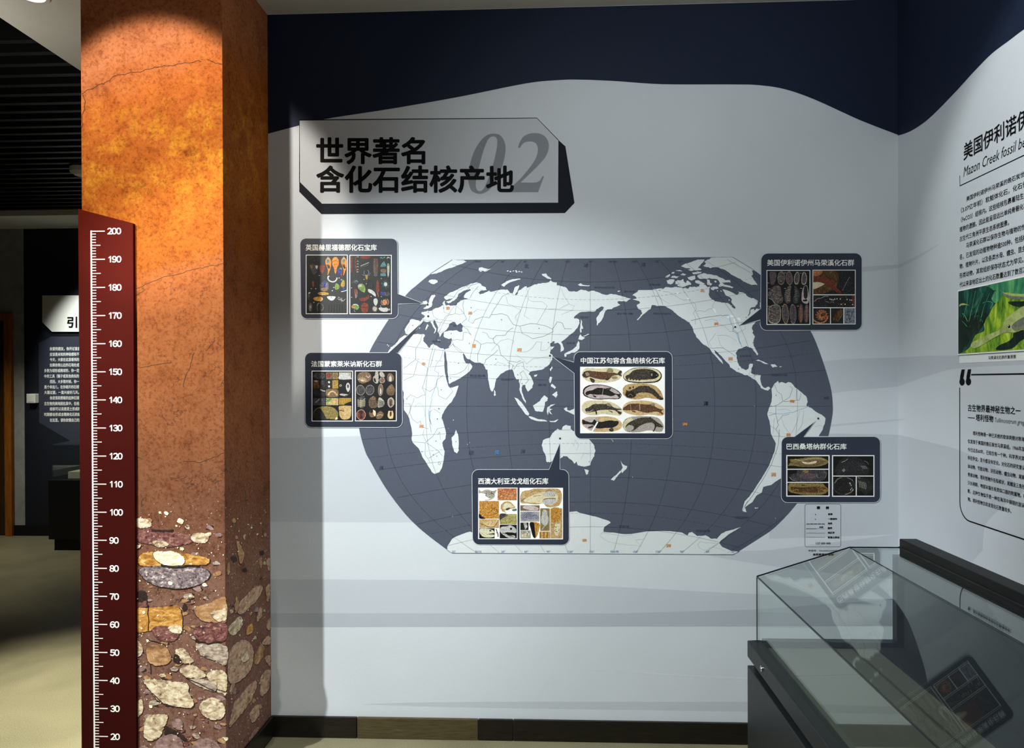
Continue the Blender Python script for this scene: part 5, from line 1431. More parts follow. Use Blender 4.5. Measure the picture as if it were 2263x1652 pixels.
def fr2(p):
    B_(p, [(1090, 580), (1130, 510), (1220, 490), (1310, 505), (1355, 570), (1340, 650), (1270, 690), (1180, 712), (1110, 670)], F_brown)
    for a in range(8): t = -2.6 + a * .38; L_(p, [(1180, 670), (1180 + 90 * math.cos(t), 670 + 80 * math.sin(t))], 7, F_cream)
    L_(p, [(1260, 560), (1300, 600), (1330, 560)], 12, F_pink)
    B_(p, [(1440, 490), (1485, 490), (1495, 600), (1490, 700), (1440, 710), (1395, 660), (1395, 590), (1425, 560)], F_greystone); B_(p, [(1400, 620), (1430, 610), (1450, 690), (1410, 670)], M_pblack, 9.4)
    B_(p, [(1515, 500), (1565, 490), (1610, 550), (1605, 590), (1540, 585), (1515, 540)], F_greystone); E_(p, 1565, 650, 52, 56, F_pink); E_(p, 1565, 650, 44, 48, F_brown, 9.3); L_(p, [(1520, 600), (1600, 595)], 7, F_faint)
    B_(p, [(1665, 570), (1690, 520), (1740, 520), (1785, 570), (1788, 640), (1750, 675), (1690, 675), (1665, 640)], F_brown); B_(p, [(1700, 600), (1725, 560), (1748, 600), (1745, 665), (1705, 668)], F_white, 9.3)
    for x, y, rx, ry, rot in ((1150, 840, 76, 92, -12), (1330, 838, 78, 92, 14)): E_(p, x, y, rx, ry, F_dgrey, 9, rot, .03, F_greystone)
    E_(p, 1535, 835, 46, 108, F_brown, 9, 2, .04, F_greystone); E_(p, 1536, 860, 16, 60, F_white, 9.3)
    B_(p, [(1745, 725), (1790, 780), (1808, 850), (1780, 930), (1700, 940), (1660, 900), (1650, 830), (1690, 770)], F_brown)
    for k in range(4): L_(p, [(1665, 850 + k * 22), (1730, 880 + k * 15), (1795, 840 + k * 22)], 5, F_faint)
    B_(p, [(1090, 1010), (1140, 970), (1205, 948), (1245, 1010), (1245, 1110), (1210, 1180), (1140, 1180), (1095, 1120), (1085, 1060)], F_dgrey)
    for k in range(6): L_(p, [(1095, 1020 + k * 26), (1165, 1045 + k * 20), (1240, 1000 + k * 28)], 6, F_cream)
    L_(p, [(1160, 1000), (1160, 1180)], 6, F_cream)
    B_(p, [(1310, 1040), (1370, 960), (1430, 970), (1460, 1060), (1465, 1160), (1400, 1180), (1325, 1160)], F_brown); B_(p, [(1490, 1010), (1530, 980), (1600, 1050), (1600, 1130), (1540, 1165), (1480, 1160)], F_greystone)
    for k in range(6): L_(p, [(1325, 1020 + k * 26), (1390, 1040 + k * 24), (1455, 1020 + k * 26)], 9, F_faint); L_(p, [(1488, 1030 + k * 22), (1540, 1045 + k * 20), (1595, 1060 + k * 14)], 9, F_faint)
    E_(p, 1732, 1075, 66, 98, F_greystone); E_(p, 1730, 1080, 42, 78, F_brown, 9.3); B_(p, [(1730, 1020), (1745, 1090), (1732, 1150), (1718, 1140), (1720, 1080)], F_faint, 9.5)
    E_(p, 1160, 1310, 82, 95, F_red, 9, 0, .05, F_pink); B_(p, [(1120, 1260), (1170, 1230), (1200, 1270), (1170, 1320), (1200, 1370), (1140, 1385), (1150, 1320)], F_faint, 9.4)
    E_(p, 1380, 1290, 66, 70, F_brown); B_(p, [(1390, 1220), (1440, 1250), (1435, 1340), (1400, 1310)], F_cream, 9.3); B_(p, [(1330, 1250), (1375, 1220), (1390, 1260), (1350, 1280)], M_pblack, 9.4)
    B_(p, [(1465, 1300), (1520, 1245), (1560, 1240), (1598, 1290), (1560, 1370), (1480, 1395), (1450, 1360)], F_brown); L_(p, [(1490, 1250), (1540, 1235), (1598, 1280)], 16, F_faint); L_(p, [(1465, 1330), (1520, 1310), (1580, 1320)], 6, F_cream)
    B_(p, [(1690, 1240), (1730, 1245), (1765, 1235), (1782, 1300), (1770, 1380), (1700, 1385), (1672, 1330)], F_peach); B_(p, [(1715, 1260), (1745, 1255), (1742, 1330), (1715, 1340)], F_faint, 9.4)


card((674.2, 778.8), (888.1, 779), (889.8, 944.2), (675.4, 943.8), 14, (0, (859.4, 778.9), (879.5, 780), (936.8, 708)), '法国蒙索莱米讷斯化石群', (688.6, 797, 844.4, 810.6),
     [(ZB, (212, 467, 1003, 1439), 14, fr1), (ZB, (1044, 464, 1843, 1436), 14, fr2)], 'navy card with brown nodule fossils on black, pointing up across the Mediterranean to France')

# ---- Jurong card (white sheet of eight fish nodules)
ZC = zoomed(1260, 765, 7.508)


def cn(p):
    B_(p, [(190, 470), (230, 380), (300, 355), (480, 368), (640, 355), (760, 370), (850, 410), (860, 480), (800, 550), (700, 585), (590, 600), (480, 600), (370, 602), (250, 555)], F_cream, 9, 3)
    B_(p, [(215, 450), (250, 412), (340, 405), (480, 422), (590, 425), (720, 435), (775, 450), (790, 475), (700, 490), (650, 540), (560, 550), (430, 535), (330, 505), (250, 500)], F_fish2)
    B_(p, [(600, 420), (640, 360), (700, 375), (712, 425), (660, 440)], F_fin, 9.3); B_(p, [(780, 460), (830, 400), (858, 420), (840, 460), (860, 490), (830, 492)], F_fish); B_(p, [(325, 525), (370, 530), (410, 565), (385, 605), (345, 580)], F_fish, 9.3)
    B_(p, [(690, 500), (780, 505), (775, 535), (700, 535)], F_fin, 9.3); B_(p, [(580, 530), (650, 520), (630, 560), (590, 560)], F_fish, 9.3); B_(p, [(205, 460), (240, 420), (300, 410), (330, 470), (290, 515), (245, 520), (200, 485)], F_fish, 9.4); B_(p, [(250, 440), (300, 430), (320, 480), (270, 490)], F_fin, 9.6)
    B_(p, [(880, 470), (930, 420), (1040, 362), (1180, 350), (1330, 355), (1450, 390), (1510, 450), (1515, 520), (1450, 590), (1300, 608), (1100, 608), (950, 585), (885, 530)], F_fish, 8.7, 3)
    B_(p, [(888, 470), (935, 425), (1045, 370), (1180, 358), (1330, 362), (1440, 396), (1495, 455), (1495, 515), (1430, 570), (1290, 588), (1100, 588), (960, 568), (892, 525)], F_cream, 9, 3)
    B_(p, [(920, 490), (980, 460), (1050, 400), (1180, 372), (1320, 380), (1400, 410), (1470, 470), (1450, 510), (1380, 540), (1250, 552), (1120, 552), (1020, 545), (980, 520), (930, 545)], F_fish); E_(p, 1385, 480, 70, 56, F_blackfish, 9.3); E_(p, 1350, 470, 16, 22, F_fin, 9.5); E_(p, 1432, 478, 10, 9, F_fin, 9.6)
    for k in range(5): B_(p, [(930 + k * 50, 520 + k * 6), (970 + k * 50, 525 + k * 5), (955 + k * 50, 556 + k * 3), (935 + k * 50, 552 + k * 3)], F_fish, 9.2)
    B_(p, [(210, 740), (240, 680), (330, 640), (450, 630), (600, 650), (740, 700), (840, 780), (845, 830), (800, 872), (650, 872), (480, 880), (330, 860), (225, 810)], F_blackfish, 8.7, 3)
    B_(p, [(235, 740), (270, 690), (350, 652), (450, 642), (600, 660), (730, 708), (828, 785), (832, 828), (790, 860), (650, 862), (480, 868), (340, 850), (245, 800)], F_pink, 9, 3)
    B_(p, [(250, 780), (290, 740), (370, 725), (440, 690), (540, 690), (640, 720), (720, 770), (800, 790), (830, 780), (820, 850), (760, 800), (690, 825), (560, 805), (420, 800), (330, 790), (280, 812)], F_blackfish, 9.3); B_(p, [(600, 690), (680, 690), (650, 730), (600, 725)], F_fish, 9.2); B_(p, [(375, 800), (430, 830), (425, 850), (385, 835)], F_fish, 9.4)
    L_(p, [(555, 665), (520, 860)], 6, F_pink, 10); L_(p, [(495, 690), (490, 800)], 5, F_fish)
    B_(p, [(870, 760), (880, 690), (930, 640), (1050, 618), (1250, 618), (1400, 650), (1500, 740), (1542, 860), (1530, 884), (1380, 870), (1260, 850), (1120, 880), (960, 860), (890, 810)], F_tan, 9, 3)
    B_(p, [(915, 800), (930, 740), (920, 715), (990, 740), (1080, 690), (1180, 650), (1320, 670), (1420, 740), (1470, 800), (1545, 870), (1480, 885), (1420, 840), (1330, 780), (1200, 760), (1100, 790), (1070, 840), (960, 850)], F_fish, 9.3, 10)
    E_(p, 1000, 800, 80, 50, F_blackfish, 9.5, 0, .15); L_(p, [(960, 820), (1000, 790), (1040, 830)], 8, F_fin); E_(p, 992, 692, 18, 18, F_fish, 9.4); E_(p, 1045, 675, 12, 22, F_fish, 9.4)
    B_(p, [(190, 1010), (220, 940), (300, 900), (440, 898), (600, 905), (740, 950), (840, 1020), (862, 1080), (830, 1140), (700, 1135), (540, 1118), (420, 1140), (280, 1130), (205, 1080)], F_cream, 9, 3)
    B_(p, [(245, 1040), (310, 1010), (380, 960), (480, 955), (600, 955), (660, 950), (690, 990), (760, 1025), (868, 1040), (780, 1060), (850, 1090), (820, 1130), (740, 1060), (600, 1050), (480, 1060), (400, 1080), (280, 1095)], F_fish, 9.3)
    B_(p, [(600, 950), (650, 940), (690, 990), (620, 985)], F_fin, 9.5); B_(p, [(415, 1065), (440, 1080), (442, 1130), (425, 1120)], F_blackfish, 9.5); B_(p, [(630, 1060), (700, 1080), (690, 1095)], F_fish, 9.4); L_(p, [(270, 1080), (330, 1080), (370, 1050)], 7, F_cream)
    B_(p, [(868, 1040), (900, 960), (1000, 910), (1150, 898), (1300, 905), (1450, 950), (1550, 1030), (1550, 1130), (1480, 1145), (1300, 1125), (1150, 1145), (980, 1120), (890, 1080)], F_peach, 9, 3)
    B_(p, [(868, 1040), (920, 990), (1000, 950), (1150, 950), (1290, 965), (1390, 940), (1400, 990), (1480, 1035), (1552, 1045), (1510, 1070), (1540, 1130), (1430, 1080), (1260, 1100), (1100, 1060), (980, 1060), (900, 1060)], F_fish2, 9.3); L_(p, [(1150, 900), (1155, 1060)], 8, F_peach, 10); L_(p, [(1000, 960), (1005, 1060)], 5, F_peach, 10)
    B_(p, [(1010, 1060), (1100, 1085), (1060, 1095)], F_fish2, 9.5); B_(p, [(1320, 960), (1390, 940), (1400, 990)], F_fin, 9.5)
    B_(p, [(190, 1250), (210, 1200), (300, 1170), (450, 1165), (600, 1160), (740, 1180), (840, 1250), (858, 1310), (820, 1370), (700, 1410), (500, 1415), (360, 1405), (260, 1350), (200, 1300)], F_peach, 9, 3); B_(p, [(200, 1250), (260, 1190), (420, 1180), (470, 1250), (400, 1400), (270, 1350)], F_pink, 9.15)
    B_(p, [(205, 1215), (270, 1240), (360, 1260), (400, 1210), (440, 1240), (520, 1250), (640, 1225), (740, 1235), (800, 1240), (795, 1290), (720, 1340), (600, 1350), (450, 1360), (380, 1300), (280, 1290), (210, 1290)], F_blackfish, 9.3); B_(p, [(640, 1380), (700, 1345), (720, 1400), (670, 1410)], F_fish, 9.4)
    B_(p, [(290, 1350), (360, 1310), (390, 1320), (350, 1355)], F_fish, 9.4); L_(p, [(455, 1250), (410, 1330), (360, 1410)], 24, M_pwhite, 10)
    B_(p, [(870, 1300), (900, 1220), (1000, 1170), (1150, 1158), (1330, 1160), (1460, 1190), (1540, 1290), (1540, 1370), (1480, 1420), (1300, 1390), (1150, 1420), (950, 1415), (885, 1360)], F_greystone, 9, 4); B_(p, [(880, 1300), (920, 1220), (1010, 1180), (1040, 1250), (960, 1390), (900, 1370)], F_cream, 9.1)
    B_(p, [(915, 1340), (960, 1270), (1060, 1220), (1160, 1185), (1330, 1180), (1420, 1240), (1540, 1330), (1470, 1340), (1430, 1330), (1370, 1415), (1400, 1330), (1370, 1270), (1270, 1270), (1150, 1320), (1060, 1390), (960, 1405)], F_fish, 9.3); B_(p, [(920, 1350), (980, 1300), (1060, 1340), (1010, 1400), (950, 1395)], F_greystone, 9.5); B_(p, [(1220, 1210), (1330, 1170), (1340, 1220)], F_fish, 9.4); L_(p, [(1400, 1250), (1420, 1320), (1380, 1410)], 12, F_blackfish)


card((1268.3, 776.9), (1485.2, 776.2), (1486.4, 968.8), (1270, 968.8), 14, (3, (1268.8, 824.3), (1268.5, 799.8), (1220, 787)), '中国江苏句容含鱼结核化石库', (1283.3, 789.4, 1469, 803.2),
     [(ZC, (165, 338, 1570, 1440), 0, cn)], 'navy card with a white sheet of eight fish fossils, pointing left to China')

# ---- Mazon Creek card
ZD = zoomed(1670, 550, 8.696)


def us1(p):
    B_(p, [(265, 450), (330, 440), (380, 450), (392, 540), (365, 640), (350, 680), (285, 680), (265, 560)], F_mauve); E_(p, 486, 562, 66, 120, F_rib, 9, 2, .03, F_greystone); E_(p, 640, 562, 60, 120, F_mauve, 9, -5, .03, F_greystone)
    B_(p, [(735, 520), (780, 445), (825, 460), (832, 580), (800, 680), (745, 670), (728, 600)], F_greystone, 8.8); B_(p, [(748, 530), (785, 460), (818, 480), (820, 580), (795, 655), (755, 650), (742, 600)], F_mauve, 9.1)
    B_(p, [(880, 520), (905, 448), (950, 460), (978, 550), (960, 670), (900, 688), (872, 640)], F_greystone, 8.8); B_(p, [(893, 530), (915, 465), (945, 480), (964, 560), (945, 650), (905, 665), (885, 630)], F_mauve, 9.1)
    B_(p, [(235, 900), (240, 840), (310, 740), (380, 695), (460, 720), (490, 850), (520, 960), (490, 1040), (370, 1058), (300, 960)], F_rib, 9, 5); L_(p, [(240, 940), (310, 980), (365, 1055)], 8, F_white)
    B_(p, [(545, 900), (580, 780), (650, 695), (678, 730), (660, 850), (665, 980), (640, 1045), (570, 1030)], F_rib); B_(p, [(735, 720), (760, 705), (820, 800), (838, 900), (800, 1030), (720, 1040), (710, 960), (745, 850)], F_dgrey)
    for k in range(7): L_(p, [(560 + k * 4, 800 + k * 33), (620, 790 + k * 34), (655, 760 + k * 36)], 6, F_greystone); L_(p, [(740, 780 + k * 32), (790, 800 + k * 30)], 5, F_greystone)
    B_(p, [(880, 1000), (880, 860), (910, 740), (950, 700), (990, 730), (1018, 900), (1010, 1030), (950, 1050)], F_pink); B_(p, [(915, 880), (920, 740), (955, 705), (985, 750), (990, 900), (960, 960), (925, 940)], F_faint, 9.3); B_(p, [(900, 980), (980, 970), (970, 1005), (910, 1005)], F_faint, 9.4)
    B_(p, [(245, 1130), (310, 1080), (400, 1068), (470, 1120), (478, 1260), (465, 1370), (390, 1440), (260, 1410), (235, 1330), (245, 1200)], F_greystone, 8.8, 3); B_(p, [(252, 1140), (315, 1090), (398, 1078), (460, 1125), (468, 1260), (455, 1360), (385, 1420), (270, 1390), (245, 1330), (252, 1200)], F_rib, 9.1, 3)
    E_(p, 565, 1248, 60, 182, F_mauve, 9, -3, .03, F_tan); E_(p, 712, 1250, 60, 180, F_mauve, 9, -2, .04, F_lav); E_(p, 862, 1240, 48, 182, F_mauve, 9, 0, .04); E_(p, 970, 1240, 46, 182, F_mauve, 9, 2, .04)
    for x in (565, 712): L_(p, [(x - 2, 1100), (x + 3, 1400)], 8, F_faint); [L_(p, [(x - 45, 1120 + k * 32), (x + 45, 1112 + k * 32)], 4, F_dgrey) for k in range(9)]
    for x in (862, 970): L_(p, [(x, 1090), (x + 4, 1400)], 12, F_rust)
    for x, y in ((560, 462), (235, 655), (855, 466), (255, 765), (555, 760), (865, 758), (240, 1102), (508, 1100), (803, 1098)): L_(p, [(x - 20, y), (x + 20, y)], 8, F_white)


def us2(p):
    p.rect(1105, 412, 1890, 870, F_faint, 8.6)
    B_(p, [(1108, 418), (1530, 418), (1580, 600), (1500, 780), (1240, 866), (1108, 866)], F_hair, 8.8); B_(p, [(1108, 420), (1260, 418), (1240, 490), (1108, 520)], F_rust, 8.9)
    B_(p, [(1106, 540), (1250, 535), (1380, 560), (1470, 630), (1540, 740), (1620, 810), (1660, 820), (1640, 850), (1580, 850), (1480, 780), (1380, 700), (1300, 680), (1200, 660), (1106, 660)], F_red, 9.2, 3)
    B_(p, [(1106, 640), (1310, 665), (1240, 720), (1106, 770)], F_cream, 9.3, 3); L_(p, [(1640, 840), (1700, 690), (1780, 560), (1870, 440)], 34, F_faint, 9.5); L_(p, [(1660, 800), (1750, 620), (1800, 540)], 6, F_greystone, 9.8); L_(p, [(1690, 850), (1790, 810), (1870, 750)], 6, F_hair, 9.5)
    p.rect(1100, 874, 1900, 890, M_pwhite, 10); p.rect(1105, 892, 1890, 1118, F_faint, 8.6); B_(p, [(1840, 895), (1890, 895), (1890, 1115), (1860, 1100)], F_red, 8.9)
    for x, y in ((1420, 965), (1450, 972), (1480, 980), (1512, 965), (1555, 958), (1618, 962), (1748, 970), (1803, 980), (1835, 985), (1635, 1065), (1710, 1062), (1855, 1068)): E_(p, x, y, 9, 11, M_pwhite, 9.5)
    L_(p, [(1115, 1010), (1180, 960), (1260, 940), (1310, 915), (1390, 910)], 10, F_greystone, 9); L_(p, [(1340, 1010), (1400, 1025)], 10, F_greystone, 9); L_(p, [(1430, 1030), (1470, 1015), (1500, 1035)], 7, F_greystone, 9); scatter(p, 1110, 900, 1850, 1110, 40, F_hair, 8.9, 6, 16, 5)
    p.rect(1100, 1122, 1900, 1138, M_pwhite, 10); p.rect(1105, 1140, 1422, 1436, F_faint, 8.6)
    for k in range(34): a = k * .185; L_(p, [(1270 + 30 * math.cos(a), 1270 + 30 * math.sin(a)), (1262 + (95 + k % 3 * 14) * math.cos(a + .1), 1270 + 105 * math.sin(a + .1))], 10, F_rust, 9.1)
    L_(p, [(1230 + 150 * math.cos(a), 1280 + 140 * math.sin(a)) for a in [x * .3 for x in range(0, 12)]], 26, F_rust, 9.0); E_(p, 1300, 1255, 34, 40, F_hair, 9.4)
    p.rect(1422, 1138, 1436, 1440, M_pwhite, 10); p.rect(1438, 1140, 1676, 1436, F_faint, 8.6); B_(p, [(1480, 1330), (1560, 1200), (1640, 1150), (1660, 1210), (1600, 1330), (1520, 1400)], F_hair, 8.9); L_(p, [(1560, 1400), (1620, 1320), (1660, 1240)], 5, F_greystone)
    p.rect(1676, 1138, 1692, 1440, M_pwhite, 10); p.rect(1692, 1140, 1896, 1436, F_lav, 8.6); L_(p, [(1800, 1420), (1790, 1330), (1760, 1230), (1770, 1150)], 10, F_faint, 9); L_(p, [(1800, 1360), (1840, 1270), (1870, 1180)], 8, F_faint, 9); scatter(p, 1700, 1150, 1890, 1430, 26, F_faint, 9, 6, 14, 8)


card((1681.6, 559.8), (1904, 559.2), (1904, 729.2), (1679.2, 730), 15, (3, (1679.7, 707), (1680.6, 681.5), (1632.6, 719.2)), '美国伊利诺伊州马荣溪化石群', (1694.7, 573.4, 1886.8, 587.6),
     [(ZD, (204, 407, 1043, 1456), 13, us1), (ZD, (1087, 401, 1913, 1448), 13, us2)], 'navy card with ribbed grey fossils and a red-brown worm-like creature, over North America')

# ---- Gogo Formation card
ZE = zoomed(1035, 1025, 8.694)


def au1(p):
    B_(p, [(205, 480), (250, 520), (330, 490), (400, 490), (470, 520), (545, 490), (510, 570), (500, 630), (440, 660), (370, 640), (320, 570), (240, 550), (205, 560)], F_greystone, 9, 8); scatter(p, 320, 500, 500, 640, 34, F_fish, 9.4, 4, 12, 2); L_(p, [(320, 690), (400, 680), (480, 640), (510, 590)], 12, F_greystone)
    p.rect(563, 462, 932, 690, F_rust, 9)
    r = random.Random(4)
    for k in range(26):
        x, y, a = r.uniform(580, 900), r.uniform(480, 670), r.uniform(0, 6)
        L_(p, [(x, y), (x + 18 * math.cos(a), y + 18 * math.sin(a)), (x + 34 * math.cos(a + .8), min(686, y + 30 * math.sin(a + .8)))], 6, F_peach if k % 2 else F_red, 9.4)
    p.rect(210, 705, 590, 1042, F_amber, 9); B_(p, [(210, 940), (260, 1000), (330, 1040), (214, 1040)], M_pblack, 9.3); L_(p, [(440, 900), (480, 850), (540, 870), (560, 930), (480, 960)], 9, F_hair); L_(p, [(215, 785), (300, 760), (420, 765)], 14, F_rust)
    B_(p, [(620, 850), (640, 760), (720, 712), (800, 720), (870, 780), (900, 830), (840, 850), (740, 870), (700, 900), (740, 932), (670, 910)], F_tan, 9); B_(p, [(660, 840), (690, 760), (770, 740), (850, 790), (880, 830), (780, 830), (700, 860)], F_bone, 9.3); B_(p, [(725, 860), (780, 830), (800, 855), (740, 885)], F_hair, 9.5); B_(p, [(835, 870), (920, 850), (925, 890), (860, 895)], F_teal, 9.2)
    p.rect(605, 955, 932, 1150, F_ygreen, 9); B_(p, [(605, 955), (740, 955), (640, 1040), (605, 1080)], F_dgrey, 9.2); L_(p, [(615, 1060), (690, 1010), (760, 958)], 10, F_faint)
    p.rect(210, 1055, 590, 1220, F_tan, 9); B_(p, [(290, 1130), (400, 1090), (500, 1110), (560, 1060), (590, 1070), (520, 1170), (430, 1200), (340, 1185)], F_peach, 9.3); L_(p, [(215, 1130), (300, 1160), (400, 1200), (500, 1190), (580, 1070)], 9, F_hair)
    for x, y in ((400, 1130), (440, 1150), (465, 1118), (380, 1150)): E_(p, x, y, 6, 6, F_fish, 9.6)
    p.rect(210, 1228, 505, 1420, M_pblack, 9); B_(p, [(215, 1280), (230, 1240), (310, 1235), (420, 1245), (490, 1280), (495, 1320), (400, 1345), (495, 1350), (490, 1390), (400, 1408), (300, 1395), (240, 1350)], F_bone, 9.3, 3); E_(p, 425, 1275, 22, 14, M_pblack, 9.6); L_(p, [(360, 1345), (430, 1335), (490, 1325)], 8, M_pblack, 9.6); L_(p, [(230, 1300), (290, 1340), (330, 1370)], 4, F_hair, 9.6)
    L_(p, [(535, 1240), (550, 1290), (570, 1340), (570, 1390)], 16, F_fish); L_(p, [(545, 1280), (540, 1330)], 8, F_greystone)
    p.rect(605, 1160, 932, 1420, M_pblack, 9); B_(p, [(610, 1250), (640, 1200), (740, 1190), (800, 1170), (890, 1210), (925, 1270), (910, 1320), (860, 1310), (700, 1310), (800, 1370), (880, 1360), (900, 1410), (780, 1415), (680, 1360), (620, 1300)], F_white, 9.3, 3); E_(p, 822, 1238, 22, 22, M_pblack, 9.6); L_(p, [(650, 1320), (720, 1330), (800, 1380), (870, 1385)], 10, M_pblack, 9.6); L_(p, [(870, 1330), (880, 1370)], 7, M_pblack, 9.6)


def au2(p):
    B_(p, [(1000, 610), (1050, 520), (1180, 495), (1280, 465), (1450, 470), (1600, 465), (1740, 480), (1790, 560), (1790, 680), (1740, 790), (1600, 825), (1500, 810), (1440, 750), (1300, 770), (1120, 750), (1010, 740)], F_tan, 9)
    B_(p, [(1060, 690), (1180, 620), (1320, 560), (1480, 530), (1640, 550), (1720, 600), (1700, 720), (1580, 790), (1480, 760), (1300, 740), (1150, 735)], F_cream, 9.3); B_(p, [(1430, 560), (1560, 520), (1680, 545), (1640, 610), (1500, 620)], F_white, 9.5); B_(p, [(1420, 700), (1560, 660), (1690, 680), (1620, 760), (1490, 770)], F_white, 9.5)
    L_(p, [(1440, 680), (1540, 655), (1680, 660)], 12, F_hair); L_(p, [(1250, 610), (1400, 600)], 8, F_brown); L_(p, [(1180, 560), (1260, 510), (1380, 520)], 8, F_brown); L_(p, [(1010, 630), (1110, 640)], 8, F_white); L_(p, [(1020, 700), (1100, 650)], 8, F_hair); L_(p, [(1480, 540), (1520, 500), (1600, 510)], 10, F_brown); L_(p, [(1610, 610), (1620, 580)], 8, F_fish); L_(p, [(1640, 615), (1655, 585)], 8, F_fish)
    p.rect(1000, 788, 1368, 892, F_brown, 9); B_(p, [(1045, 830), (1100, 795), (1250, 800), (1345, 840), (1320, 885), (1150, 875)], F_pink, 9.3)
    p.rect(1000, 905, 1366, 1100, F_greystone, 9); B_(p, [(1010, 960), (1100, 915), (1250, 920), (1350, 1000), (1350, 1060), (1180, 1060), (1040, 1080)], F_lav, 9.2); [L_(p, [(1020 + k * 40, 1040 - k * 6), (1080 + k * 40, 980), (1130 + k * 36, 940 + k * 8)], 6, F_fish) for k in range(6)]
    p.rect(1382, 845, 1562, 1276, F_olive, 9); B_(p, [(1400, 1050), (1425, 900), (1465, 868), (1510, 900), (1520, 980), (1545, 1060), (1520, 1150), (1480, 1180), (1440, 1160), (1400, 1110)], F_white, 9.3); L_(p, [(1480, 1170), (1440, 1220), (1415, 1255)], 12, F_white); L_(p, [(1470, 930), (1475, 1040), (1470, 1130)], 7, F_greystone)
    p.rect(1575, 845, 1802, 1422, F_tan, 9); B_(p, [(1590, 850), (1780, 850), (1780, 1000), (1720, 1110), (1600, 1100)], F_amber, 9.2); B_(p, [(1660, 1160), (1710, 1130), (1770, 1170), (1740, 1330), (1690, 1370), (1650, 1300)], F_cream, 9.3); scatter(p, 1640, 900, 1760, 1350, 26, F_brown, 9.5, 5, 14, 7)
    p.rect(1000, 1118, 1156, 1262, F_blackfish, 9); B_(p, [(1060, 1120), (1110, 1120), (1130, 1190), (1095, 1255), (1075, 1190)], F_greystone, 9.3); E_(p, 1108, 1195, 28, 28, F_white, 9.5); p.rect(1000, 1270, 1196, 1420, F_greystone, 9); scatter(p, 1010, 1280, 1190, 1415, 10, F_cream, 9.3, 16, 28, 3); scatter(p, 1010, 1280, 1190, 1415, 8, F_brown, 9.5, 8, 16, 9)
    B_(p, [(1180, 1122), (1365, 1130), (1350, 1280), (1310, 1390), (1275, 1415), (1240, 1380), (1210, 1260)], F_amber, 9, 2); B_(p, [(1180, 1122), (1260, 1124), (1275, 1240), (1290, 1400), (1260, 1410), (1235, 1370), (1205, 1260)], M_pblack, 9.3, 2); p.rect(1368, 1290, 1568, 1422, F_amber, 9); [L_(p, [(1390 + k * 32, 1300), (1384 + k * 32, 1415)], 7, F_cream if k % 2 else F_hair) for k in range(6)]


card((1043, 1036.5), (1257, 1036.5), (1257.6, 1203.3), (1044.8, 1202.7), 15, (0, (1213.4, 1036.5), (1237.6, 1036.5), (1237, 979)), '西澳大利亚戈戈组化石库', (1056.9, 1055.3, 1211.6, 1069.4),
     [(ZE, (190, 450, 946, 1436), 0, au1), (ZE, (984, 452, 1819, 1441), 0, au2)], 'navy card with white photo sheets of skulls and amber fossils, pointing up to Australia')

# ---- Santana card
ZF = zoomed(1720, 955, 9.43)


def br1(p):
    B_(p, [(200, 680), (250, 600), (225, 560), (330, 550), (480, 540), (620, 515), (820, 510), (930, 530), (1030, 590), (1020, 640), (900, 690), (700, 715), (450, 710), (300, 690), (205, 695)], F_olive, 9, 5); B_(p, [(330, 640), (470, 590), (620, 570), (800, 565), (960, 595), (860, 660), (620, 690), (430, 680)], F_brown, 9.3); B_(p, [(480, 600), (620, 620), (780, 590), (760, 640), (560, 660)], F_cream, 9.5)
    L_(p, [(210, 660), (270, 625), (350, 650), (480, 690), (700, 690), (880, 650), (985, 590)], 8, F_hair); L_(p, [(215, 585), (265, 620), (300, 610)], 8, F_hair); L_(p, [(330, 560), (480, 580), (640, 545), (830, 535), (970, 575)], 7, F_cream)
    p.rect(165, 755, 1058, 773, M_pwhite, 10); B_(p, [(210, 910), (260, 870), (380, 840), (400, 790), (600, 782), (760, 790), (900, 782), (990, 800), (1010, 870), (960, 970), (850, 1020), (640, 1022), (400, 1022), (260, 980)], F_dgrey, 9, 5); B_(p, [(440, 880), (560, 850), (700, 850), (780, 890), (720, 950), (560, 960), (450, 940)], F_mauve, 9.3); E_(p, 238, 905, 18, 22, M_pblack, 9.5); B_(p, [(500, 790), (620, 790), (600, 840), (540, 840)], F_olive, 9.4); L_(p, [(800, 860), (790, 900), (820, 930)], 8, F_lav); L_(p, [(930, 800), (990, 860), (960, 950)], 7, F_lav); L_(p, [(225, 930), (280, 985), (340, 1000)], 8, F_greystone)
    p.rect(165, 1028, 1058, 1046, M_pwhite, 10); B_(p, [(200, 1180), (210, 1080), (280, 1055), (600, 1060), (900, 1060), (960, 1110), (1025, 1170), (1000, 1250), (850, 1300), (560, 1300), (400, 1280), (240, 1240)], F_olive, 9, 5); B_(p, [(260, 1130), (480, 1140), (780, 1120), (980, 1150), (990, 1220), (800, 1250), (560, 1250), (300, 1230)], F_hair, 9.3); L_(p, [(370, 1165), (560, 1160), (780, 1155)], 12, F_faint); L_(p, [(280, 1220), (380, 1180), (420, 1230)], 12, F_gold, 10.2); B_(p, [(470, 1090), (550, 1090), (550, 1115), (480, 1112)], F_hair, 9.5); scatter(p, 800, 1120, 1000, 1240, 12, F_gold, 9.6, 8, 18, 4)


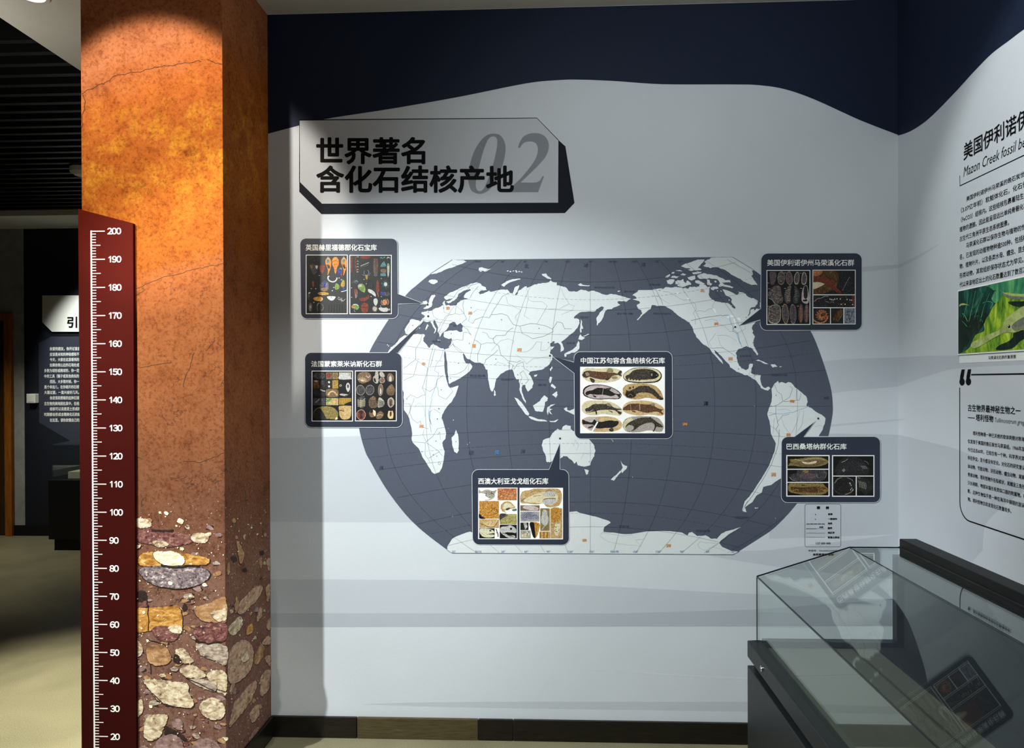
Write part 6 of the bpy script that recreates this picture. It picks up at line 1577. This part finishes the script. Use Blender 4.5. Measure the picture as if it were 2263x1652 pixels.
def br2(p):
    B_(p, [(1170, 760), (1250, 640), (1290, 560), (1400, 515), (1560, 510), (1680, 550), (1760, 600), (1850, 720), (1900, 750), (1860, 850), (1820, 885), (1500, 890), (1200, 885)], F_faint, 9, 6)
    for k in range(7): L_(p, [(1220 + k * 10, 860 - k * 38), (1400, 790 - k * 32), (1600, 780 - k * 28), (1780 - k * 10, 800 - k * 26)], 6, F_dgrey)
    L_(p, [(1310, 620), (1380, 590), (1440, 550)], 10, F_greystone); L_(p, [(1780, 590), (1840, 620), (1870, 665)], 5, F_greystone); [L_(p, [(1700 + k * 30, 690), (1735 + k * 30, 720), (1760 + k * 28, 760)], 6, F_greystone) for k in range(4)]; B_(p, [(1320, 780), (1370, 750), (1380, 800), (1340, 820)], F_lav, 9.3)
    p.rect(1118, 898, 1990, 914, M_pwhite, 10.4); E_(p, 1365, 1110, 215, 182, F_faint, 9.0, 0, .03, F_dgrey); E_(p, 1362, 1110, 205, 174, F_blackfish, 9.2, 0, .03); scatter(p, 1240, 1020, 1480, 1230, 40, F_faint, 9.4, 6, 14, 6)
    for x, y in ((1490, 1070), (1510, 1100), (1500, 1190), (1520, 1160), (1545, 1190), (1480, 1050)): E_(p, x, y, 10, 15, F_white, 9.6, 20, .2)
    L_(p, [(1380, 1290), (1460, 1265), (1550, 1200)], 10, F_greystone); L_(p, [(1160, 1060), (1230, 970), (1320, 935)], 7, F_greystone); L_(p, [(1420, 940), (1500, 970), (1550, 1010)], 6, F_greystone)
    p.rect(1604, 900, 1622, 1330, M_pwhite, 10.4); B_(p, [(1625, 960), (1640, 925), (1760, 940), (1880, 1000), (1955, 1100), (1940, 1200), (1850, 1270), (1800, 1290), (1740, 1220), (1630, 1180)], F_faint, 9, 5); [L_(p, [(1660 + k * 34, 1000 + k * 10), (1680 + k * 34, 1060 + k * 8), (1690 + k * 30, 1140 + k * 10)], 9, F_greystone) for k in range(5)]; L_(p, [(1640, 935), (1700, 950)], 8, F_greystone); L_(p, [(1740, 1230), (1800, 1290), (1840, 1250)], 5, F_dgrey)


card((1726.4, 964.3), (1944.6, 964), (1944.6, 1109.8), (1725.8, 1109.8), 14.5, (0, (1755, 964.2), (1775.8, 964.2), (1801.5, 929.7)), '巴西桑塔纳群化石库', (1737.5, 979.2, 1870, 992.8),
     [(ZF, (160, 470, 1061, 1334), 22, br1), (ZF, (1113, 472, 1994, 1336), 20, br2)], 'navy card with long olive and grey nodules in framed strips, pointing up to eastern Brazil')
# ================================================================== printed article on the right wall
ZR1, ZR2, ZR3, ZR4 = zoomed(2100, 220, 7.509), zoomed(1960, 200, 3.59), zoomed(2100, 600, 7.184), zoomed(2100, 860, 4.859)
ZR5 = zoomed(1960, 600, 2.624)
CAPF = (-0.08, 0.80)      # ink extent of a full-width character
c0 = RIGHT.at(2180, 400)
t = thing('article_title', (XR, c0.y, c0.z), 'dark Chinese article title with slanted English line and ruled bracket on the right wall', 'title')
pr = Print(RIGHT)
pr.text_row('美国伊利诺伊州马荣溪化石群', 2130, 320, 355, 2247, M_ink, 1.5, 0.022, 0, '美国伊利诺', CAPF)
pr.build('heading_lettering', t)
pr = Print(RIGHT)
pr.text_row('Mazon Creek fossil beds', 2129.5, 369.5, 391, 2247, M_ink, 1.5, 0.0, 0.28, 'Mazon Creek fossil', (0, 0.70))
pr.build('english_lettering', t)
pr = Print(RIGHT)
A_, B2_, C_ = (2120.7, 388), (2121.3, 411.7), (2263, 344.3)
pa, pb, pc = [RIGHT.at(*q, 1.5 * LAYER) for q in (A_, B2_, C_)]
up, al = Vector((0, 0, 1)), (pc - pb).normalized()
far = pb + al * 1.05
pr.face([pb, far, far + up * .0032, pb + up * .0032], M_ink)
pr.face([pb, pb + al * .003, pa + al * .003, pa], M_ink)
pr.build('bracket_rule', t)

c0 = RIGHT.at(2180, 560)
t = thing('article_text', (XR, c0.y, c0.z), 'paragraphs of small black Chinese text above the green picture on the right wall', 'text')
pr = Print(RIGHT, ZR2)
for s, x0, a, b, x1, sub in (
    ('美国伊利诺伊州马荣溪的晚石炭世地层', 632, 843, 880, 1058, '美国伊利诺伊州马荣溪的晚石炭'),
    ('（3.07亿年前）软躯体化石，化石保存于', 590, 932, 972, 1075, '（3.07亿年前）软躯体化石，化石'),
    ('（FeCO3）结核内。这些结核包裹着陆生动', 590, 1006, 1046, 1086, '（FeCO3）结核内。这些结核包裹着陆生'),
    ('植物的遗骸。因此能呈现远比单纯骨骼化石', 578, 1085, 1124, 1085, '植物的遗骸。因此能呈现远比单纯骨骼化'),
    ('古生代三角洲平原生态系统图景。', 578, 1160, 1199, 970, '古生代三角洲平原生态系统图景。'),
    ('马荣溪化石群以保存生物与植物的惊人', 630, 1211, 1250, 1068, '马荣溪化石群以保存生物与植物的'),
    ('名，已发现的动植物物种逾500种，包括植', 578, 1303, 1343, 1080, '名，已发现的动植物物种逾500种，包括'),
    ('物、植物叶片，以及各类水母、蠕虫、昆虫', 578, 1377, 1416, 1072, '物、植物叶片，以及各类水母、蠕虫、昆'),
    ('形类动物，其软组织保存状态尤为罕见。自', 578, 1450, 1489, 1086, '形类动物，其软组织保存状态尤为罕见。'),
    ('代以来该地区出土的化石数量达到了数百万', 578, 1523, 1562, 1078, '代以来该地区出土的化石数量达到了数百')):
    pr.text_row(s, x0, a, b, x1, M_ink, 1.5, 0.012, 0, sub, CAPF)
pr.build('body_lettering', t)

# restoration picture with its caption
M_pic = mottled('picture_green', [(.28, (24, 60, 22)), (.42, (92, 140, 32)), (.56, (160, 190, 44)), (.72, (206, 220, 92))], 40, 5, 0.5, (1, 1, 0.35))
M_picd = mottled('picture_teal', [(.30, (8, 28, 24)), (.5, (16, 62, 54)), (.7, (46, 116, 98))], 34, 4, 0.5, (1, 1, 0.4))
M_picm = mottled('picture_mid_green', [(.30, (30, 90, 70)), (.5, (70, 150, 100)), (.7, (120, 190, 110))], 34, 4, 0.5, (1, 1, 0.35))
M_picdark = mottled('picture_dark', [(.3, (4, 14, 10)), (.55, (14, 36, 26)), (.75, (60, 84, 34))], 40, 4, 0.5, (1, 1, 0.5))
M_crea = mottled('creature_olive', [(.3, (132, 148, 84)), (.5, (170, 184, 112)), (.7, (196, 206, 140))], 30, 3, 0.5)
M_creab = mottled('creature_grey', [(.3, (84, 86, 76)), (.5, (112, 114, 100)), (.7, (140, 142, 122))], 60, 3, 0.5)
c0 = RIGHT.at(2190, 790)
t = thing('restoration_picture', (XR, c0.y, c0.z), 'green underwater restoration picture of a long-snouted creature with white caption strip', 'picture')
TLp, BLp, TRp, BRp = RIGHT.at(2120.9, 643.8), RIGHT.at(2120.9, 781.4), RIGHT.at(2263, 612.2), RIGHT.at(2263, 771)
ptop, pbot, yl_ = TLp.z, BLp.z, TLp.y
yr_ = TRp.y - 0.45
o_ = lambda k: Vector((-LAYER * k, 0, 0))
V3 = lambda y, z, k: Vector((XR - LAYER * k, y, z))
mb = MB(); mb.box((XR - 0.004, yr_ - .004, pbot - .004), (XR, yl_ + .004, ptop + .004), M_pwhite)
for s_, m_ in (): pass
mb.build('white_border', t)
pr = Print(RIGHT, ZR3)
K = 10
pr.raw([V3(yl_, pbot, K), V3(yr_, pbot, K), V3(yr_, ptop, K), V3(yl_, ptop, K)], [(0, 1, 2, 3)], M_pic)


def on_pic(pts, m, lay, sm=True):
    q = catmull(pts, 4, True) if sm else pts
    out = []
    for p in pr.P(q, lay):
        out.append(Vector((p.x, min(max(p.y, yr_), yl_), min(max(p.z, pbot), ptop))))
    pr.ngon(out, m)


on_pic([(100, 250), (640, 150), (760, 260), (800, 420), (700, 560), (640, 680), (560, 800), (560, 940), (420, 1010), (330, 1200), (200, 1290), (100, 1330)], M_picd, 10.6)
on_pic([(560, 180), (900, 110), (1171, 60), (1500, 20), (1500, 300), (1200, 360), (900, 330), (820, 430), (740, 500), (680, 420), (720, 300)], M_picm, 10.9)
on_pic([(120, 780), (330, 700), (460, 640), (600, 660), (560, 830), (470, 960), (380, 1030), (250, 1220), (120, 1290)], M_picdark, 11.2)
for k in range(9):
    x = 200 + k * 42
    pr.line([(x + 60 + k * 14, 300 + (k % 3) * 40), (x + 40 + k * 5, 480 + (k % 2) * 50), (x - 10 + k * 2, 700 + (k % 4) * 30)], 7, M_picm if k % 2 else M_picd, 11.5)
for k in range(16):
    u = k / 15
    x, y = 550 - 150 * u, 350 + 220 * u
    pr.line([(x - 22, y - 12), (x + 6, y + 10)], 5, M_picm, 11.6)
pr.line(catmull([(215, 660), (255, 700), (300, 790)], 4), 12, M_picm, 11.6)
pr.line(catmull([(210, 780), (250, 820), (290, 870)], 4), 9, M_picm, 11.6)
pr.line(catmull([(400, 760), (450, 700), (500, 720), (540, 800)], 4), 14, M_picd, 11.6)
pr.line(catmull([(540, 500), (620, 470), (700, 500), (660, 590)], 4), 10, M_picm, 11.6)
on_pic([(168, 540), (190, 510), (240, 502), (290, 520), (330, 534), (260, 528), (200, 535), (180, 550)], M_crea, 11.8)
pr.line(catmull([(660, 295), (680, 325), (720, 310), (750, 300)], 4), 12, M_picd, 11.8)
on_pic([(930, 450), (1171, 400), (1400, 400), (1400, 560), (1100, 560), (960, 540)], M_pic, 11.3)
on_pic([(950, 480), (1050, 470), (1171, 470), (1300, 460), (1300, 520), (1120, 560), (980, 520)], M_picdark, 11.5)
on_pic([(800, 280), (850, 318), (950, 340), (1171, 352), (1400, 350), (1400, 420), (1171, 395), (980, 380), (880, 340)], M_crea, 12)
on_pic([(850, 330), (950, 370), (1171, 390), (1400, 410), (1400, 470), (1171, 440), (1040, 438), (930, 410)], M_creab, 11.8)
on_pic([(1240, 900), (1120, 950), (1030, 980), (1020, 1040), (940, 1110), (800, 1170), (760, 1240), (1000, 1220), (1171, 1080), (1400, 1000), (1400, 880)], M_picdark, 11.6)
on_pic([(350, 1172), (385, 1118), (500, 1060), (650, 992), (790, 930), (850, 880), (885, 790), (980, 690), (1100, 600), (1200, 545), (1350, 500), (1500, 480), (1500, 930), (1300, 945), (1171, 925), (1050, 962), (930, 965), (850, 985), (700, 1062), (560, 1150), (425, 1215), (368, 1207)], M_crea, 12.4)
on_pic([(1010, 850), (1120, 760), (1300, 680), (1500, 650), (1500, 920), (1300, 935), (1171, 915), (1080, 940), (1020, 910)], M_creab, 12.7)
for k in range(9): pr.line([(1070 + k * 20, 880 - k * 4), (1064 + k * 20, 950 - k * 6)], 4, M_crea, 13)
pr.line([(900, 850), (960, 905), (1000, 890)], 12, M_crea, 12.9)
pr.ell(966, 872, 25, 33, M_pwhite, 13.0); pr.ell(966, 870, 22, 30, M_pblack, 13.3); pr.ell(958, 858, 6, 7, M_pwhite, 13.6)
for k in range(6): pr.line([(420 + k * 62, 1110 - k * 31), (440 + k * 62, 1150 - k * 30)], 5, M_pic, 12.8)
pr.build('painted_scene', t)
M_strip = ink('caption_strip', (226, 230, 228), 0.6, 0.02)
s0, s1, s2 = RIGHT.at(2120.2, 785.8), RIGHT.at(2120, 802), None
mb = MB(); mb.face([V3(s0.y, s1.z, 1.2), V3(yr_, s1.z, 1.2), V3(yr_, s0.z, 1.2), V3(s0.y, s0.z, 1.2)], M_strip); mb.build('caption_strip', t)
pr = Print(RIGHT, ZR3)
pr.text_row('马荣溪化石群的复原图', 608, 1344, 1396, 1046, M_ink, 2.0, 0.015, 0, None, CAPF)
pr.build('caption_lettering', t)

# quote panel
c0 = RIGHT.at(2190, 1000)
t = thing('quote_panel', (XR, c0.y, c0.z), 'black-outlined quotation panel with large quote marks below the green picture', 'text panel')
q0, q1, q2 = RIGHT.at(2146.7, 827.5), RIGHT.at(2121.2, 856), RIGHT.at(2121.2, 1117)
qb = RIGHT.at(2263, 1191.2)
yl2, zt, zb = q1.y, q0.z, qb.z
yr2 = qb.y - 0.50
R2 = 0.055
cl = [(q0.y, zt), (yr2 + R2, zt)] + [(yr2 + R2 - R2 * math.sin(a), zt - R2 + R2 * math.cos(a)) for a in [k * math.pi / 12 for k in range(1, 7)]] + \
     [(yr2 + R2 - R2 * math.cos(a), zb + R2 - R2 * math.sin(a)) for a in [k * math.pi / 12 for k in range(0, 7)]] + \
     [(yl2 - R2 + R2 * math.sin(a), zb + R2 - R2 * math.cos(a)) for a in [k * math.pi / 12 for k in range(0, 7)]] + [(yl2, q1.z)]
pr = Print(RIGHT)
Lw = 0.0023
P2 = [Vector(p) for p in cl]
l_, r_ = [], []
for i in range(len(P2)):
    d = (P2[min(i + 1, len(P2) - 1)] - P2[max(i - 1, 0)]).normalized()
    nrm = Vector((-d.y, d.x)) * Lw
    l_.append(P2[i] + nrm); r_.append(P2[i] - nrm)
n_ = len(P2)
pr.raw([V3(p.x, p.y, 1.5) for p in l_ + r_], [(i, i + 1, n_ + i + 1, n_ + i) for i in range(n_ - 1)], M_ink)
pr.build('outline', t)
for dx in (0, 37):
    pr = Print(RIGHT, ZR5)
    dy = -1 if dx else 0
    pr.poly([(434 + dx, 567 + dy), (453 + dx, 566 + dy), (446 + dx, 612 + dy), (434 + dx, 640 + dy), (424 + dx, 630 + dy), (426 + dx, 605 + dy)], M_ink, 1.6)
    pr.ell(437 + dx, 638 + dy, 15.5, 22, M_ink, 1.8)
    pr.build('quote_mark', t)
pr = Print(RIGHT, ZR4)
pr.text_row('古生物界最神秘生物之一', 190, 162, 232, 700, M_ink, 1.5, 0.022, 0, '古生物界最神秘生物之', CAPF)
pr.text_row('塔利怪物', 277, 268, 336, 465, M_ink, 1.5, 0.022, 0, None, CAPF)
pr.text_row('——', 192, 298, 306, 265, M_ink, 1.5, 0.0, 0, None)
pr.text_row('Tullimonstrum gregarium', 478, 302, 350, 712, M_border, 1.5, 0.012, 0.28, 'Tullimonstrum', (0, 0.70))
pr.build('heading_lettering', t)
pr = Print(RIGHT, ZR4)
for s, x0, a, b, x1, sub in (
    ('塔利怪物是一种已灭绝的软体两侧对称海洋', 245, 449, 490, 765, '塔利怪物是一种已灭绝的软体两侧对称'),
    ('仅发现于美国的晚石炭世马荣溪组。1966年发现', 190, 535, 576, 768, '仅发现于美国的晚石炭世马荣溪组。1966年'),
    ('今已过去60年，已知仅有一个种。科学界对其', 190, 624, 665, 765, '今已过去60年，已知仅有一个种。科学界对'),
    ('存在争议，至今都没有定论。对化石的研究曾认', 190, 712, 753, 768, '存在争议，至今都没有定论。对化石的研究曾'),
    ('体动物、节肢动物、牙形动物、蠕虫动物、尾索', 190, 803, 844, 768, '体动物、节肢动物、牙形动物、蠕虫动物、尾'),
    ('脊索动物。塔利怪物外形似梭状，尾鳍呈三角形', 190, 892, 933, 768, '脊索动物。塔利怪物外形似梭状，尾鳍呈三角'),
    ('只长柄眼，吻部末端长有类似口器的附属物。根', 190, 980, 1021, 764, '只长柄眼，吻部末端长有类似口器的附属物。'),
    ('断，这种生物似乎是一种在海洋中捕猎的游泳动', 190, 1069, 1110, 764, '断，这种生物似乎是一种在海洋中捕猎的游'),
    ('物。塔利怪物目前发现化石数量较多。', 190, 1156, 1197, 658, None)):
    pr.text_row(s, x0, a, b, x1, M_ink, 1.5, 0.016, 0, sub, CAPF)
pr.build('body_lettering', t)
# ================================================================== sloped glass display case along the right wall
YE = 2.49                                        # far end of the case
ENDP = Plane((0, YE, 0), (0, -1, 0))
XF = ENDP.at(1672.5, 1340).x
ZB_ = ENDP.at(1672, 1414).z
ZFT = ENDP.at(1672, 1272.9).z
pC = ENDP.at(1877.2, 1208.6)
XCR, ZCR = pC.x, pC.z
XTB = ENDP.at(1987.2, 1207).x
ZRAIL = ENDP.at(1987, 1189.5).z
XRIM = ENDP.at(1651.4, 1430).x
XRL = ENDP.at(2025.8, 1188.6).x
ZR_ = ENDP.at(1651, 1450).z
ZCAB = ENDP.at(1651, 1468.6).z
YNEAR = 0.95
M_case = ink('case_black_paint', (25, 28, 30), 0.45, 0.08, 40, 0.3)
M_case2 = ink('case_rail_brown_black', (20, 18, 18), 0.5, 0.08, 40, 0.25)
M_deck = ink('case_deck_cloth', (80, 83, 74), 0.8, 0.06, 50)
M_deckd = ink('case_back_panel_navy', (22, 27, 33), 0.7, 0.06, 30)
M_glass = glass_mat('case_glass', ior=1.58)
M_glass2 = glass_mat('case_low_reflection_glass', ior=1.44)
M_seal = ink('glass_edge_seal', (10, 14, 14), 0.3, 0.1, 40, 0.5)
nk = N('chrome'); M_chrome = nk.done((0.75, 0.75, 0.73), 0.22, 0.5, 1.0)
case = thing('display_case', ((XF + XR) / 2, (YE + YNEAR) / 2, 0), 'long black display case with sloping glass top standing along the right wall', 'display case', None)
mb = MB()
mb.box((XRIM, YNEAR, 0.07), (XRL, YE, ZCAB), M_case)
mb.box((XRIM + 0.05, YNEAR + 0.05, 0.0), (XRL, YE - 0.02, 0.07), M_black)
mb.build('cabinet', case, 0.003)
mb = MB(); mb.box((XRIM + 0.022, YNEAR + 0.02, ZCAB), (XRL, YE - 0.01, ZR_), M_black); mb.build('shadow_gap', case)
mb = MB()
ymid = (YE + YNEAR) / 2
mb.box((XRIM, YNEAR, ZR_), (XF + 0.010, YE, ZB_), M_case)
mb.box((XF + 0.010, YE - 0.03, ZR_), (XRL, YE, ZB_), M_case)
mb.box((XF + 0.010, YNEAR, ZR_), (XRL, YNEAR + 0.03, ZB_), M_case)
mb.build('rim', case, 0.003)
mb = MB(); mb.box((XF + 0.010, YNEAR + 0.03, ZR_), (XTB, YE - 0.03, ZB_ - 0.012), M_deck); mb.build('display_deck', case, 0, 'grey green cloth floor inside the glass')
XD = XF + (XTB - XF) * 0.80
mb = MB(); mb.box((XD, YNEAR + 0.03, ZB_ - 0.012), (XTB, YE - 0.03, ZB_ - 0.004), M_deckd); mb.build('deck_border', case)
mb = MB(); mb.box((XTB, YNEAR, ZB_), (XRL, YE, ZRAIL), M_case2); mb.build('wall_rail', case, 0.003)
mb = MB(); mb.box((XTB - 0.006, YNEAR + 0.01, ZB_ - 0.004), (XTB, YE - 0.012, ZCR - 0.02), M_deckd); mb.build('back_panel', case)
# inner frame round the end pane
mb = MB()
mb.box((XF + 0.012, YE - 0.045, ZB_ - 0.004), (XTB - 0.006, YE - 0.014, ZB_ + 0.012), M_black)
mb.box((XTB - 0.030, YE - 0.045, ZB_ + 0.012), (XTB - 0.006, YE - 0.014, ZCR - 0.02), M_black)
mb.build('end_frame', case, 0.001)
G = 0.0035
mb = MB(); mb.box((XF, YNEAR, ZB_), (XF + G, YE, ZFT - 0.004), M_glass); mb.build('front_pane', case)
dz, dx = ZCR - ZFT, XCR - XF
nl = math.hypot(dz, dx)
nx, nz = -dz / nl * G, dx / nl * G
mb = MB(); mb.prism([(XF, YNEAR, ZFT), (XCR, YNEAR, ZCR), (XCR - nx, YNEAR, ZCR - nz), (XF - nx, YNEAR, ZFT - nz)], (0, YE - YNEAR, 0), M_glass2); mb.build('sloping_pane', case)
mb = MB(); mb.box((XCR + 0.001, YNEAR, ZCR - G), (XTB, YE, ZCR), M_glass); mb.build('top_pane', case)
for nm_, y0 in (('end_pane', YE - G - 0.002), ('end_pane', YNEAR + 0.002)):
    mb = MB()
    mb.prism([(XF + G, y0, ZB_), (XTB - 0.004, y0, ZB_), (XTB - 0.004, y0, ZCR - G - 0.001), (XCR + 0.001, y0, ZCR - G - 0.001), (XF + G, y0, ZFT - G - 0.002)], (0, G, 0), M_glass)
    mb.build(nm_, case)
mb = MB()
s = 0.0022
mb.box((XF - s / 2, YNEAR, ZFT - s * 1.5), (XF + s, YE, ZFT + s * .4), M_seal)
mb.box((XF - s / 2, YE - s, ZB_), (XF + s, YE + s / 2, ZFT), M_seal)
mb.prism([(XF, YE + .001, ZFT - .002), (XCR, YE + .001, ZCR - .002), (XCR, YE + .001, ZCR + .002), (XF, YE + .001, ZFT + .002)], (0, -.0035, 0), M_seal)
mb.box((XCR, YE - .0025, ZCR - .002), (XTB, YE + .001, ZCR + .002), M_seal)
mb.box((XCR - s / 2, YNEAR, ZCR - s), (XCR + s / 2, YE, ZCR + .0004), M_seal)
mb.box((XTB - .003, YNEAR, ZCR), (XTB, YE, ZCR + .004), M_seal)
mb.build('glass_edge_seal', case)
RIMP = Plane((XRIM, 0, 0), (-1, 0, 0))
lk = RIMP.at(1684.5, 1482)
lz = (ZR_ + ZB_) / 2
mb = MB(); mb.cyl((XRIM, lk.y, lz), (XRIM - 0.004, lk.y, lz), 0.0095, M_chrome); mb.cyl((XRIM - .004, lk.y, lz), (XRIM - .0055, lk.y, lz), 0.0065, M_chrome, 16, 0.006)
mb.box((XRIM - .006, lk.y - .0008, lz - .004), (XRIM - .0054, lk.y + .0008, lz + .004), M_black)
mb.build('lock', case, 0, 'small round chrome lock')

# ================================================================== things in the room on the left
pf = FLOORP.at(111, 1217)
LCY = pf.y
LCF = Plane((0, LCY, 0), (0, -1, 0))
lx0 = LCF.at(106.5, 1100).x
lx1 = lx0 + 1.7
lzb, lzt = LCF.at(110, 1060).z, LCF.at(110, 984).z
yb = YL - 0.03
case2 = thing('display_case', ((lx0 + lx1) / 2, (LCY + YL) / 2, 0), 'black display case with clear glass cover under the lit introduction board', 'display case')
mb = MB(); mb.box((lx0, LCY, 0.10), (lx1, yb, lzb), M_black); mb.box((lx0 + .03, LCY + .03, 0), (lx1 - .03, yb - .03, 0.10), M_black); mb.build('cabinet', case2, 0.004)
mb = MB(); g0 = lx0 + .022
mb.box((g0, LCY + .02, lzb), (lx1 - .02, LCY + .026, lzt), M_glass); mb.build('front_pane', case2)
mb = MB(); mb.box((g0, LCY + .027, lzb), (g0 + .006, yb, lzt), M_glass); mb.build('end_pane', case2)
mb = MB(); mb.prism([(g0, LCY + .02, lzt + .001), (g0, yb, lzt + .035), (g0, yb, lzt + .041), (g0, LCY + .02, lzt + .007)], (lx1 - .02 - g0, 0, 0), M_glass); mb.build('top_pane', case2)
M_plinth = ink('plinth_white', (214, 212, 196), 0.7, 0.03)
px0 = LCF.at(138, 1050).x
pz = LCF.at(140, 1044).z
t = thing('display_plinth', (px0 + .6, (LCY + yb) / 2, lzb), 'low white plinth inside the glass case beside the soil column', 'plinth')
mb = MB(); mb.box((px0, LCY + .07, lzb + .001), (px0 + 1.2, yb - .03, pz), M_plinth); mb.build('slab', t, 0.002)

# introduction board on the far wall
M_iwhite = ink('board_white', (224, 224, 214), 0.6, 0.02)
M_ishadow = ink('board_offset_black', (12, 13, 18), 0.6)
M_ipanel = ink('intro_panel_slate', (52, 56, 68), 0.6, 0.05)
M_itext = ink('intro_text_white', (222, 222, 216), 0.6, 0.02)
ZI = zoomed(0, 440, 3.842)
c0 = LEFT.at(140, 730)
t = thing('introduction_title_board', (c0.x, YL, c0.z), 'white chamfered board with black Chinese title behind the soil column', 'sign')
bl = [(370, 818), (1500, 818), (1560, 1126), (452, 1126), (370, 1046)]
pts = [LEFT.at(*q) for q in ZI(bl)]
mb = MB(); mb.prism([p + Vector((0, -0.02, 0)) for p in pts], (0, 0.018, 0), M_iwhite); mb.build('face', t, 0.002)
pr = Print(LEFT, ZI); pr.poly([(368, 1046), (452, 1126), (1560, 1126), (1560, 1164), (442, 1164), (368, 1090)], M_ishadow, 3); pr.build('offset_edge', t)
FRONTB = Plane((0, YL - 0.021, 0), (0, -1, 0))
pr = Print(FRONTB, ZI)
pr.text_box('引', 570, 996, 656, 1092, M_ink, 1, 0.035); pr.text_box('言', 682, 996, 770, 1092, M_ink, 1, 0.035)
pr.build('title_lettering', t)
c0 = LEFT.at(140, 860)
t = thing('introduction_text_panel', (c0.x, YL, c0.z), 'dark slate panel of small white Chinese lines on the far wall', 'text panel')
pr = Print(LEFT, ZI); pr.poly([(328, 1222), (445, 1160), (1500, 1160), (1500, 2055), (605, 2055), (333, 1895)], M_ipanel, 1.2); pr.build('panel', t)
pr = Print(LEFT, ZI)
Zo = (860 - 440) * 3.842
rows = [(423, 1270, '亲爱的朋友，你开过盲盒吗？'), (423, 1317, '应该是未知的神秘感和不确定'), (423, 1362, '今天，大家在这里看到的是一'), (423, 1408, '如果你到山边的石堆处或一些'), (376, 1455, '多数为球形或椭球形，你一定会用'),
        (376, 1502, '中的工具（锤子或其他类似的东西'), (423, 1548, '然而，大多数时候，你一定会'), (376, 1594, '是个幸运儿，在你砸开的石球中看'), (376, 1640, '大喜过望，一直兴奋好几天。'), (423, Zo + 73, '你发现和劈砸的这种石球，就'), (376, Zo + 121, '古生物完美地困在其中，在经历了'),
        (423, Zo + 166, '结核可以说是泥土形成的“'), (376, Zo + 213, '时期都会形成含精美化石的结核，'), (423, Zo + 261, '在这里，请你放慢自己的脚步')]
for x0, yc_, s in rows:
    pr.text_row(s, x0, yc_ - 14, yc_ + 14, x0 + 22.9 * len(s) - 2, M_itext, 2, 0.03, 0, None, CAPF)
pr.build('body_lettering', t)

# small white wall box
a, b = LEFT.at(66.5, 869.5), LEFT.at(86, 890)
t = thing('wall_switch_box', ((a.x + b.x) / 2, YL - .02, b.z), 'small square white box on the dark wall left of the introduction text', 'switch box')
mb = MB(); mb.box((a.x, YL - 0.05, b.z), (b.x, YL, a.z), M_iwhite); mb.build('housing', t, 0.004)
mb = MB(); mb.box((a.x + .012, YL - 0.053, b.z + .012), (b.x - .012, YL - .05, a.z - .012), M_iwhite); mb.build('cover_plate', t, 0.002)

# ceiling fittings
CEILP = Plane((0, 0, CEIL), (0, 0, -1))
M_fit = ink('fitting_white', (210, 208, 200), 0.5, 0.02)
ne = N('lamp_glow'); ne.b.inputs['Emission Color'].default_value = (1, .96, .86, 1); ne.b.inputs['Emission Strength'].default_value = 14; M_glow = ne.done((1, 1, 1), .5)
d = CEILP.at(70, -10)
t = thing('downlight', (d.x, d.y, CEIL - .012), 'glowing recessed round downlight in the beige ceiling edge beside the slats', 'ceiling light')
mb = MB()
n = 28
for i in range(n):
    a0, a1 = 2 * math.pi * i / n, 2 * math.pi * (i + 1) / n
    c_ = lambda a, r, z: Vector((d.x + r * math.cos(a), d.y + r * math.sin(a), z))
    mb.face([c_(a0, .062, CEIL), c_(a1, .062, CEIL), c_(a1, .060, CEIL - .005), c_(a0, .060, CEIL - .005)], M_fit)
    mb.face([c_(a0, .060, CEIL - .005), c_(a1, .060, CEIL - .005), c_(a1, .046, CEIL - .004), c_(a0, .046, CEIL - .004)], M_fit)
mb.build('trim_ring', t)
mb = MB(); mb.cyl((d.x, d.y, CEIL - .0005), (d.x, d.y, CEIL - .002), .046, M_glow, 28); mb.build('lens', t)
d = CEILP.at(181, 372)
dz0 = CEIL + .004
t = thing('smoke_detector', (d.x, d.y, dz0), 'round white detector hanging below the black ceiling slats beside the soil column', 'detector')
mb = MB(); mb.cyl((d.x, d.y, dz0), (d.x, d.y, dz0 - .035), .075, M_fit, 28); mb.build('base', t, .002)
mb = MB(); mb.cyl((d.x, d.y, dz0 - .035), (d.x, d.y, dz0 - .055), .070, M_fit, 28, .045); mb.build('sensor_cap', t)
